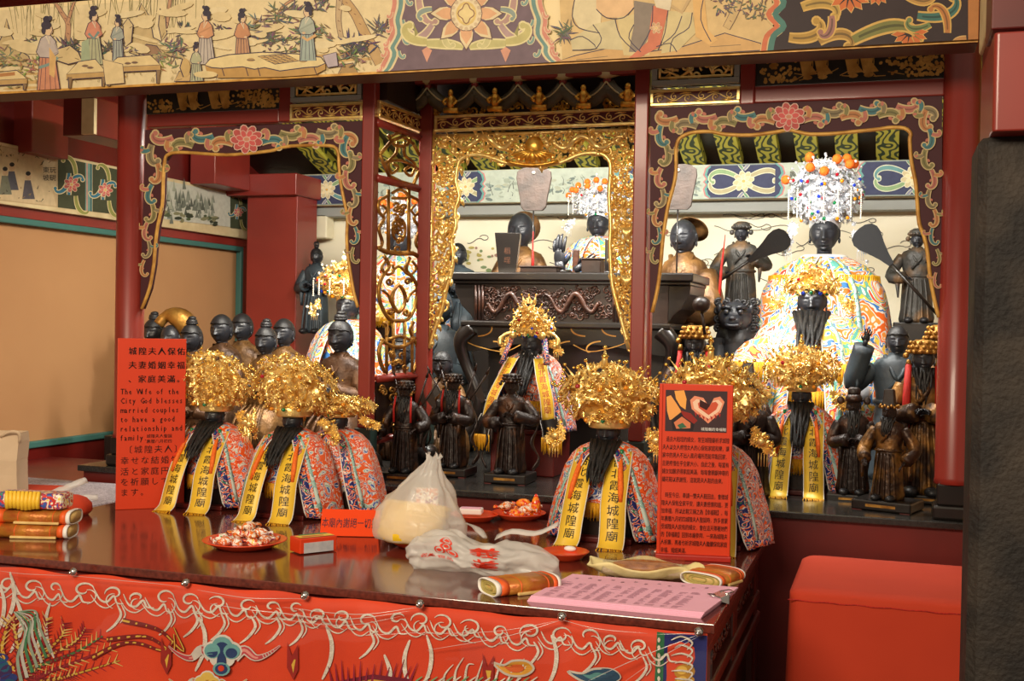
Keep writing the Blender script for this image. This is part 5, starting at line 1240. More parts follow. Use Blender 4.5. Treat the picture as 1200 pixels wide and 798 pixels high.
    if hat == 'pearl':
        mb = MB(); r_ = K * hs * .46
        mb.lathe([(r_, 0), (r_ * 1.06, r_ * .25), (r_ * .98, r_ * .8), (r_ * .6, r_ * 1.1)], hp + Vector((0, 0, K * hs * .2)), 16); ho = mb.build('hat', hatm, t); pb_ = MB()
        for lv in range(3):
            for k in range(10 - lv): a = -1.9 + 3.8 * k / (9 - lv); pb_.ell(hp + Vector((r_ * (1.22 - .12 * lv) * sin(a), -r_ * (1.22 - .12 * lv) * cos(a), K * hs * .22 + r_ * (.1 + .36 * lv))), r_ * .17, 7, 5)
        for s_ in (-1, 1): pb_.ell(hp + Vector((s_ * r_ * 1.3, -r_ * .3, K * hs * .12)), r_ * .24, 8, 6)
        pb_.build('hat_beads', hatm, ho, kind='stuff')
    if hat == 'wing':      # official's cap with round wings
        r_ = K * hs * .44; mb = MB(); q = hp + Vector((0, 0, K * hs * .18)); mb.lathe([(r_, 0), (r_ * 1.02, r_ * .5), (r_ * .8, r_ * .9)], q, 16); mb.lathe([(r_ * .8, r_ * .5), (r_ * .8, r_ * 1.5), (r_ * .5, r_ * 1.8)], q + Vector((0, r_ * .3, 0)), 14, sy=.6); ho = mb.build('hat', hatm, t)
        for s_ in (-1, 1): mb = MB(); mb.tube([q + Vector((s_ * r_ * .8, 0, r_ * .1)), q + Vector((s_ * r_ * 1.2, 0, r_ * .15))], r_ * .08, 6); mb.ell(q + Vector((s_ * r_ * 1.6, 0, r_ * .15)), (r_ * .45, r_ * .15, r_ * .5), 12, 8); mb.build('hat_wing', hatm, ho)
    if hat == 'tall':
        r_ = K * hs * .42; q = hp + Vector((0, 0, K * hs * .18)); mb = MB(); mb.box(q + Vector((0, 0, r_ * 1.3)), (r_ * 1.7, r_ * 1.3, r_ * 2.5), 0, None, .72); ho = mb.build('hat', hatm, t, bevel=.003)
        mb = MB()
        for k in range(12): a = -2 + 4 * k / 11; mb.ell(q + Vector((r_ * 1.15 * sin(a), -r_ * 1.15 * cos(a), r_ * .2 + .2 * r_ * (k % 2))), r_ * .22, 7, 5)
        mb.build('hat_beads', 'gold_old', ho, kind='stuff')
    if hat == 'coronet':
        r_ = K * hs * .46; q = hp + Vector((0, 0, K * hs * .22)); mb = MB(); mb.lathe([(r_, 0), (r_ * 1.12, r_ * .3), (r_ * 1.0, r_ * .7), (r_ * .5, r_ * 1.0)], q, 18)
        for k in range(9): a = -1.5 + 3 * k / 8; mb.ell(q + Vector((r_ * 1.08 * sin(a), -r_ * 1.08 * cos(a), r_ * .3)), r_ * .2, 7, 5)
        for s_ in (-1, 1): mb.ell(q + Vector((s_ * r_ * 1.15, 0, -r_ * .3)), (r_ * .3, r_ * .3, r_ * .35), 8, 6)
        mb.build('hat', hatm, t)
    if tassel:
        for s_ in (-1, 1):
            x = s_ * K * hs * .5; mb = MB(); mb.tube([hp + Vector((x, -K * hs * .25, -K * hs * .2)), hp + Vector((x * 1.1, -K * hs * .45, -K * hs * .2 - K * tassel * .5)), hp + Vector((x * 1.1, -K * hs * .4, -K * hs * .2 - K * tassel))], [K * tr * .8, K * tr, K * tr * 1.1], 8); tt = mb.build('tassel', 'red_tassel', t)
            mb = MB(); mb.tube([hp + Vector((x, -K * hs * .25, -K * hs * .02)), hp + Vector((x, -K * hs * .25, -K * hs * .22))], [K * .012, K * .022], 8); mb.build('tassel_cap', 'gold_old', tt)
    if flags:
        for s_ in (-1, 1):
            for k in (0, 1): mb = MB(); mb.tube([S(s_ * .06, .1, .6), S(s_ * (.2 + .14 * k), .12, 1.06 - .04 * k)], K * .011, 6); mb.tube([S(s_ * (.2 + .14 * k), .12, 1.06 - .04 * k), S(s_ * (.22 + .15 * k), .12, 1.14 - .04 * k)], [K * .02, K * .002], 6); mb.loft([[S(s_ * (.12 + .08 * k), .115, .8), S(s_ * (.16 + .11 * k), .118, .92)], [S(s_ * (.2 + .1 * k), .1, .7), S(s_ * (.21 + .12 * k), .1, .74)]], False, False); mb.build('flag_pole', 'dark_wood', t)
    t['K'] = K; t['bh'] = bh
    return t
# ================================================================== THE FIGURES THEMSELVES
def at_table(px, py): return PZ(px, py, ZT)
def set_front(t, q, off): t.location = (q.x, q.y + off, ZT)
# four draped figures on the offering table

def on_table(px, Y): q = P(px, 600, Y); return (q.x, Y, ZT)
SD = (.82, .82, .755)
robed_deity('draped_deity', 'draped deity with gold crown nearest the orange English sign', on_table(252, 2.74), SD, 0, seed=3, crown_kw=dict(pearls=110, flowers=180, spike=.35, H=.215))
robed_deity('draped_deity', 'draped deity with gold crown and black beard, second from the orange English sign', on_table(343, 2.69), SD, .02, seed=5, seat='red_lacquer_dark', crown_kw=dict(pearls=110, flowers=180, spike=.35, H=.215))
robed_deity('draped_deity', 'beardless draped figure half hidden behind the second crowned deity on the table', on_table(396, 2.79), (.80, .80, .74), -.02, robe='robe_orange', seed=8, beard=0, ribbons=False, tassels=False, crown_kw=dict(pearls=50, flowers=120, spike=.2, H=.08, rx=.12))
robed_deity('draped_deity', 'draped deity with tall pearl gold crown and two yellow banners right of the plastic bags', on_table(712, 2.71), (.86, .86, .775), -.02, seed=11, crown_kw=dict(pearls=130, flowers=200, H=.2, rx=.135, spike=.9))
robed_deity('draped_deity', 'draped deity mostly hidden behind the red notice with a photo', on_table(833, 2.735), (.86, .86, .80), .0, seed=13, robe='robe_mixed', crown_kw=dict(pearls=100, flowers=180, H=.21, spike=.9))
# on the platform
q = P(937, 578, 3.36)
robed_deity('draped_deity', 'slim draped deity with gold crown on the platform, before the bright right bay', (q.x, 3.36, ZP), (.80, .80, .84), .0, seed=17, crown_kw=dict(pearls=60, flowers=130, H=.15, rx=.12), beard=.15)
q = P(622, 530, 3.42)
f = robed_deity('crowned_deity', 'deity with triangular gold crown and red lettered banners before the dragon table', (q.x, 3.42, ZP + .125), .84, 0, seed=19, robe='robe_mixed', crown_kw=dict(shape='tri', H=.15, rx=.09, ry=.08, pearls=30, flowers=150, fs_=.010, gems=5, colored=6), text='', beard=.17, ribbons=False, tassels=False, face_h=.1, gap=.9)
for s_ in (-1, 1):
    ribbon(f, [(s_ * .05, -.075, .27), (s_ * .075, -.12, .2), (s_ * .1, -.15, .13), (s_ * .112, -.165, .06)], .045, (1, .35 * s_, 0), '台北霞海城隍廟', ink='ink_red', fr=False, name='banner')
    ribbon(f, [(s_ * .112, -.163, .064), (s_ * .125, -.175, .03), (s_ * .13, -.18, .0)], .062, (1, .3 * s_, 0), '', m='black_wood', name='black_panel', fr=False)
    o = MB(); o.tube([(s_ * .06, -.06, .34), (s_ * .075, -.085, .29), (s_ * .085, -.105, .25)], [.012, .011, .012], 8, flat=.5); o.build('blue_strap', 'border_blue', f)
    o = MB(); random.seed(3); fringe(o, [Vector((s_ * .13 + x, -.182 + .3 * x * s_, .0)) for x in (-.034 + .0068 * i for i in range(11))], .055, .0022, 2, .002); o.build('fringe', 'yellow_fringe', f)
    o = MB(); o.ell((s_ * .056, -.068, .352), (.013, .009, .013), 12, 8); o.build('ear_roundel', 'gold_bright', f)
    o = MB(); o.tube(bez((s_ * .05, -.03, .36), (s_ * .1, -.04, .37), (s_ * .12, -.05, .33), (s_ * .105, -.05, .315), 10), [.006] * 6 + [.009] * 5, 7); o.build('dragon_wing', 'gold_bright', f)
pd = thing('red_pedestal', 'dark red block under the deity with the triangular crown', 'pedestal', (f.location.x, 3.42, ZP))
MB().box((0, 0, .0625), (.2, .18, .125)).build('block', 'red_lacquer_dark', pd, bevel=.004)

# rear goddess with silver crown and the bearded deity seated before her
G = P(966, 282, 4.52)
g1 = robed_deity('silver_crowned_goddess', 'large goddess with silver crown and orange pompoms in the bright right bay', (G.x, 4.55, 1.29), 1.62, 0, robe='robe_bright', seed=23, beard=0, ribbons=False, tassels=False, border='robe_bright', collar=True, face_z=.353, face_h=.088, shoulder=1.0, gap=.35, wide_shoulders=True,
    crown_kw=dict(shape='dome', m='silver', rx=.074, ry=.062, H=.16, flowers=230, pearls=80, fs_=.0085, pm='silver', wings=True, pompoms=9, strands=7, colored=26))
H_ = P(952, 360, 4.12)
g2 = robed_deity('bearded_deity', 'bearded black faced deity in gold crown and silver discs below the goddess', (H_.x, 4.12, 1.13), 1.42, 0, robe='robe_bright', seed=29, beard=.1, ribbons=False, tassels=False, border='robe_bright', collar=False, face_z=.328, face_h=.088, gap=.3, shoulder=1.05, sleeves=True, wide_shoulders=True,
    crown_kw=dict(shape='tri', rx=.075, ry=.065, H=.085, flowers=120, pearls=30, fs_=.0075, wings=True, gems=5))
tag(MB().box((H_.x, 4.12, (ZP + 1.13) / 2), (.3, .26, 1.13 - ZP)).build('deity_stand', 'black_wood', bevel=.004), 'black block under the bearded deity in the right bay', 'stand')
Gi = P(700, 262, 4.75)
g3 = robed_deity('pompom_goddess', 'black faced goddess with white bead crown and orange pompoms seen through the central opening', (Gi.x, 4.78, Gi.z - .335 * 1.25), 1.25, 0, robe='robe_bright', seed=31, beard=0, ribbons=False, tassels=False, border='robe_bright', face_z=.335, face_h=.1, gap=.4,
    crown_kw=dict(shape='fan', m='silver', pm='pearl_white', rx=.09, ry=.07, H=.12, flowers=150, pearls=130, fs_=.008, pompoms=15, strands=8))
tag(MB().box((Gi.x, 4.8, (1.44 + Gi.z - .335 * 1.25) / 2), (.3, .3, max(.02, Gi.z - .335 * 1.25 - 1.44))).build('deity_stand', 'black_wood', bevel=.004), 'black block under the goddess in the central opening', 'stand')
Gj = P(410, 359, 4.2)
g4 = robed_deity('gold_crowned_goddess', 'goddess with flowered gold crown and bead strands at the right of the left bay', (Gj.x, 4.2, Gj.z - .335 * 1.25), 1.25, 0, robe='robe_bright', seed=37, beard=0, ribbons=False, tassels=False, border='robe_bright', face_z=.335, face_h=.1, gap=.4,
    crown_kw=dict(shape='fan', rx=.1, ry=.075, H=.125, flowers=120, pearls=40, fs_=.0105, strands=6, pm='pearl_white', colored=14))
tag(MB().box((Gj.x, 4.2, (ZP + Gj.z - .335 * 1.25) / 2), (.34, .28, Gj.z - .335 * 1.25 - ZP)).build('deity_stand', 'black_wood', bevel=.004), 'black block under the gold crowned goddess in the left bay', 'stand')

Gk = P(470, 284, 4.62)
g5 = robed_deity('lattice_goddess', 'goddess in bright robe and orange pompoms glimpsed behind the gold lattice screen', (Gk.x, 4.62, Gk.z - .335 * 1.35), 1.35, 0, robe='robe_bright', seed=41, beard=0, ribbons=False, tassels=False, border='robe_bright', face_z=.335, face_h=.095, gap=.35, wide_shoulders=True,
    crown_kw=dict(shape='fan', m='silver', pm='pearl_white', rx=.085, ry=.07, H=.12, flowers=110, pearls=60, fs_=.0085, pompoms=11, strands=5))
tag(MB().box((Gk.x, 4.62, (1.2 + Gk.z - .335 * 1.35) / 2), (.34, .3, Gk.z - .335 * 1.35 - 1.2)).build('deity_stand', 'black_wood', bevel=.004), 'black block under the goddess behind the lattice screen', 'stand')
statue('lattice_statue', 'black haired statue low behind the gold lattice screen', 468, 398, 540, 3.62, 'bronze_robe', hair='bun', z0=ZP, sit=True, wide=.65)
# carved statues of the left bay
GL = 'black headed gilt statues in the left bay'
def left(px, ytop, Y, label, hair, robe, **k): return statue('black_headed_statue', label, px, ytop, 520, Y, robe, hair=hair, sit=True, z0=ZP, group=GL, **{**dict(wide=.78), **k})
left(180, 372, 4.05, 'dark statue peeping out just right of the round left column', 'bun', 'soot_black', wide=.8)
lh = left(200, 378, 3.95, 'statue under a curved gilt hood, left of the bun haired statue', None, 'old_gilt_robe', wide=.8)
K = lh['K']; MB().tube(smooth2([(0, .1 * K, .62 * K), (.10 * K, .1 * K, .86 * K), (.08 * K, .04 * K, 1.02 * K), (-.05 * K, 0, 1.06 * K), (-.12 * K, -.04 * K, .98 * K)], 5), [K * (.05 + .06 * sin(PI * min(1, i / 16))) for i in range(21)], 12).build('gilt_hood', 'gold_old', lh)
left(224, 378, 3.70, 'statue with tall hair bun and bronze robe behind the orange English sign', 'bun', 'bronze_robe')
left(259, 367, 3.95, 'statue with smooth swept hair, first of the overlapping pair', 'cap', 'bronze_robe')
left(283, 366, 4.25, 'statue with swept hair and pale gilt robe, behind the overlapping pair', 'cap', 'old_gilt_robe')
left(311, 381, 3.72, 'small statue with hair bun between two cap haired statues', 'bun', 'old_gilt_robe')
left(332, 372, 4.05, 'statue with swept hair nearest the gold crowned goddess', 'cap', 'old_gilt_robe')
left(398, 373, 3.5, 'dark bun haired statue in brown robe before the gold crowned goddess', 'bun', 'bronze_robe')
statue('seated_statue', 'small reddish brown seated statue beside the orange English sign', 232, 430, 540, 3.4, 'bronze_robe', hair='bun', hairm='bronze_robe', face='bronze_robe', sit=True, z0=ZP)
statue('standing_statue', 'standing dark statue with looped hair against the back of the left bay', 370, 290, 405, 4.95, 'blue_slate', hair='loops', z0=1.44, face='face_black')
# central bay
statue('grey_statue', 'weathered blue grey statue between lattice and dragon table', 512, 335, 470, 3.95, 'blue_slate', hair='cap', face='blue_slate', z0=ZP, sit=True, hairm='blue_slate')
statue('gilt_statue', 'small worn gilt statue low behind the gold frame', 517, 410, 540, 3.5, 'old_gilt_robe', hair='cap', hairm='soot_black', z0=ZP, sit=True)
statue('haired_statue', 'dark statue seen through the left edge of the central opening', 537, 284, 330, 4.9, 'blue_slate', hair='cap', z0=1.44, sit=True)
bl = statue('bald_statue', 'bald dark headed statue behind the tapered vase in the central opening', 610, 255, 340, 4.75, 'old_gilt_robe', hair=None, z0=1.44, sit=True, headk=1.25, face='face_black')
MB().lathe([(.066, 0), (.07, .008), (.066, .016)], (0, 0, 0), 24).build('halo', 'old_gilt_robe', bl, loc=(-.01, .07, bl['K'] * .93)).rotation_euler = (PI / 2, 0, .3)
# front row on the platform
statue('warrior_statue', 'bearded dark warrior statue with back flags, beside the gold lattice', 474, 448, 565, 3.13, 'dark_statue', hair=None, hat='pearl', hatm='dark_statue', face='dark_statue', beard=.3, base=(.125, .11, .032), flags=True, scarf=True, tassel=.3, arms={-1: ((.24, -.05, .52), (.22, -.16, .44)), 1: ((.25, -.02, .55), (.2, -.15, .5))})
statue('warrior_statue', 'bearded dark warrior statue with crossed flags, right of the lattice', 530, 440, 559, 3.25, 'dark_statue', hair=None, hat='pearl', hatm='dark_statue', face='dark_statue', beard=.26, base=(.12, .11, .032), flags=True, scarf=True, tassel=.26)
statue('warrior_statue', 'dark armoured warrior statue standing before the central draped deity', 598, 440, 568, 3.18, 'dark_statue', hair=None, hat='pearl', hatm='dark_statue', face='dark_statue', base=(.125, .115, .036), scarf=True, arms={-1: ((.25, -.02, .52), (.1, -.17, .52)), 1: ((.26, -.04, .55), (.08, -.17, .6))})
# right bay, rear
r1 = statue('bald_gilt_statue', 'gilt robed statue with bald dark head and hat on its back, right bay', 800, 252, 420, 4.3, 'old_gilt_robe', hair=None, z0=1.16, headk=.95, rz=-.25, wide=.78, tassel=None, face='face_black')
K = r1['K']; MB().lathe([(.01, .03), (.035, .022), (.06, 0), (.062, -.004), (.035, .012), (.01, .018)], (0, 0, 0), 24).build('straw_hat', 'old_gilt_robe', r1, loc=(.0, K * .09, K * .94)).rotation_euler = (-.75, 0, 0)
for s_ in (-1, 1): MB().tube([(s_ * K * .2, K * .02, K * .9), (s_ * K * .2, -K * .02, K * .74), (s_ * K * .2, -K * .04, K * .58)], [.0015, .0045, .0065], 8).build('tassel', 'red_tassel', r1)
tag(MB().box((r1.location.x, 4.3, (ZP + 1.16) / 2), (.26, .1, 1.16 - ZP)).build('statue_stand', 'black_wood', bevel=.004), 'black block under the bald gilt statue', 'stand')
mat('fan_black', (24, 24, 26), .75, bump=.3, bscale=60)
def fan_statue(label, px, ytop, Y, s_, fan_a, fan_b, z0, ang):
    t = statue('fan_bearer', label, px, ytop, 420, Y, 'slate_robe', hair=None, hat='coronet', hatm='slate_robe', z0=z0, arms={1: ((.24, -.06, .56), (.14, -.18, .62)), -1: ((.24, -.06, .5), (.12, -.18, .48))}, wide=1.1)
    L = t.location; a = P(*fan_a, Y - .14) - L; b_ = P(*fan_b, Y - .14) - L; d = (b_ - a)
    mb = MB(); mb.tube([a, a + d * .7], .006, 8); fo = mb.build('fan_pole', 'black_wood', t)
    d.normalize(); x = Vector((d.z, 0, -d.x)); L_ = (b_ - a).length
    prof = [(.05, .01), (.09, .02), (.13, .034), (.165, .05), (.19, .054), (.21, .046), (.222, .025), (.225, 0)]; x.rotate(Matrix.Rotation(ang, 3, d)); pts = [a + d * (L_ - .2 + u) + x * w_ for u, w_ in prof] + [a + d * (L_ - .2 + u) - x * w_ for u, w_ in reversed(prof)]
    mb = MB(); n = len(pts); tri = tessellate_polygon([[Vector((p_.x, p_.z, 0)) for p_ in pts]]); y_ = Vector((0, .008, 0))
    mb.add([p_ - y_ for p_ in pts] + [p_ + y_ for p_ in pts], [tuple(q) for q in tri] + [tuple(i + n for i in q) for q in tri] + [(i, (i + 1) % n, n + (i + 1) % n, n + i) for i in range(n)], None, False)
    mb.build('fan_blade', 'fan_black', t, bevel=.002)
    tag(MB().box((t.location.x, Y + .02, (1.2 + z0) / 2), (.16, .16, z0 - 1.2)).build('statue_stand', 'black_wood', bevel=.004), 'black block under the ' + ('left' if s_ > 0 else 'right') + ' fan bearer', 'stand'); return t
fan_statue('statue holding a long dark fan, left of the silver crowned goddess', 866, 262, 4.6, 1, (830, 338), (917, 279), P(866, 374, 4.6).z, .75)
fan_statue('statue holding a long dark fan, right of the silver crowned goddess', 1072, 270, 4.6, -1, (1098, 368), (1012, 274), P(1072, 378, 4.6).z, .1)
cb = thing('guardian_lion', 'black crouching lion with curled mane below the left fan bearer', 'lion statue', (P(864, 380, 4.2).x, 4.2, ZP))
zl_ = P(864, 372, 4.2).z - ZP
MB().box((0, 0, .1), (.16, .2, .2)).build('base', 'black_wood', cb, bevel=.006)
mb = MB(); mb.loft([ring((0, y_, z_), rx, ry, 20) for z_, rx, ry, y_ in ((.2, .085, .10, 0), (.24, .1, .11, 0), (zl_ - .09, .08, .085, -.01), (zl_ - .03, .06, .06, -.03))]); 
for e in (-1, 1): mb.tube([(e * .05, -.06, zl_ - .08), (e * .065, -.1, .26), (e * .065, -.11, .2)], [.03, .026, .024], 9); mb.ell((e * .065, -.13, .212), (.026, .036, .016), 10, 6)
mb.build('body', 'soot_black', cb)
mb = MB(); hc = Vector((0, -.06, zl_)); mb.ell(hc, (.06, .055, .056), 18, 12); mb.ell(hc + Vector((0, -.052, -.016)), (.034, .03, .026), 14, 10); mb.ell(hc + Vector((0, -.08, -.004)), (.014, .01, .009), 8, 6); mb.tube([hc + Vector((x, -.078, -.026 - .004 * cos(x * 60))) for x in (-.024, -.012, 0, .012, .024)], .006, 6)
for e in (-1, 1): mb.ell(hc + Vector((e * .024, -.048, .018)), .011, 10, 8); mb.tube([hc + Vector((e * .008, -.056, .032)), hc + Vector((e * .026, -.054, .036)), hc + Vector((e * .042, -.04, .03))], .007, 6); mb.ell(hc + Vector((e * .055, 0, .03)), (.01, .014, .02), 8, 6)
hd_ = mb.build('head', 'face_black', cb); mb = MB()
for lv in range(4):
    for k in range(9): a = PI * (.15 + 1.7 * k / 8) ; d = Vector((sin(a) * .068, -cos(a) * .04 + .03, .052 - .03 * lv)); spiral(mb, lambda u, v, w_: hc + d + Vector((u, -w_ - .004, v)), (0, 0), .015, 1.4, k, 1 if k % 2 else -1, .0055, 10, .006)
mb.build('mane', 'soot_black', hd_, kind='stuff')
r4 = statue('tasselled_statue', 'bearded dark statue with beaded crown and red tassels behind the red notice', 812, 385, 560, 3.62, 'dark_statue', hair=None, hat='pearl', hatm='gold_old', beard=.3, tassel=.3, tr=.02, z0=ZP)
MB().ell(P(822, 357, 3.55) - r4.location, (.028, .028, .026), 14, 10).build('held_peach', 'dark_wood', r4); MB().tube([P(822, 362, 3.55) - r4.location, P(826, 392, 3.55) - r4.location], .005, 6).build('peach_stem', 'dark_wood', r4)
statue('square_hat_statue', 'dark statue with square tall hat beside the red notice', 874, 440, 575, 3.5, 'dark_statue', hair=None, hat='tall', hatm='dark_wood', face='dark_statue', z0=ZP)
statue('boy_statue', 'small dark statue with topknot peeping over the right gold crown', 880, 452, 585, 3.2, 'dark_statue', hair='bun', hairm='dark_statue', face='dark_statue', z0=ZP)
# right bay, front corner
statue('official_statue', 'dark bearded official statue with round winged cap on an oval base', 998, 462, 590, 3.26, 'dark_statue', hair=None, hat='wing', hatm='dark_statue', face='dark_statue', beard=.36, base=(.13, .1, .03), tassel=None)
statue('guard_statue', 'walking dark statue with tall hat and gilt cloak near the right column', 1040, 470, 600, 3.12, 'dim_gilt', hair=None, hat='tall', hatm='dark_wood', face='dark_statue', beard=.22, base=(.15, .12, .034), rz=-.3, arms={-1: ((.24, -.05, .5), (.18, -.2, .42)), 1: ((.26, 0, .52), (.2, -.12, .4))})
statue('tall_guardian', 'tall bearded guardian statue with red tassels and beaded crown beside the right column', 1078, 402, 590, 3.30, 'dim_gilt', hair=None, hat='pearl', hatm='gold_old', face='face_black', beard=.26, tassel=.42, tr=.026, base=(.14, .12, .03), wide=.9)
statue('hand_raising_statue', 'green black statue raising one hand behind the tall guardian', 1048, 380, 560, 3.75, 'blue_slate', hair='cap', z0=ZP, arms={-1: ((.26, -.06, .62), (.2, -.14, .86)), 1: ((.24, -.06, .5), (.12, -.18, .48))})
statue('corner_statue', 'gilt statue partly hidden by the right round column', 1100, 385, 575, 3.5, 'dim_gilt', hair=None, hat='pearl', hatm='gold_old', z0=ZP, face='dark_statue')
# ================================================================== DRAGON TABLE INSIDE THE CENTRAL BAY
YD = 3.72
XD0, XD1 = P(527, 325, YD).x, P(812, 335, YD).x; XDm = (XD0 + XD1) / 2; WD = XD1 - XD0
zd = lambda y: P(640, y, YD).z
dt = thing('dragon_table', 'black altar table with carved dragon panel inside the central bay', 'table', (XDm, YD + .18, ZP))
mb = MB(); mb.bb((XD0, YD, zd(329)), (XD1, YD + .36, zd(319))); mb.build('table_top', 'black_wood', dt, True, bevel=.005)
MB().bb((XD0 + .01, YD + .008, zd(333)), (XD1 - .01, YD + .352, zd(329))).build('top_moulding', 'black_wood', dt, True, bevel=.003)
xq = lambda px: P(px, 355, YD).x
xa, xb = xq(553), XD1 - (xq(553) - XD0)
MB().bb((xa, YD + .02, zd(377)), (xb, YD + .33, zd(333))).build('carcass', 'dark_wood', dt, True)
for s_, x0, x1 in ((-1, xa, XD0 + .01), (1, xb, XD1 - .01)):       # swept ends
    pts = [(x0, zd(333)), (x1, zd(333)), (x1 - s_ * .004, zd(343)), (x1 - s_ * .03, zd(360)), (x1 - s_ * .06, zd(370)), (x0 , zd(377))]
    MB().prism(pts, lambda u, v, d: Vector((u, YD + .02 - d, v)), 0, -.31).build('swept_end', 'black_wood', dt, True, bevel=.003)
fnD = lambda u, v, d: P(u, v, YD) + Vector((0, .02 - d, 0))
g = MB(); random.seed(2)
for s_, x0 in ((1, 570), (-1, 700)):
    pth = smooth2([Vector((x0 + s_ * 7 * k, 355 + 11 * sin(k * 1.25), 0)) for k in range(10)], 4)
    g.tube([fnD(p_.x, p_.y, .008) for p_ in pth], [.004 + .005 * sin(PI * min(1, i / 36 + .1)) for i in range(len(pth))], 8)
for k in range(170): spiral(g, fnD, (random.uniform(567, 716), random.uniform(337, 373)), random.uniform(3, 6), 1.1, random.random() * 6, random.choice((-1, 1)), .0034, 9, .008)
g.build('dragon_relief', 'carved_brown', dt, True, kind='stuff')
for x in (556, 560, 564, 718, 722, 726): MB().tube([fnD(x, 334, .004), fnD(x, 377, .004)], .0045, 6).build('reed_moulding', 'carved_brown', dt, True)
# lower table on which it stands
xl0, xl1 = xq(546), xq(546) ; xl1 = 2 * XDm - xl0
MB().bb((xl0, YD - .05, zd(384)), (xl1, YD + .34, zd(377))).build('lower_top', 'black_wood', dt, True, bevel=.005)
ap = [(xl0 + .015, zd(384)), (xl1 - .015, zd(384))]; n = 24
ap += [(xl1 - .015 - (xl1 - xl0 - .03) * i / n, zd(404 + 10 * abs(cos(PI * i / n)) ** 3 - 3 * abs(sin(2 * PI * i / n)))) for i in range(n + 1)]
MB().prism(ap, lambda u, v, d: Vector((u, YD - .03 - d, v)), 0, -.03).build('apron', 'black_wood', dt, True, bevel=.002)
pg_ = Paint(lambda u, v, l: P(u, v, YD - .03) + Vector((0, -l, 0)))
for s_, x0 in ((1, 560), (-1, 722)):
    for k in range(4): pg_.scroll((x0 + s_ * 18 * k, 396 + (4 if k % 2 else -2)), 0 if s_ > 0 else PI, 30, 1.5, s_ * (1 if k % 2 else -1), (150, 100, 40), (176, 122, 54), n=12)
    pg_.stroke(smooth2([Vector((x0 - s_ * 14, 400, 0)), Vector((x0, 406, 0)), Vector((x0 + s_ * 30, 412, 0)), Vector((x0 + s_ * 50, 404, 0))], 4), 1.1, (168, 116, 50))
pg_.build('gold_scroll_painting', 'gold_paint', dt, True)
for s_, xx in ((-1, xl0), (1, xl1)):
    for yy in (YD - .02, YD + .3):
        q = smooth2([(xx - s_ * .03, yy, zd(386)), (xx + s_ * .005, yy - .01, zd(402)), (xx - s_ * .01, yy, zd(428)), (xx - s_ * .055, yy, zd(465)), (xx - s_ * .045, yy, zd(500)), (xx + s_ * .0, yy - .01, ZP + .06), (xx - s_ * .02, yy - .02, ZP + .036)], 5)
        MB().tube(q, [.034 - .016 * sin(PI * i / (len(q) - 1)) for i in range(len(q))], 10).build('leg', 'black_wood', dt, True)
MB().bb((xl0 + .05, YD + .1, ZP), (xl1 - .05, YD + .14, zd(404))).build('back_panel', 'black_wood', dt, True)
ZD = zd(319)
# things on the dragon table
def on_dragon(px, Y=3.85): q = P(px, 310, Y); return (q.x, Y, ZD)
v = thing('tapered_vase', 'black square vase flaring upwards with incised characters on the dragon table', 'vase', on_dragon(595))
sz = m_per_px((v.location)); hgt = 47 * sz
mb = MB(); mb.loft([[(a * w_, b_ * w_, z) for a, b_ in ((-1, -1), (1, -1), (1, 1), (-1, 1))] for z, w_ in ((0, .030), (.01, .030), (hgt, .044), (hgt, .038), (hgt - .03, .036))], True, True, None, False); mb.build('body', 'black_wood', v, bevel=.002)
pv = Paint(lambda u, z, l: Vector((u, -.0305 - .0118 * z / hgt - l, z)))
for k, ch in enumerate('大稻埕'): pv.text(ch, -.012, hgt * .72 - k * .032, .024, (92, 58, 40), flip=1)
pv.build('incised_characters', 'paint', v)
v.rotation_euler = (0, 0, .25)
hd = thing('black_hand', 'black carved hand with upright finger on the dragon table', 'hand sculpture', on_dragon(657))
put(HAND, 'hand', hd, (0, 0, .02), (-.2, 0, PI * .9), .12, 'face_black'); MB().lathe([(.04, 0), (.042, .008), (.036, .014)], n=18).build('foot', 'black_wood', hd)
hd2 = thing('black_hand', 'smaller black hand lying open beside the upright one', 'hand sculpture', on_dragon(684, 3.83))
put(HAND, 'hand', hd2, (-.02, 0, .018), (.2, 1.0, .3), .085, 'face_black')
for px, w_, h_, lab in ((634, .13, .018, 'flat black box in front of the bald statue'), (695, .066, .045, 'small brown wooden box stand right of the black hands')):
    t = thing('wooden_box', lab, 'box', on_dragon(px, 3.80)); MB().box((0, 0, h_ / 2), (w_, .06, h_)).build('body', 'dark_wood', t, bevel=.003); MB().box((0, 0, h_ + .003), (w_ * 1.06, .065, .006)).build('lid', 'dark_wood', t, bevel=.002)
t = thing('wooden_tablet', 'upright brown wooden tablet behind the black hands', 'tablet', on_dragon(675, 3.93)); MB().box((0, 0, .045), (.022, .02, .09)).build('slab', 'carved_brown', t, bevel=.004)
t = thing('spirit_tablet', 'black upright tablet at the right of the dragon table', 'tablet', on_dragon(714, 3.9)); MB().box((0, 0, .06), (.03, .02, .13)).build('slab', 'black_wood', t, bevel=.004); MB().box((0, 0, .006), (.05, .04, .012)).build('foot', 'black_wood', t, bevel=.003)
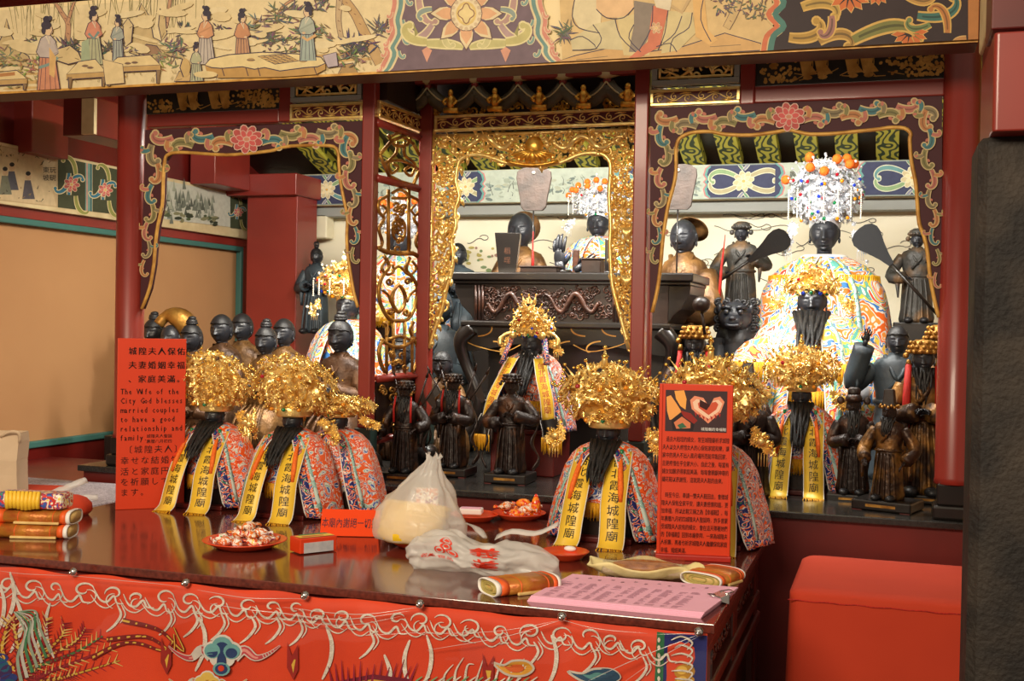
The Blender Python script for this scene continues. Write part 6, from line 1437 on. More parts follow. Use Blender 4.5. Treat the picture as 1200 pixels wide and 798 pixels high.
# paddle fan on a thin pole
pf = thing('paddle_fan', 'brown paddle shaped fan on a thin pole above the dragon table', 'fan', on_dragon(624, 3.98))
zt = P(624, 196, 3.98).z - ZD; zl = P(624, 247, 3.98).z - ZD; k_ = m_per_px(P(624, 220, 3.98))
prof = [(0, 11), (.08, 15), (.3, 16.5), (.55, 19), (.75, 21), (.9, 20), (.97, 15), (1, 8)]
pts = [(w_ * k_, zl + (zt - zl) * f_) for f_, w_ in prof] + [(-w_ * k_, zl + (zt - zl) * f_) for f_, w_ in reversed(prof)]
mat('fan_brown', (66, 52, 44), .65, col2=(46, 37, 31), nscale=24, bump=.6, bscale=60)
MB().prism(pts, lambda u, v, d: Vector((u, -d, v)), .008, -.008).build('blade', 'fan_brown', pf, bevel=.003); MB().tube([(0, 0, 0), (0, 0, zl + .01)], .0028, 8).build('pole', 'black_wood', pf); MB().ell((0, -.01, zt - .02), .006, 8, 6).build('stud', 'pearl_white', pf)
pf.rotation_euler = (0, 0, .1)
pf2 = thing('paddle_fan', 'brown paddle shaped fan half hidden behind the right apron', 'fan', (P(793, 310, 4.0).x, 4.0, ZD))
inst(pf.children[0], 'blade', pf2); inst(pf.children[1], 'pole', pf2); inst(pf.children[2], 'stud', pf2)
for c_ in pf2.children: c_.modifiers.clear()
t = thing('joined_tassel', 'red tasselled cord hanging by the fan pole', 'tassel', on_dragon(624, 3.9)); MB().tube([(0, 0, .09), (.001, 0, .05), (0, 0, .012)], [.002, .005, .006], 8).build('threads', 'red_tassel', t); MB().tube([(0, 0, 0), (0, 0, .15)], .0015, 6).build('cord', 'red_tassel', t)

# ================================================================== OFFERING TABLE
XT0, XT1, YT0, YT1 = -1.98, -.272, 1.972, 2.86
ot = thing('offering_table', 'large dark red altar table with glossy granite top in the foreground', 'table', ((XT0 + XT1) / 2, (YT0 + YT1) / 2, 0))
mb = MB(); mb.bb((XT0, YT0, ZT - .017), (XT1, YT1, ZT)); mb.build('granite_top', 'granite_top', ot, True, bevel=.0018)
MB().bb((XT0 + .012, YT0 + .012, ZT - .045), (XT1 - .012, YT1 - .005, ZT - .017)).build('top_moulding', 'red_lacquer_dark', ot, True, bevel=.004)
MB().bb((XT0 + .035, YT0 + .035, .05), (XT1 - .035, YT1 - .02, ZT - .045)).build('body', 'dark_wood', ot, True, bevel=.004)
MB().bb((XT0 + .02, YT0 + .02, 0), (XT1 - .02, YT1 - .01, .06)).build('foot_rail', 'red_lacquer_dark', ot, True, bevel=.006)
mat('side_wood', (96, 34, 24), .35, col2=(60, 22, 16), nscale=9, coat=.2)
for z0, z1, dx, nm in ((ZT - .075, ZT - .05, .022, 'upper_rail'), (ZT - .15, ZT - .125, .028, 'middle_rail'), (ZT - .20, ZT - .175, .03, 'lower_rail')): MB().bb((XT1 - .04, YT0 + .02, z0), (XT1 - .035 + dx * .8, YT1 - .02, z1)).build(nm, 'side_wood', ot, True, bevel=.005)
for y0, y1 in ((YT0 + .02, YT0 + .09), (2.38, 2.44), (YT1 - .09, YT1 - .025)): MB().bb((XT1 - .04, y0, .06), (XT1 - .018, y1, ZT - .05)).build('stile', 'side_wood', ot, True, bevel=.005)
g = MB(); random.seed(8)
for k in range(26): spiral(g, lambda u, v, d: Vector((XT1 - .03 + d, u, v)), (YT0 + .12 + .027 * k, ZT - .1), .017, 1.1, k, 1 if k % 2 else -1, .004, 10, .006)
g.build('side_carving', 'side_wood', ot, True, kind='stuff')

# embroidered red front cloth under clear plastic
YC = 1.952
def wav(x, z): return .004 * sin(x * 21 + z * 6) + .003 * sin(x * 47 - z * 11) + .006 * sin(z * 9 + x * 5) * max(0, .95 - z)
def cpt(px, py, lift=0):
    p_ = P(px, py, YC); p_.y += wav(p_.x, p_.z) - lift; return p_
cl = thing('altar_cloth', 'red embroidered altar cloth with silver scrolls covering the table front', 'altar cloth', (-1.1, YC, .6))
ctop = lambda px: 661 + .0935 * px + 2.2 * sin(px * .024) * (1 if px > 0 else .5)
zcl, zcr = P(0, 664, YC).z, P(829, 741, YC).z
zc = lambda x: min(ZT - .012, zcl + (zcr - zcl) * (x + 1.75) / 1.5 + .0025 * sin(x * 33))
rows = []
xc0, xc1 = XT0 + .005, P(829, 745, YC).x
for j in range(22):
    rows.append([Vector((xc0 + (xc1 - xc0) * i / 110, 0, 0)) for i in range(111)])
    for q in rows[-1]: zt_ = zc(q.x) ; q.z = zt_ - (zt_ - .28) * (j / 21) ** 1.1; q.y = YC + wav(q.x, q.z) * (1 if j else .4)
mat('cloth_red', (212, 62, 18), .7, col2=(198, 54, 16), nscale=9, bump=.12, bscale=500)
co = MB().loft(rows, False, False).build('cloth', 'cloth_red', cl, True, solid=.003)
mat('silver_thread', (232, 224, 210), .4, .2, col2=(200, 190, 176), nscale=90, bump=.5, bscale=700)
pc2 = Paint(lambda u, v, l: cpt(u, v, .0022 + l), step=1e-5); ps = Paint(lambda u, v, l: cpt(u, v, .0028 + l), step=1e-5)
random.seed(14)
def sv(pts, w_=3.0): q = smooth2([Vector((a, b_, 0)) for a, b_ in pts], 5); k = len(q); ps.stroke(q, [max(.6, w_ * sin(PI * (i + .6) / (k + .2)) ** .5) for i in range(k)], (200, 190, 176))
base = lambda x: 670 + .094 * x
# running cloud scrolls near the top edge
def hook(x, y, s_, r_, w_, ph, turns=1.15):
    # a thread that swells, curls round and trails off
    pts = []
    for i in range(12):
        t = i / 11; a = ph + s_ * turns * 2 * PI * t; rr_ = r_ * (1 - .62 * t); pts.append((x + rr_ * cos(a), y + rr_ * .8 * sin(a)))
    sv(pts, w_)
x = -20
while x < 765:
    y = base(x) + random.uniform(10, 16); r_ = random.uniform(8, 13); s_ = random.choice((-1, 1))
    hook(x, y, s_, r_, 2.6, random.uniform(-.6, .6) + (PI if s_ > 0 else 0), random.uniform(.6, 1.1)); hook(x + 2, y + 5, s_, r_ + 4, 1.5, random.uniform(-.3, .3) + PI / 2, .45)
    sv([(x + r_, y), (x + r_ + 6, y + 12), (x + r_ + 14, y + 15), (x + r_ + 22, y + 8), (x + r_ + 26, y + 16), (x + r_ + 34, y + 17)], 2.6); sv([(x + r_ - 4, y + 6), (x + r_ + 4, y + 18), (x + r_ + 14, y + 22), (x + r_ + 24, y + 16)], 1.5)
    if random.random() < .6: sv([(x + 4, y + 12), (x + 9, y + 24), (x + 2, y + 36), (x - 8, y + 44)], 3.2); sv([(x + 9, y + 12), (x + 14, y + 24), (x + 8, y + 34)], 1.6)
    x += random.uniform(26, 36)
for (x, y, d) in ((20, 720, 1), (60, 726, -1), (40, 735, 1), (236, 742, 1), (384, 752, 1), (480, 770, -1), (500, 764, 1), (646, 764, 1), (452, 786, 1), (0, 705, 1), (12, 690, 1)): sv([(x, y - 20), (x + 6 * d, y), (x + 4 * d, y + 22), (x - 6 * d, y + 44)], 5)
# phoenix tail at the left
for k in range(9):
    a = .35 + k * .16; x0, y0 = 18, 812; pts = [(x0 + cos(a) * r_ + 10 * sin(r_ * .05 + k), y0 - sin(a) * r_ - 8 * cos(r_ * .03)) for r_ in (10, 50, 90, 130 - 5 * k)]
    q = smooth2([Vector((*t_, 0)) for t_ in pts], 6); col = ((214, 170, 60), (150, 40, 50), (70, 120, 70), (222, 186, 90))[k % 4]
    pc2.stroke(q, 7, (120, 30, 26), 2); pc2.stroke(q, 4.4, col, 1.4)
    for i in range(1, len(q) - 1): 
        for s_ in (-1, 1): pc2.stroke([(q[i].x, q[i].y), (q[i].x + 7 * cos(a) - s_ * 8 * sin(a), q[i].y - 7 * sin(a) - s_ * 8 * cos(a))], 1.8, random.choice(((130, 26, 40), (226, 190, 110), (170, 40, 50))), .4)
for k in range(3): pts = [(110 + 60 * k * .3, 770 - 22 * k), (150 + 20 * k, 752 - 6 * k), (190 + 14 * k, 762), (206, 750 - 8 * k)]; q = smooth2([Vector((*t_, 0)) for t_ in pts], 5); pc2.stroke(q, 6, (126, 30, 30), 2); pc2.stroke(q, 2.4, (222, 180, 70), 1)
for k in range(7):
    q = smooth2([Vector((26 + 6 * k, 800 - 6 * k, 0)), Vector((22 + 4 * k, 770 - 6 * k, 0)), Vector((30 + 2 * k, 740 - 4 * k, 0)), Vector((18 + k, 716, 0))], 4); pc2.stroke(q, 4, ((150, 170, 150), (196, 196, 186), (70, 130, 90))[k % 3], 1)
for k in range(5): pc2.blob((4 + 3 * k, 770 + 8 * k), 9, 6, ((40, 60, 130), (30, 90, 120), (60, 40, 90))[k % 3], 12, k)
# coloured clouds
def cb_(*a_):
    pc2.l += .0002; pc2.blob(*a_)
def cloud(cx, cy, s_, c1=(36, 62, 110), c2=(110, 170, 170), wing=(196, 70, 80)):
    l0 = pc2.l
    for e in (-1, 1):
        q = smooth2([Vector((cx + e * 14 * s_, cy + 4 * s_, 0)), Vector((cx + e * 26 * s_, cy - 4 * s_, 0)), Vector((cx + e * 38 * s_, cy + 6 * s_, 0)), Vector((cx + e * 52 * s_, cy + 2 * s_, 0)), Vector((cx + e * 66 * s_, cy - 8 * s_, 0))], 5); pc2.l += .0006; pc2.stroke(q, 15 * s_, (214, 206, 196), 1.5); pc2.stroke(q, 11 * s_, wing, .6); pc2.stroke(q[:12], 5 * s_, (232, 150, 140), 2)
    for dx, dy, r_ in ((0, -8, 13), (-12, -3, 10), (12, -3, 10), (-6, 6, 8), (6, 6, 8)): cb_((cx + dx * s_, cy + dy * s_), (r_ + 2) * s_, (r_ + 1.5) * s_, (222, 216, 206))
    for dx, dy, r_ in ((0, -8, 13), (-12, -3, 10), (12, -3, 10)): cb_((cx + dx * s_, cy + dy * s_), r_ * s_, (r_ - 1) * s_, c2); cb_((cx + dx * s_, cy + (dy + 2) * s_), r_ * .7 * s_, r_ * .6 * s_, c1)
    cb_((cx, cy + 10 * s_), 6 * s_, 12 * s_, c1); cb_((cx, cy + 18 * s_), 11 * s_, 8 * s_, c2); cb_((cx, cy + 18 * s_), 8 * s_, 6 * s_, c1); cb_((cx, cy + 17 * s_), 4 * s_, 3.5 * s_, (216, 60, 30))
    pc2.l = l0
cloud(264, 764, .98)
cloud(246, 800, .7, (190, 130, 40), (226, 190, 90), (200, 150, 60))
for (cx, cy, w_, c1) in ((606, 781, 26, (226, 160, 50)), (700, 792, 34, (40, 80, 110))):
    q = [(cx - w_, cy - 6), (cx - w_ * .5, cy - 4), (cx - w_ * .1, cy - 9), (cx + w_ * .5, cy - 8), (cx + w_ * .8, cy + 1), (cx + w_ * .5, cy + 8), (cx, cy + 9), (cx - w_ * .5, cy + 5)]
    q = [(a.x, a.y) for a in smooth2([Vector((*t_, 0)) for t_ in q], 4, True)]; pc2.stroke(q, 2.5, (210, 200, 186), closed=True); pc2.poly(q, c1); pc2.poly([(cx + (a - cx) * .5, cy + (b_ - cy) * .5) for a, b_ in q], (222, 100, 40) if c1[0] > 100 else (90, 150, 150))
for (cx, cy) in ((197, 772), (345, 778), (575, 790)): pc2.poly([(cx - 8, cy - 26), (cx - 2, cy - 10), (cx + 6, cy - 24), (cx + 6, cy + 6), (cx, cy + 18), (cx - 8, cy + 4)], (160, 40, 34)); pc2.poly([(cx - 4, cy - 6), (cx + 3, cy - 6), (cx, cy + 10)], (226, 180, 70))
for k in range(8): q = smooth2([Vector((520 + 12 * k, 805, 0)), Vector((522 + 13 * k, 790 - (k % 3) * 5, 0)), Vector((532 + 12 * k, 778 - (k % 2) * 8, 0))], 4); ps.stroke(q, 3.5, (200, 196, 184), .8)
pc2.stroke([(380, 806), (440, 793), (480, 800)], 10, (120, 26, 50)); pc2.stroke([(384, 806), (440, 796), (478, 803)], 4, (226, 176, 70))
for k in range(14): pc2.stroke([(390 + 7 * k, 798), (386 + 8 * k, 780 - 4 * (k % 3))], 3, (150, 30, 60), .5)
for k in range(16):
    q = smooth2([Vector((480 + 9 * k, 812, 0)), Vector((486 + 9 * k, 800, 0)), Vector((496 + 9 * k, 792, 0))], 3); pc2.stroke(q, 4, ((110, 170, 120), (220, 220, 205))[k % 2], 1)
# navy border with green edge at the right end
pc2.l = .0007
pc2.poly([(771, 739), (780, 740), (778, 800), (776, 840), (760, 840), (768, 800)], (40, 110, 70)); pc2.poly([(780, 740), (829, 745), (826, 840), (776, 840)], (34, 40, 110))
for k in range(8): sv([(788 + 4 * (k % 2), 748 + 9 * k), (800, 744 + 10 * k), (812, 752 + 9 * k), (806, 760 + 9 * k)], 2.2); ps.blob((773.5, 748 + 9 * k), 1.8, 3, (150, 180, 140), 8)
for k in range(3): pc2.blob((803, 786 + 12 * k), 12, 9, (196, 140, 40)); pc2.blob((800, 784 + 12 * k), 6, 5, (236, 190, 80))
pc2.build('coloured_embroidery', 'paint', cl, True); ps.build('silver_embroidery', 'silver_thread', cl, True)
# clear plastic over the cloth, pinned along the top
m, nt, b = newmat('clear_plastic'); N = nt.nodes; L = nt.links
tr = N.new('ShaderNodeBsdfTransparent'); gl = N.new('ShaderNodeBsdfGlossy'); gl.inputs['Roughness'].default_value = .06; mx = N.new('ShaderNodeMixShader'); fz = N.new('ShaderNodeLayerWeight'); fz.inputs['Blend'].default_value = .08; pw_ = N.new('ShaderNodeMath'); pw_.operation = 'MULTIPLY_ADD'; pw_.inputs[1].default_value = .5; pw_.inputs[2].default_value = .05; L.new(fz.outputs['Facing'], pw_.inputs[0])
L.new(pw_.outputs[0], mx.inputs[0]); L.new(tr.outputs[0], mx.inputs[1]); L.new(gl.outputs[0], mx.inputs[2]); L.new(mx.outputs[0], nt.nodes['Material Output'].inputs[0])
rows = []
pins = [(83, 671), (215, 684), (355, 699), (490, 709), (657, 724), (818, 742)]; pinx = [P(a, b_, YC).x for a, b_ in pins]
def pl_y(x, z):
    d = min(abs(x - q) for q in pinx); u = max(0, ZT - .05 - z)
    return YC - .012 - .010 * sin(min(1, d / .14) * PI / 2) * math.exp(-u * 6) - .012 * abs(sin(x * 9 + u * 14)) * math.exp(-((u - .05) / .06) ** 2) + wav(x, z) * .6
for j in range(26):
    z = ZT - .012 - (ZT - .012 - .3) * (j / 25) ** 1.3; rows.append([Vector((x, pl_y(x, z), z + (.004 * sin(x * 40) if j == 0 else 0))) for x in (xc0 + (xc1 + .012 - xc0) * i / 120 for i in range(121))])
pls = MB().loft(rows, False, False).build('plastic_sheet', 'clear_plastic'); tag(pls, 'clear plastic sheet pinned over the embroidered altar cloth', 'plastic sheet')
m, nt, b = newmat('crease_glint_film'); N = nt.nodes; L = nt.links  # whitish film: the highlights along the plastic's creases are put into its colour
tr = N.new('ShaderNodeBsdfTransparent'); gl = N.new('ShaderNodeBsdfGlossy'); gl.inputs['Roughness'].default_value = .25; df = N.new('ShaderNodeBsdfDiffuse'); df.inputs[0].default_value = (.9, .88, .85, 1); m0 = N.new('ShaderNodeMixShader'); m0.inputs[0].default_value = .5; mx = N.new('ShaderNodeMixShader'); mx.inputs[0].default_value = .55
L.new(gl.outputs[0], m0.inputs[1]); L.new(df.outputs[0], m0.inputs[2]); L.new(tr.outputs[0], mx.inputs[1]); L.new(m0.outputs[0], mx.inputs[2]); L.new(mx.outputs[0], nt.nodes['Material Output'].inputs[0])
def crease_glint(pts, r_=.0011):  # thin thread tracing a crease, whitened to stand for its highlight
    q = smooth2([Vector((*t_, 0)) for t_ in pts], 6); o3 = []
    for t_ in q: w_ = P(t_.x, t_.y, YC - .016); w_.y = pl_y(w_.x, w_.z) - .0008; o3.append(w_)
    n_ = len(o3); MB().tube(o3, [r_ * (.25 + sin(PI * (i + .5) / n_)) for i in range(n_)], 6, flat=.4).build('crease_glint', 'crease_glint_film', pls)
for pts, r_ in (([(818, 744), (760, 765), (690, 797)], .0014), ([(818, 746), (770, 772), (730, 800)], .001), ([(657, 727), (590, 745), (500, 762)], .0012), ([(657, 727), (560, 740), (420, 742)], .0009), ([(490, 712), (420, 718), (330, 712)], .0013), ([(480, 716), (380, 724), (250, 706)], .0016), ([(355, 702), (300, 700), (235, 690)], .0011), ([(215, 687), (150, 680), (83, 673)], .0009), ([(83, 674), (40, 672), (0, 668)], .0009), ([(470, 722), (400, 731), (300, 724)], .001), ([(657, 726), (700, 735), (760, 741)], .0008), ([(818, 743), (800, 742), (770, 742)], .001)): crease_glint(pts, r_)
for i, (a, b_) in enumerate(pins):
    q = P(a, b_, YC - .02); nm = ('far left', 'second from left', 'third from left', 'fourth from left', 'fifth from left', 'far right')[i]
    t = thing('round_pin', f'round silver pin holding the plastic over the altar cloth, {nm}', 'pin', q, group='pins of the altar cloth')
    MB().lathe([(.001, 0), (.0035, .001), (.0065, .003), (.008, .0065), (.0085, .008), (.0085, .0095)], n=16).build('pin_cap', 'steel', t).rotation_euler = (-PI / 2, 0, 0)
    MB().ell((0, -.002, 0), .0038, 10, 8).build('pin_stud', 'steel', t)

# ================================================================== RED STOOL AT THE RIGHT
stl = thing('covered_stool', 'square stool wholly covered by plain red cloth right of the table', 'stool', (.1, 2.7, 0))
a = PZ(930, 694, .95); b = PZ(968, 653, .95); X0s, X1s, Y0s, Y1s = -.192, .32, a.y, 2.93
def rr(x0, x1, y0, y1, r_, z, n=5, wob=0, ph=0):
    pts = []
    for cx, cy, a0 in ((x1 - r_, y0 + r_, -PI / 2), (x1 - r_, y1 - r_, 0), (x0 + r_, y1 - r_, PI / 2), (x0 + r_, y0 + r_, PI)):
        for i in range(n + 1): t_ = a0 + PI / 2 * i / n; pts.append(Vector((cx + r_ * cos(t_), cy + r_ * sin(t_), z)))
    out = []
    for i in range(len(pts)):
        p0, p1 = pts[i], pts[(i + 1) % len(pts)]; m_ = max(1, int((p1 - p0).length / .02))
        for k in range(m_): q = p0.lerp(p1, k / m_); out.append(q)
    for i, q in enumerate(out):
        d = Vector((q.x - (x0 + x1) / 2, q.y - (y0 + y1) / 2, 0)).normalized(); q += d * wob * (sin(i * .55 + ph) + .6 * sin(i * .21 + 2 * ph) - .2)
    return out
xs_l = .045
rings = [rr(X0s + .05, X1s - .05, Y0s + .05, Y1s - .05, .03, .955), rr(X0s + .012, X1s - .012, Y0s + .012, Y1s - .012, .03, .953), rr(X0s, X1s, Y0s, Y1s, .03, .945), rr(X0s, X1s, Y0s, Y1s, .03, .932)]
for k in range(1, 13): z = .932 - .93 * k / 12; rings.append(rr(X0s - .02 * k / 12, X1s + .004 * k / 12, Y0s - .02 * k / 12, Y1s, .03, max(.002, z), wob=.0042 * k ** .8 * (.3 + .7 * k / 12), ph=.07 * k))
n_ = min(len(r_) for r_ in rings); 
def resample(r_, n):
    L_ = [0]; r2 = r_ + [r_[0]]
    for i in range(len(r_)): L_.append(L_[-1] + (r2[i + 1] - r2[i]).length)
    out = []; j = 0
    for i in range(n):
        d = L_[-1] * i / n
        while L_[j + 1] < d: j += 1
        out.append(r2[j].lerp(r2[j + 1], (d - L_[j]) / max(1e-9, L_[j + 1] - L_[j])))
    return out
rings = [resample(r_, 110) for r_ in rings]
MB().loft(rings, True, True).build('cloth_cover', 'red_cloth', stl, True)
MB().bb((X0s + .03, Y0s + .03, .02), (X1s - .03, Y1s - .03, .94)).build('stool_body', 'dark_wood', stl, True)
q = [Vector((X0s - .001 + (X1s - X0s) * i / 30, Y0s - .0008 + .0006 * sin(i), .934 + .001 * sin(i * 1.7))) for i in range(31)]; MB().tube(q, .0012, 5).build('seam', 'red_tassel', stl, True)
# ================================================================== THINGS ON THE OFFERING TABLE
def sign(name, label, px, py, w_, h_, th, rz, cat='sign'):
    q = PZ(px, py, ZT); t = thing(name, label, cat, (q.x, q.y, ZT), rz)
    MB().box((0, th / 2, h_ / 2), (w_, th, h_)).build('board', 'sign_red', t, bevel=.0015); return t
# left notice in three languages
W1, H1 = .172, .445
s1 = sign('notice_board', 'tall orange red notice in Chinese, English and Japanese at the left', 176, 596, W1, H1, .012, .70)
k1 = W1 / 75
tp = Paint(lambda u, v, l: Vector((u, -.0006 - l, v)), step=1e-6, base=.0003); bk = (28, 14, 12)
zr = lambda y: H1 - (y - 397) * H1 / 196
for txt, x, y, dx in (('城隍夫人保佑', -.060, 415, .0243), ('夫妻婚姻幸福', -.060, 431, .0243), ('、家庭美滿。', -.060, 447, .0243)): tp.text(txt, x, zr(y), .021, bk, dx, flip=1, bold=.0009)
for i, txt in enumerate(('The Wife of the', 'City God blesses', 'married couples', 'to have a good', 'relationship and', 'family.')):
    for k, ch in enumerate(txt):
        if ch != ' ': vs, fs, ww = glyph(ch); sc = .021; x = -.078 + k * .00985 + (.0085 - min(.0085, ww * sc * .8)) / 2; tp.text(ch, x, zr(461 + i * 10.6), sc, bk, .01, sx=.72, flip=1, bold=.0005)
tp.text('城隍夫人聖誕', -.012, zr(511), .0105, bk, .0108, flip=1); tp.text('農曆八月初四', -.012, zr(517), .0105, bk, .0108, flip=1)
for txt, x, y in (('〔城隍夫人〕', -.068, 528), ('幸せな結婚生', -.076, 540.5), ('活と家庭円滿', -.076, 553), ('を祈願してい', -.076, 565), ('ます。', -.076, 577)): tp.text(txt, x, zr(y), .0215, (50, 14, 10), .0252, flip=1)
tp.build('lettering', 'print', s1)
# right notice with the photograph of wedding shoes
W2, H2 = .157, .378
s2 = sign('notice_board', 'tall red notice with a photograph above black Chinese text', 812, 656, W2, H2, .016, .16)
tp = Paint(lambda u, v, l: Vector((u, -.0006 - l, v)), step=2e-6, base=.0003)
k2 = W2 / 84; zz = lambda y: H2 - (y - 453) * H2 / 200; xx = lambda x: (x - 818) * k2
tp.poly([(xx(783), zz(460)), (xx(853), zz(460)), (xx(853), zz(507)), (xx(783), zz(507))], (66, 46, 50))
def rp_(pts, c): tp.poly([(xx(a), zz(b_)) for a, b_ in pts], c)
rp_([(784, 468), (789, 466), (796, 476), (804, 488), (800, 494), (788, 494), (785, 484)], (246, 170, 90)); rp_([(793, 461), (804, 460), (807, 470), (806, 482), (800, 478), (795, 470)], (250, 176, 84)); rp_([(790, 494), (802, 484), (817, 496), (815, 506), (792, 506)], (40, 28, 34)); rp_([(793, 497), (802, 490), (812, 497), (812, 503), (796, 504)], (220, 130, 90)); rp_([(800, 483), (812, 486), (820, 494), (816, 498), (804, 490)], (150, 40, 34)); rp_([(797, 500), (803, 497), (808, 502), (800, 504)], (60, 110, 80))
heart = [(833, 478), (826, 468), (816, 466), (811, 471), (813, 481), (832, 497), (846, 484), (850, 472), (845, 466), (838, 468)]
rp_(heart, (240, 150, 116)); rp_([(833 + (a - 833) * .86, 479 + (b_ - 479) * .72) for a, b_ in heart], (250, 210, 180)); rp_([(833 + (a - 833) * .6, 478 + (b_ - 478) * .5) for a, b_ in heart], (214, 90, 60)); rp_([(822, 470), (834, 476), (830, 482), (822, 478)], (60, 20, 20)); 
for k in range(7): rp_([(816 + 4.5 * k, 484 + (2 * k if k < 4 else 12 - 2 * k)), (819 + 4.5 * k, 486 + (2 * k if k < 4 else 12 - 2 * k)), (818 + 4.5 * k, 490 + (1.6 * k if k < 4 else 12 - 2 * k))], (170, 40, 40))
for k, ch in enumerate('城隍廟的幸福鞋'): tp.text(ch, xx(824 + k * 4.1), zz(505), .0076, (240, 236, 230), flip=1)
L1 = ['　過去大稻埕的婦女，常至城隍廟祈求城隍', '夫人以女人疼惜女人的心保佑家庭和樂，讓', '家中的男人不出入風月場所而能早點回家，', '且更疼惜在乎全家大小。自此之後，每當有', '婦女如願求得家庭美滿，每每會親獻神尊的', '繡花鞋以表謝恆，這就是夫人鞋的由來。']
L2 = ['　時至今日，奉請一雙夫人鞋回去，會徵城', '隍夫人保佑全家平安，讓夫妻感情和諧，更', '加幸福，所以此鞋又稱之為【幸福鞋】。每', '年農曆九月初四城隍夫人聖誕時，許多曾蒙', '受城隍夫人庇佑的婦女，會在這天帶著她們', '的【幸福鞋】回到本廟參拜，一來為城隍夫', '人祝壽，再者也祈求城隍夫人繼續保佑家庭', '幸福、婚姻美滿。']
for i, ln in enumerate(L1):
    for k, ch in enumerate(ln):
        if ch != '　': tp.text(ch, xx(780.5 + k * 4.0), zz(518.5 + i * 9.2), .0125, bk, flip=1, sx=.62)
for i, ln in enumerate(L2):
    for k, ch in enumerate(ln):
        if ch != '　': tp.text(ch, xx(780.5 + k * 4.0), zz(582.5 + i * 9.0), .0125, bk, flip=1, sx=.62)
tp.build('printed_text', 'print', s2)
MB().box((0, .02, .006), (W2 * 1.02, .07, .012)).build('stand_foot', 'sign_side', s2, bevel=.002)
for e in (-1, 1): MB().box((e * (W2 / 2 - .004), -.001, H2 / 2), (.006, .004, H2)).build('side_rim', 'sign_red', s2, bevel=.001)
# small orange notice leaning low
mat('card_orange', (236, 74, 30), .85, spec=.15)
s3 = thing('small_notice', 'small low orange notice with one line of characters before the deities', 'sign', PZ(409, 629, ZT), .3)
mb = MB(); mb.add([(-.068, 0, .001), (.068, 0, .001), (.068, .03, .058), (-.068, .03, .058)], [(0, 1, 2, 3)], None, False); mb.build('card', 'card_orange', s3, solid=.003)
mb = MB(); mb.add([(-.068, .03, .058), (.068, .03, .058), (.068, .05, .001), (-.068, .05, .001)], [(0, 1, 2, 3)], None, False); mb.build('back_leaf', 'card_orange', s3, solid=.003)
tp = Paint(lambda u, v, l: Vector((u, .03 * v - .0018 - l, .001 + .057 * v + .001)), step=1e-6, base=.0003)
for k, ch in enumerate('本廟內謝絕一切拉'):
    vs, fs, ww = glyph(ch); tp.add([tp.fn(-.066 + k * .0165 + q[0] * .016, .34 + q[1] * .4, tp.l) for q in vs], fs, (40, 14, 40), False)
tp.build('lettering', 'print', s3)

# plates
mat('plate_orange', (226, 74, 34), .3, coat=.3)
def plate(label, px, py, r_, sy=1.0):
    t = thing('plate', label, 'plate', PZ(px, py, ZT)); MB().lathe([(.0, 0), (r_ * .62, 0), (r_ * .7, .004), (r_ * .98, .016), (r_, .0175), (r_ * .97, .0185), (r_ * .68, .0075), (0, .005)], n=40, sy=sy).build('dish', 'plate_orange', t); return t
def foil(name, cols, rough=.22):
    m, nt, b = newmat(name); N = nt.nodes; L = nt.links; tc = N.new('ShaderNodeTexCoord'); n = N.new('ShaderNodeTexNoise'); n.inputs['Scale'].default_value = 70; n.inputs['Distortion'].default_value = 1
    L.new(tc.outputs['Object'], n.inputs['Vector']); r = N.new('ShaderNodeValToRGB'); r.color_ramp.interpolation = 'CONSTANT'; el = r.color_ramp.elements
    while len(el) < len(cols): el.new(.5)
    for i, c in enumerate(cols): el[i].position = .25 + .5 * i / len(cols) if i else 0; el[i].color = (*lin(c), 1)
    L.new(n.outputs['Fac'], r.inputs[0]); L.new(r.outputs[0], b.inputs['Base Color']); b.inputs['Roughness'].default_value = rough; b.inputs['Coat Weight'].default_value = .5
foil('wrap_green', [(60, 150, 60), (240, 236, 220), (230, 60, 40), (240, 210, 60)]); foil('wrap_white', [(240, 236, 228), (220, 120, 60), (240, 236, 228), (150, 60, 120)]); foil('wrap_red', [(200, 50, 34), (240, 220, 200), (230, 120, 40), (80, 30, 30)]); foil('wrap_yellow', [(240, 190, 60), (244, 236, 210), (220, 90, 40), (120, 60, 140)]); foil('wrap_orange', [(240, 120, 30), (250, 150, 40), (230, 60, 30), (246, 240, 230)])
WR = ['wrap_green', 'wrap_white', 'wrap_red', 'wrap_yellow']
def candy(label, loc, sz, rot, m, group):
    t = thing('wrapped_candy', label, 'candy', loc, rot, group); mb = MB(); mb.ell((0, 0, sz * .45), (sz * .75, sz * .5, sz * .45), 10, 8); mb.build('sweet', m, t)
    for e in (-1, 1): mb = MB(); mb.loft([[Vector((e * sz * (.65 + .5 * u), sz * (.08 + .4 * u) * cos(a) * (1 + .3 * sin(5 * a)), sz * .45 + sz * (.05 + .16 * u) * sin(a))) for a in (2 * PI * i / 10 for i in range(10))] for u in (0, .5, 1)]); mb.build('twist', m, t)
pl1 = plate('round orange plate of wrapped candies left of the candy box', 287, 641, .092)
random.seed(6); c0 = pl1.location; ci = 0
words = ['green and white', 'white and orange', 'red', 'yellow']
spots = []
for i in range(9): a = 2 * PI * i / 9; spots.append((.048 * cos(a), .048 * sin(a), .008))
for i in range(5): a = 2 * PI * i / 5 + .3; spots.append((.024 * cos(a) + .01, .024 * sin(a), .022))
spots.append((.01, 0, .036))
for i, (x, y, z) in enumerate(spots):
    k = 0 if x < -.03 else random.choice((1, 1, 2, 3)); candy(f'{words[k]} wrapped candy in the heap on the orange plate', (c0.x + x, c0.y + y, ZT + z), .024, random.random() * 3, WR[k], f'{words[k]} candies on the orange plate')
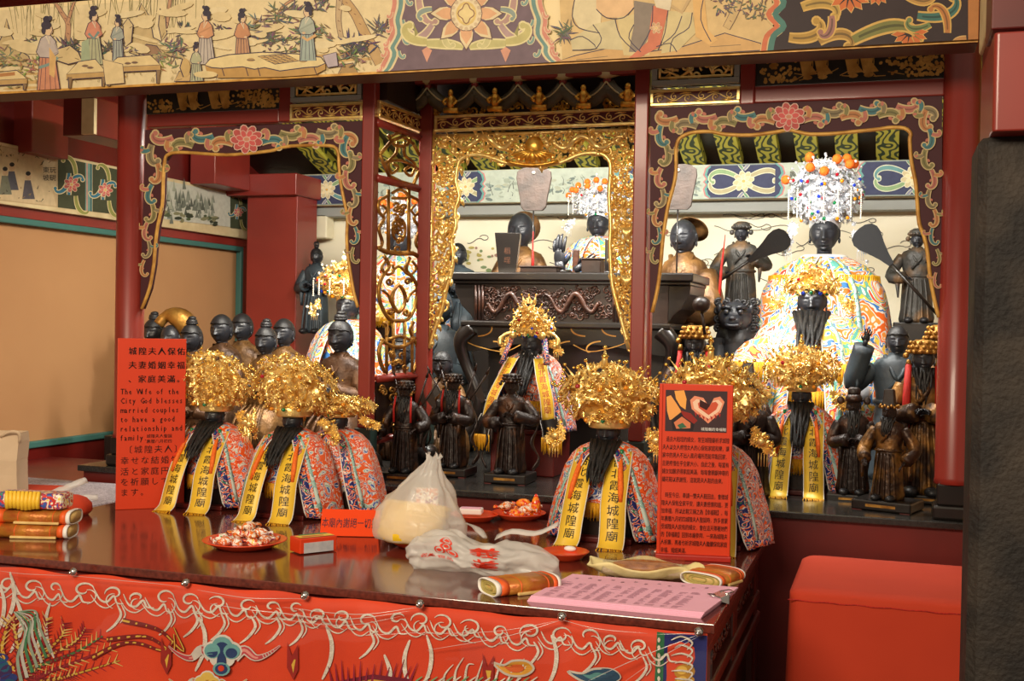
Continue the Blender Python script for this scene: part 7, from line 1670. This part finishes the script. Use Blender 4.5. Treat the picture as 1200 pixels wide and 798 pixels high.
# candy box
q = PZ(362, 648, ZT); bx = thing('candy_box', 'small red and silver candy box beside the candy plate', 'box', (q.x, q.y + .02, ZT), .95)
MB().box((0, 0, .018), (.088, .05, .032)).build('carton', 'sign_red', bx, bevel=.002); MB().box((0, -.0255, .014), (.07, .001, .022)).build('silver_panel', 'silver', bx); MB().box((.0445, 0, .014), (.001, .044, .022)).build('silver_end', 'silver', bx)
tpb = Paint(lambda u, v, l: Vector((u, v, .0345 + l))); tpb.poly([(-.04, -.016), (.04, -.02), (.04, .004), (-.04, .01)], (236, 200, 70)); tpb.poly([(-.03, .012), (.038, .006), (.036, .018), (-.026, .02)], (60, 130, 70)); tpb.poly([(-.03, -.01), (.02, -.012), (.02, -.004), (-.03, 0)], (200, 40, 30)); tpb.build('printed_top', 'print', bx)

# plastic bags
from mathutils import noise as mnoise
def crumple(p_, amp, sc):
    d = Vector((0, 0, 0))
    for k, a in ((1, 1), (2.3, .5)):
        v = Vector((p_.x, p_.y, p_.z)) * sc * k; n = mnoise.noise_vector(v); d += n * a
        r_ = 1 - abs(mnoise.noise(v * 1.3 + Vector((7, 3, 1)))) * 2; d += Vector((p_.x, p_.y, 0)).normalized() * r_ * a * .5
    return p_ + d * amp
m, nt, b = newmat('bag_plastic'); N = nt.nodes; L = nt.links
b.inputs['Base Color'].default_value = (.97, .96, .93, 1); b.inputs['Roughness'].default_value = .28; b.inputs['Coat Weight'].default_value = .3
tl = N.new('ShaderNodeBsdfTranslucent'); tl.inputs[0].default_value = (.95, .93, .88, 1); tr = N.new('ShaderNodeBsdfTransparent'); m1 = N.new('ShaderNodeMixShader'); m1.inputs[0].default_value = .28; m2 = N.new('ShaderNodeMixShader'); m2.inputs[0].default_value = .5
L.new(b.outputs[0], m1.inputs[1]); L.new(tl.outputs[0], m1.inputs[2]); L.new(m1.outputs[0], m2.inputs[1]); L.new(tr.outputs[0], m2.inputs[2]); L.new(m2.outputs[0], nt.nodes['Material Output'].inputs[0])
tc = N.new('ShaderNodeTexCoord'); nz = N.new('ShaderNodeTexNoise'); nz.inputs['Scale'].default_value = 28; nz.inputs['Detail'].default_value = 5; nz.inputs['Distortion'].default_value = 1.2; bp = N.new('ShaderNodeBump'); bp.inputs['Strength'].default_value = .35; bp.inputs['Distance'].default_value = .01
L.new(tc.outputs['Object'], nz.inputs['Vector']); L.new(nz.outputs['Fac'], bp.inputs['Height']); L.new(bp.outputs[0], b.inputs['Normal'])
mat('banana', (240, 196, 30), .45, col2=(224, 176, 24), nscale=20); mat('banana_tip', (70, 60, 24), .6); mat('paper_white', (240, 236, 230), .6)
qb = PZ(488, 643, ZT); PLb = plate('round orange plate under the bag of bananas', 492, 640, .075)
bb_ = thing('plastic_bag', 'white translucent plastic bag tied upright around yellow bananas', 'plastic bag', (qb.x, qb.y + .01, ZT))
u_ = m_per_px(qb)
prof = [(0, 44, .005, 0), (.02, 52, .012, 0), (.10, 55, .03, 1), (.22, 54, .05, 2), (.36, 48, .07, 2), (.5, 38, .09, 4), (.64, 27, .10, 7), (.78, 18, .11, 10), (.9, 11, .10, 13), (.97, 8, .2, 14), (1.0, 9, .25, 15)]
Hb = 100 * u_; rows = []
for f_, w_, cr, dx in prof:
    rows.append([Vector(((w_ * (1 + cr * sin(7 * a + f_ * 9) + .6 * cr * sin(13 * a + 4)) * cos(a) + dx) * u_, w_ * .72 * (1 + cr * sin(6 * a + 2 + f_ * 7)) * sin(a) * u_, f_ * Hb + .018 + (.006 * sin(5 * a) if f_ > .95 else 0))) for a in (2 * PI * i / 56 for i in range(56))])
rows = [r_ for i in range(len(rows) - 1) for r_ in ([rows[i]] if i == 0 else [rows[i], [a_.lerp(b_, .5) for a_, b_ in zip(rows[i], rows[i + 1])]])] + [rows[-1]]
rows = [[crumple(p_, .007 * min(1, p_.z / .06), 22) for p_ in r_] for r_ in rows]
MB().loft(rows, True, False).build('bag_skin', 'bag_plastic', bb_)
mb = MB(); mb.tube(bez((.05, .04, .05), (.09, .06, .06), (.12, .05, .05), (.15, .02, .03), 10), [.008 + .004 * sin(i) for i in range(11)], 8, flat=.4); mb.build('handle', 'bag_plastic', bb_)
# bananas inside
bn = thing('banana_bunch', 'bunch of yellow bananas inside the white plastic bag', 'bananas', (qb.x - .01, qb.y + .01, ZT + .024))
for k in range(5):
    th = -.5 + .26 * k; rr_ = .070 + .002 * k; pts = []
    for i in range(9): a = PI * (.95 + .95 * i / 8); pts.append(Vector((cos(a) * rr_, sin(a) * rr_ * .75 + .012 * k, .012 + .012 * k)))
    ob = MB().tube(pts, [.006, .014, .018, .020, .0205, .020, .018, .012, .005], 9).build('banana', 'banana', bn); MB().ell(pts[-1], .005, 6, 5).build('tip', 'banana_tip', ob)
pk = thing('snack_packet', 'printed snack packet standing inside the banana bag', 'packet', (qb.x + .02, qb.y + .01, ZT + .03), .3); mb = MB(); mb.box((.0, .0, .055), (.05, .014, .1)); mb.build('pouch', 'wrap_white', pk, bevel=.004)
# lying bag with red print
q2 = PZ(560, 676, ZT); b2 = thing('plastic_bag', 'crumpled white plastic bag with red print lying in front', 'plastic bag', (q2.x, q2.y + .035, ZT), -.02)
u2 = m_per_px(q2)
def bagS(t, a, lift=0):
    # t along the length 0..1, a around
    w_ = (.30 + .7 * sin(PI * min(.98, .10 + .86 * t)) ** .6); h = (23 * w_ * (1 - .15 * t) + 3 * sin(t * 9)) * u2; d = (30 * w_) * u2
    cr = 1 + .07 * sin(5 * a + 9 * t) + .05 * sin(11 * a - 13 * t) + .045 * sin(23 * t + 3 * a)
    x = (-90 + 176 * t + 5 * sin(a * 2 + 4 * t)) * u2; zc_ = h * .98
    q = crumple(Vector((x, d * cos(a) * cr, zc_ + h * sin(a) * cr)), .009, 20) + Vector((0, lift * cos(a), lift * sin(a)))
    q.z = max(.001, q.z); return q
MB().loft([[bagS(j / 60, 2 * PI * i / 64) for i in range(64)] for j in range(61)], True, True).build('bag_skin', 'bag_plastic', b2)
mb = MB(); mb.loft([[Vector(((10 + 78 * t) * u2, (16 - 4 * t) * u2 + s_ * (13 - 5 * t) * u2 * .6, (44 + 20 * t + 4 * sin(7 * t) - 5 * abs(s_)) * u2)) for s_ in (-1, -.5, 0, .5, 1)] for t in (i / 8 for i in range(9))], False, False); mb.build('handle_flap', 'bag_plastic', b2, solid=.001)
pr = Paint(lambda u, v, l: bagS(u, PI - v * .9, .0025 + l), step=1e-6, base=.0002); rd = (216, 60, 36)
def bagtext(ch, t0, v0, st, svv):
    vs, fs, ww = glyph(ch); pr.add([pr.fn(t0 + q[0] * st, v0 + q[1] * svv, pr.l) for q in vs], fs, rd, False)
for ch, t0, v0, st, svv in (('義', .44, .45, .20, .75), ('美', .46, -.30, .20, .7)): 
    for o_ in (0, .005, .01): bagtext(ch, t0 + o_, v0, st, svv)
for cx, cv in ((.30, .75), (.265, .35), (.335, .35), (.30, .52)):
    pr.stroke([(cx + .028 * cos(a), cv + .13 * sin(a)) for a in (i * PI / 8 for i in range(16))], .012, rd, closed=True); pr.blob((cx, cv), .016, .06, rd, 8)
for k, ch in enumerate('義美食品'): bagtext(ch, .13 + .05 * k, -.02 - .03 * k, .05, .2)
pr.build('red_print', 'print', b2)

# joss paper rolls
mat('joss_gold', (206, 140, 52), .38, .35, col2=(184, 96, 40), nscale=40, bump=.3, bscale=200); mat('joss_buff', (226, 196, 128), .7, col2=(206, 168, 100), nscale=30); mat('joss_orange', (232, 96, 34), .5); mat('olive_paper', (176, 158, 86), .65)
def joss(label, loc, rz, L_, W_, H_):
    t = thing('joss_paper', label, 'joss paper', loc, rz)
    def sec(x, k=1.0, n=26): return [Vector((x, W_ / 2 * k * (abs(cos(a)) ** .6) * (1 if cos(a) > 0 else -1), H_ / 2 + H_ / 2 * k * (abs(sin(a)) ** .8) * (1 if sin(a) > 0 else -1))) for a in (2 * PI * i / n for i in range(n))]
    for x0, x1, m_, nm, kk in ((-.5, -.42, 'paper_white', 'white_band', 1.0), (-.42, -.30, 'joss_orange', 'orange_band', 1.004), (-.30, .38, 'joss_gold', 'gold_wrapper', 1.008), (.38, .45, 'joss_orange', 'orange_band', 1.004), (.45, .5, 'paper_white', 'white_band', 1.0)):
        mb = MB(); mb.loft([sec(L_ * x0, kk), sec(L_ * (x0 + x1) / 2, kk * 1.02), sec(L_ * x1, kk)], True, False); mb.build(nm, m_, t, solid=.002)
    mb = MB()
    for k, f_ in enumerate((.86, .62, .36)): 
        q = sec(-L_ * .5 + .002, f_); q = [Vector((p_.x + .002, p_.y + (.06 * W_ if k == 2 else 0), p_.z + (1 - f_) * 0)) for p_ in q]; mb.loft([q, [p_ + Vector((L_ * .3, 0, 0)) for p_ in q]], True, False)
    mb.build('folded_sheets', 'olive_paper', t, solid=.003)
    mb = MB(); mb.loft([sec(-L_ * .44, .8), sec(L_ * .497, .8)], True, True); mb.build('filling', 'joss_buff', t)
    for x in (-.12, .3): mb = MB(); mb.tube(sec(L_ * x, 1.04), .0012, 5, closed=True); mb.build('string', 'joss_orange', t)
    mb = MB(); mb.box((L_ * .1, -W_ * .5, H_ * .12), (L_ * .55, .006, .006), 0); mb.build('incense_sticks', 'joss_buff', t, bevel=.002)
    return t
q = PZ(598, 693, ZT); joss('folded joss paper roll lying before the crumpled bag', (q.x + .015, q.y + .01, ZT), .85, .14, .07, .028)
q = PZ(828, 683, ZT); joss('folded joss paper roll beside the pink sheets', (q.x + .01, q.y + .015, ZT), 1.2, .10, .088, .024)
q = PZ(45, 629, ZT); joss('lowest joss paper roll of the stack at the left edge', (q.x - .02, q.y + .0, ZT), .30, .19, .07, .03)
joss('second joss paper roll from the bottom of the left stack', (q.x - .018, q.y + .01, ZT + .031), .26, .19, .07, .03)
yp = thing('candy_packets', 'yellow and red printed packet tied on top of the left joss paper stack', 'packet', (q.x - .02, q.y + .01, ZT + .063), .2)
foil('wrap_print', [(246, 214, 90), (240, 236, 220), (206, 50, 40), (60, 90, 170), (70, 140, 80)], .3)
MB().box((0, 0, .019), (.16, .06, .036)).build('pouch', 'wrap_print', yp, bevel=.008)
for k in range(9): MB().tube([(-.045 + .009 * k, -.035, .002 + .002 * sin(k)), (-.046 + .009 * k, -.036, .02), (-.048 + .0095 * k, -.033, .042)], [.005, .0055, .004], 6).build('noodle_stick', 'yellow_satin', yp)
rp2 = thing('red_pouch', 'soft red cloth pouch behind the joss paper stack at the left', 'pouch', (*PZ(86, 603, ZT).xy, ZT), .2)
mb = MB(); mb.loft([ring((0, 0, z), rx, ry, 24, f_, 7, 1) for z, rx, ry, f_ in ((0, .035, .03, .02), (.012, .046, .04, .03), (.03, .044, .038, .04), (.044, .03, .026, .08), (.05, .012, .01, .1))]); mb.build('pouch_cloth', 'red_cloth', rp2)
pw = thing('plastic_wrap', 'twisted clear white wrapper behind the joss paper stack', 'wrapper', (*PZ(70, 598, ZT).xy, ZT + .0), .5)
mb = MB(); mb.tube(bez((-.05, .0, .03), (0, .02, .05), (.02, 0, .06), (.06, .02, .075), 10), [.012 + .008 * abs(sin(i * 1.3)) for i in range(11)], 9, flat=.5); mb.tube(bez((-.03, -.02, .012), (.02, -.01, .03), (.05, 0, .035), (.09, .01, .03), 10), [.012 + .006 * abs(sin(i * 1.7)) for i in range(11)], 9, flat=.5); mb.build('film', 'bag_plastic', pw)

# plates and sweets further back
plate('small orange plate peeping out right of the crumpled bag', 662, 655, .052)
t = thing('cut_fruit', 'pale piece of cut fruit on the small orange plate', 'fruit', (*PZ(668, 651, ZT).xy, ZT + .009)); MB().ell((0, 0, .006), (.014, .008, .006), 12, 8).build('slice', 'paper_white', t)
plb = plate('dark red plate behind the banana bag', 556, 610, .062); c1 = PZ(556, 610, ZT)
t = thing('paper_packet', 'flat white paper packet on the plate behind the banana bag', 'packet', (c1.x - .01, c1.y, ZT + .016), .2); MB().box((0, 0, .008), (.06, .04, .014)).build('wrapper', 'paper_white', t, bevel=.003); MB().box((0, 0, .0155), (.05, .03, .001)).build('pink_label', 'pink_paper', t)
plc = plate('orange plate of bright snacks left of the tall crowned deity', 608, 608, .07); c2 = PZ(608, 608, ZT); random.seed(9)
for i in range(8):
    a = 2 * PI * i / 8; k = i % 2; nm_ = ('orange and white', 'red')[k]
    candy(f'{nm_} wrapped snack on the plate left of the tall crowned deity', (c2.x + .036 * cos(a), c2.y + .036 * sin(a), ZT + .008 + .008 * (i % 3)), .026, random.random() * 3, ('wrap_orange', 'wrap_red')[k], f'{nm_} snacks on the rear plate')
t = thing('orange_cone', 'pointed orange wrapper standing among the snacks', 'wrapper', (c2.x + .045, c2.y + .0, ZT + .016)); MB().lathe([(.0, 0), (.014, 0), (.012, .03), (.003, .05), (0, .051)], n=12).build('cone', 'wrap_orange', t)
# pastry pack on pale paper
mat('pale_paper', (240, 226, 168), .7, col2=(228, 210, 146), nscale=20, bump=.3, bscale=80); mat('pastry', (196, 128, 62), .5, col2=(150, 84, 36), nscale=60)
qp = PZ(752, 678, ZT); pp_ = thing('pastry_pack', 'clear boxed brown pastries on crumpled cream paper before the red notice', 'pastry pack', (qp.x, qp.y + .02, ZT), .1)
mb = MB(); rows = []
for j in range(9):
    f_ = j / 8; rows.append([Vector((.115 * (1.05 - .25 * f_ if 0 else 1) * cos(a) * (.55 + .45 * f_) * (1 + .05 * sin(7 * a + j)), .05 * sin(a) * (.55 + .45 * f_) * (1 + .06 * sin(9 * a)), .002 + .024 * f_ ** 2 * (1 + .25 * sin(5 * a)))) for a in (2 * PI * i / 48 for i in range(48))])
mb.loft(rows, True, False); mb.build('paper', 'pale_paper', pp_, solid=.0012)
for k in range(3): MB().ell((.002 * k, -.02 + .02 * k, .017), (.072, .0115, .013), 16, 10).build('pastry', 'pastry', pp_)
m, nt, b = newmat('clear_box'); N = nt.nodes; L = nt.links; tr = N.new('ShaderNodeBsdfTransparent'); gl = N.new('ShaderNodeBsdfGlossy'); gl.inputs['Roughness'].default_value = .08; mx = N.new('ShaderNodeMixShader'); mx.inputs[0].default_value = .22; L.new(tr.outputs[0], mx.inputs[1]); L.new(gl.outputs[0], mx.inputs[2]); L.new(mx.outputs[0], nt.nodes['Material Output'].inputs[0])
mb = MB(); mb.box((0, 0, .02), (.17, .068, .034), 0, None, .92); mb.build('clear_lid', 'clear_box', pp_, bevel=.004)
t = thing('sweet_packet', 'small orange and white packet at the foot of the red notice', 'packet', (*PZ(784, 652, ZT).xy, ZT), .1); MB().ell((0, 0, .009), (.034, .014, .009), 14, 8).build('wrapper', 'wrap_orange', t)
# pink sheets with clip
A4 = [PZ(619, 704, ZT), PZ(822, 724, ZT), PZ(862, 694, ZT), PZ(668, 678, ZT)]
ps_ = thing('paper_pad', 'stack of pink printed sheets lying at the table front', 'paper', (sum(p_.x for p_ in A4) / 4, sum(p_.y for p_ in A4) / 4, ZT))
for k in range(4):
    mb = MB(); o_ = Vector((.0016 * k, -.002 * (3 - k), 0)); z0 = .0025 * k; mb.loft([[p_ + o_ + Vector((0, 0, z0)) for p_ in A4], [p_ + o_ + Vector((0, 0, z0 + .0024)) for p_ in A4]], True, True, None, False); mb.build('sheet', 'pink_paper', ps_, True)
tp = Paint(lambda u, v, l: (A4[0].lerp(A4[1], u)).lerp(A4[3].lerp(A4[2], u), v) + Vector((.0048, 0, .0101 + l)), step=1e-7, base=.0001); random.seed(3)
for c in range(11):
    for r_ in range(22):
        if random.random() < .85: u = .05 + .075 * c; v = .06 + .028 * r_; tp.stroke([(u + .012 * (c % 2), v), (u + random.uniform(.03, .058), v)], .009, (150, 96, 124))
for c in range(12): tp.text(random.choice('幸福平安求籤農曆'), .06 + .07 * c, .80 + .05 * (c % 2), .045, (70, 30, 56), flip=1, sx=.55)
tp.build('printed_lines', 'print', ps_, True)
cp = thing('binder_clip', 'steel binder clip gripping the right end of the pink sheets', 'clip', PZ(843, 706, ZT), .55)
mb = MB(); mb.prism([(0, .0), (0, .019), (.018, .0125), (.018, .006)], lambda u, v, d: Vector((-u + .012, d, v)), -.018, .018); mb.build('jaw', 'steel', cp, bevel=.001)
MB().tube([(.006, -.012, .018), (.024, -.008, .021), (.024, .008, .021), (.006, .012, .018)], .0012, 6).build('lever', 'steel', cp); MB().tube([(-.004, -.012, .0125), (-.02, -.007, .015), (-.02, .007, .015), (-.004, .012, .0125)], .0012, 6).build('lever', 'steel', cp)

# ================================================================== GREY TABLE AND PAPER BAG AT THE LEFT
rampmat('grey_brocade', [(0, (150, 142, 150)), (.44, (150, 142, 150)), (.46, (206, 200, 206)), (.5, (160, 150, 158)), (.54, (206, 200, 206)), (.56, (150, 142, 150))], 40, 2.0, 1, bump=.1)
gt = thing('side_table', 'low side table under a grey patterned cloth at the left', 'table', (-2.5, 2.72, 0))
MB().bb((-2.98, 2.4, ZT - .06), (-2.0, 2.96, ZT + .0)).build('cloth_top', 'grey_brocade', gt, True, bevel=.006); MB().bb((-2.94, 2.44, 0), (-2.02, 2.95, ZT - .06)).build('body', 'red_lacquer_dark', gt, True)
mat('kraft', (216, 190, 158), .75, col2=(204, 176, 142), nscale=6, bump=.25, bscale=14)
qk = PZ(4, 582, ZT); kb = thing('paper_bag', 'beige paper bag with cord handle at the left edge', 'paper bag', (qk.x - .045, 2.63, ZT), .35)
mb = MB(); mb.loft([[Vector((x * (.075 + .003 * sin(z * 60)), y * .04 + .004 * sin(z * 40 + x), z)) for x, y in ((-1, -1), (-.3, -1.08), (.3, -1.04), (1, -1), (1, 1), (0, 1.05), (-1, 1))] for z in (0, .06, .1, .104, .15, .175)], True, False, None, False); mb.build('bag_sides', 'kraft', kb, solid=.0015)
MB().tube(bez((.03, -.04, .165), (.06, -.06, .19), (.1, -.06, .19), (.08, -.04, .15), 10), .004, 7).build('handle', 'kraft', kb)
t = thing('red_folder', 'flat dark red folder on the grey side table', 'folder', (*PZ(40, 574, ZT).xy, ZT), .2); MB().box((0, 0, .004), (.16, .1, .008)).build('cover', 'red_cloth', t, bevel=.002)

# ================================================================== LAMPS INSIDE THE SHRINE
def tube_lamp(label, x, y, z, L_, power, rot=0, col=(1, .96, .88), emis=14):
    t = thing('fluorescent_lamp', label, 'lamp', (x, y, z), rot)
    MB().box((0, 0, .03), (L_ + .04, .05, .03)).build('fixture', 'paper_white', t, bevel=.004)
    m = MATS.get('lamp_glow')
    if m is None:
        m, nt, b = newmat('lamp_glow'); b.inputs['Emission Color'].default_value = (*col, 1); b.inputs['Emission Strength'].default_value = emis; b.inputs['Base Color'].default_value = (1, 1, 1, 1)
    MB().tube([(-L_ / 2, 0, 0), (L_ / 2, 0, 0)], .012, 10).build('glowing_tube', 'lamp_glow', t)
    l = bpy.data.lights.new('lamp_light', 'AREA'); l.shape = 'RECTANGLE'; l.size = L_; l.size_y = .03; l.energy = power; l.color = col
    o = bpy.data.objects.new('lamp_light', l); COL.objects.link(o); o.parent = t; o.location = (0, 0, -.014); o.rotation_euler = (math.radians(38), 0, 0)
tube_lamp('fluorescent tube hidden above the right bay', -.22, 3.4, 2.33, .6, 21)
tube_lamp('fluorescent tube hidden above the central bay', -1.0, 3.5, 2.38, .5, 36)
tube_lamp('fluorescent tube hidden above the left bay', -1.85, 3.3, 2.30, .5, 24, col=(1, .93, .8))
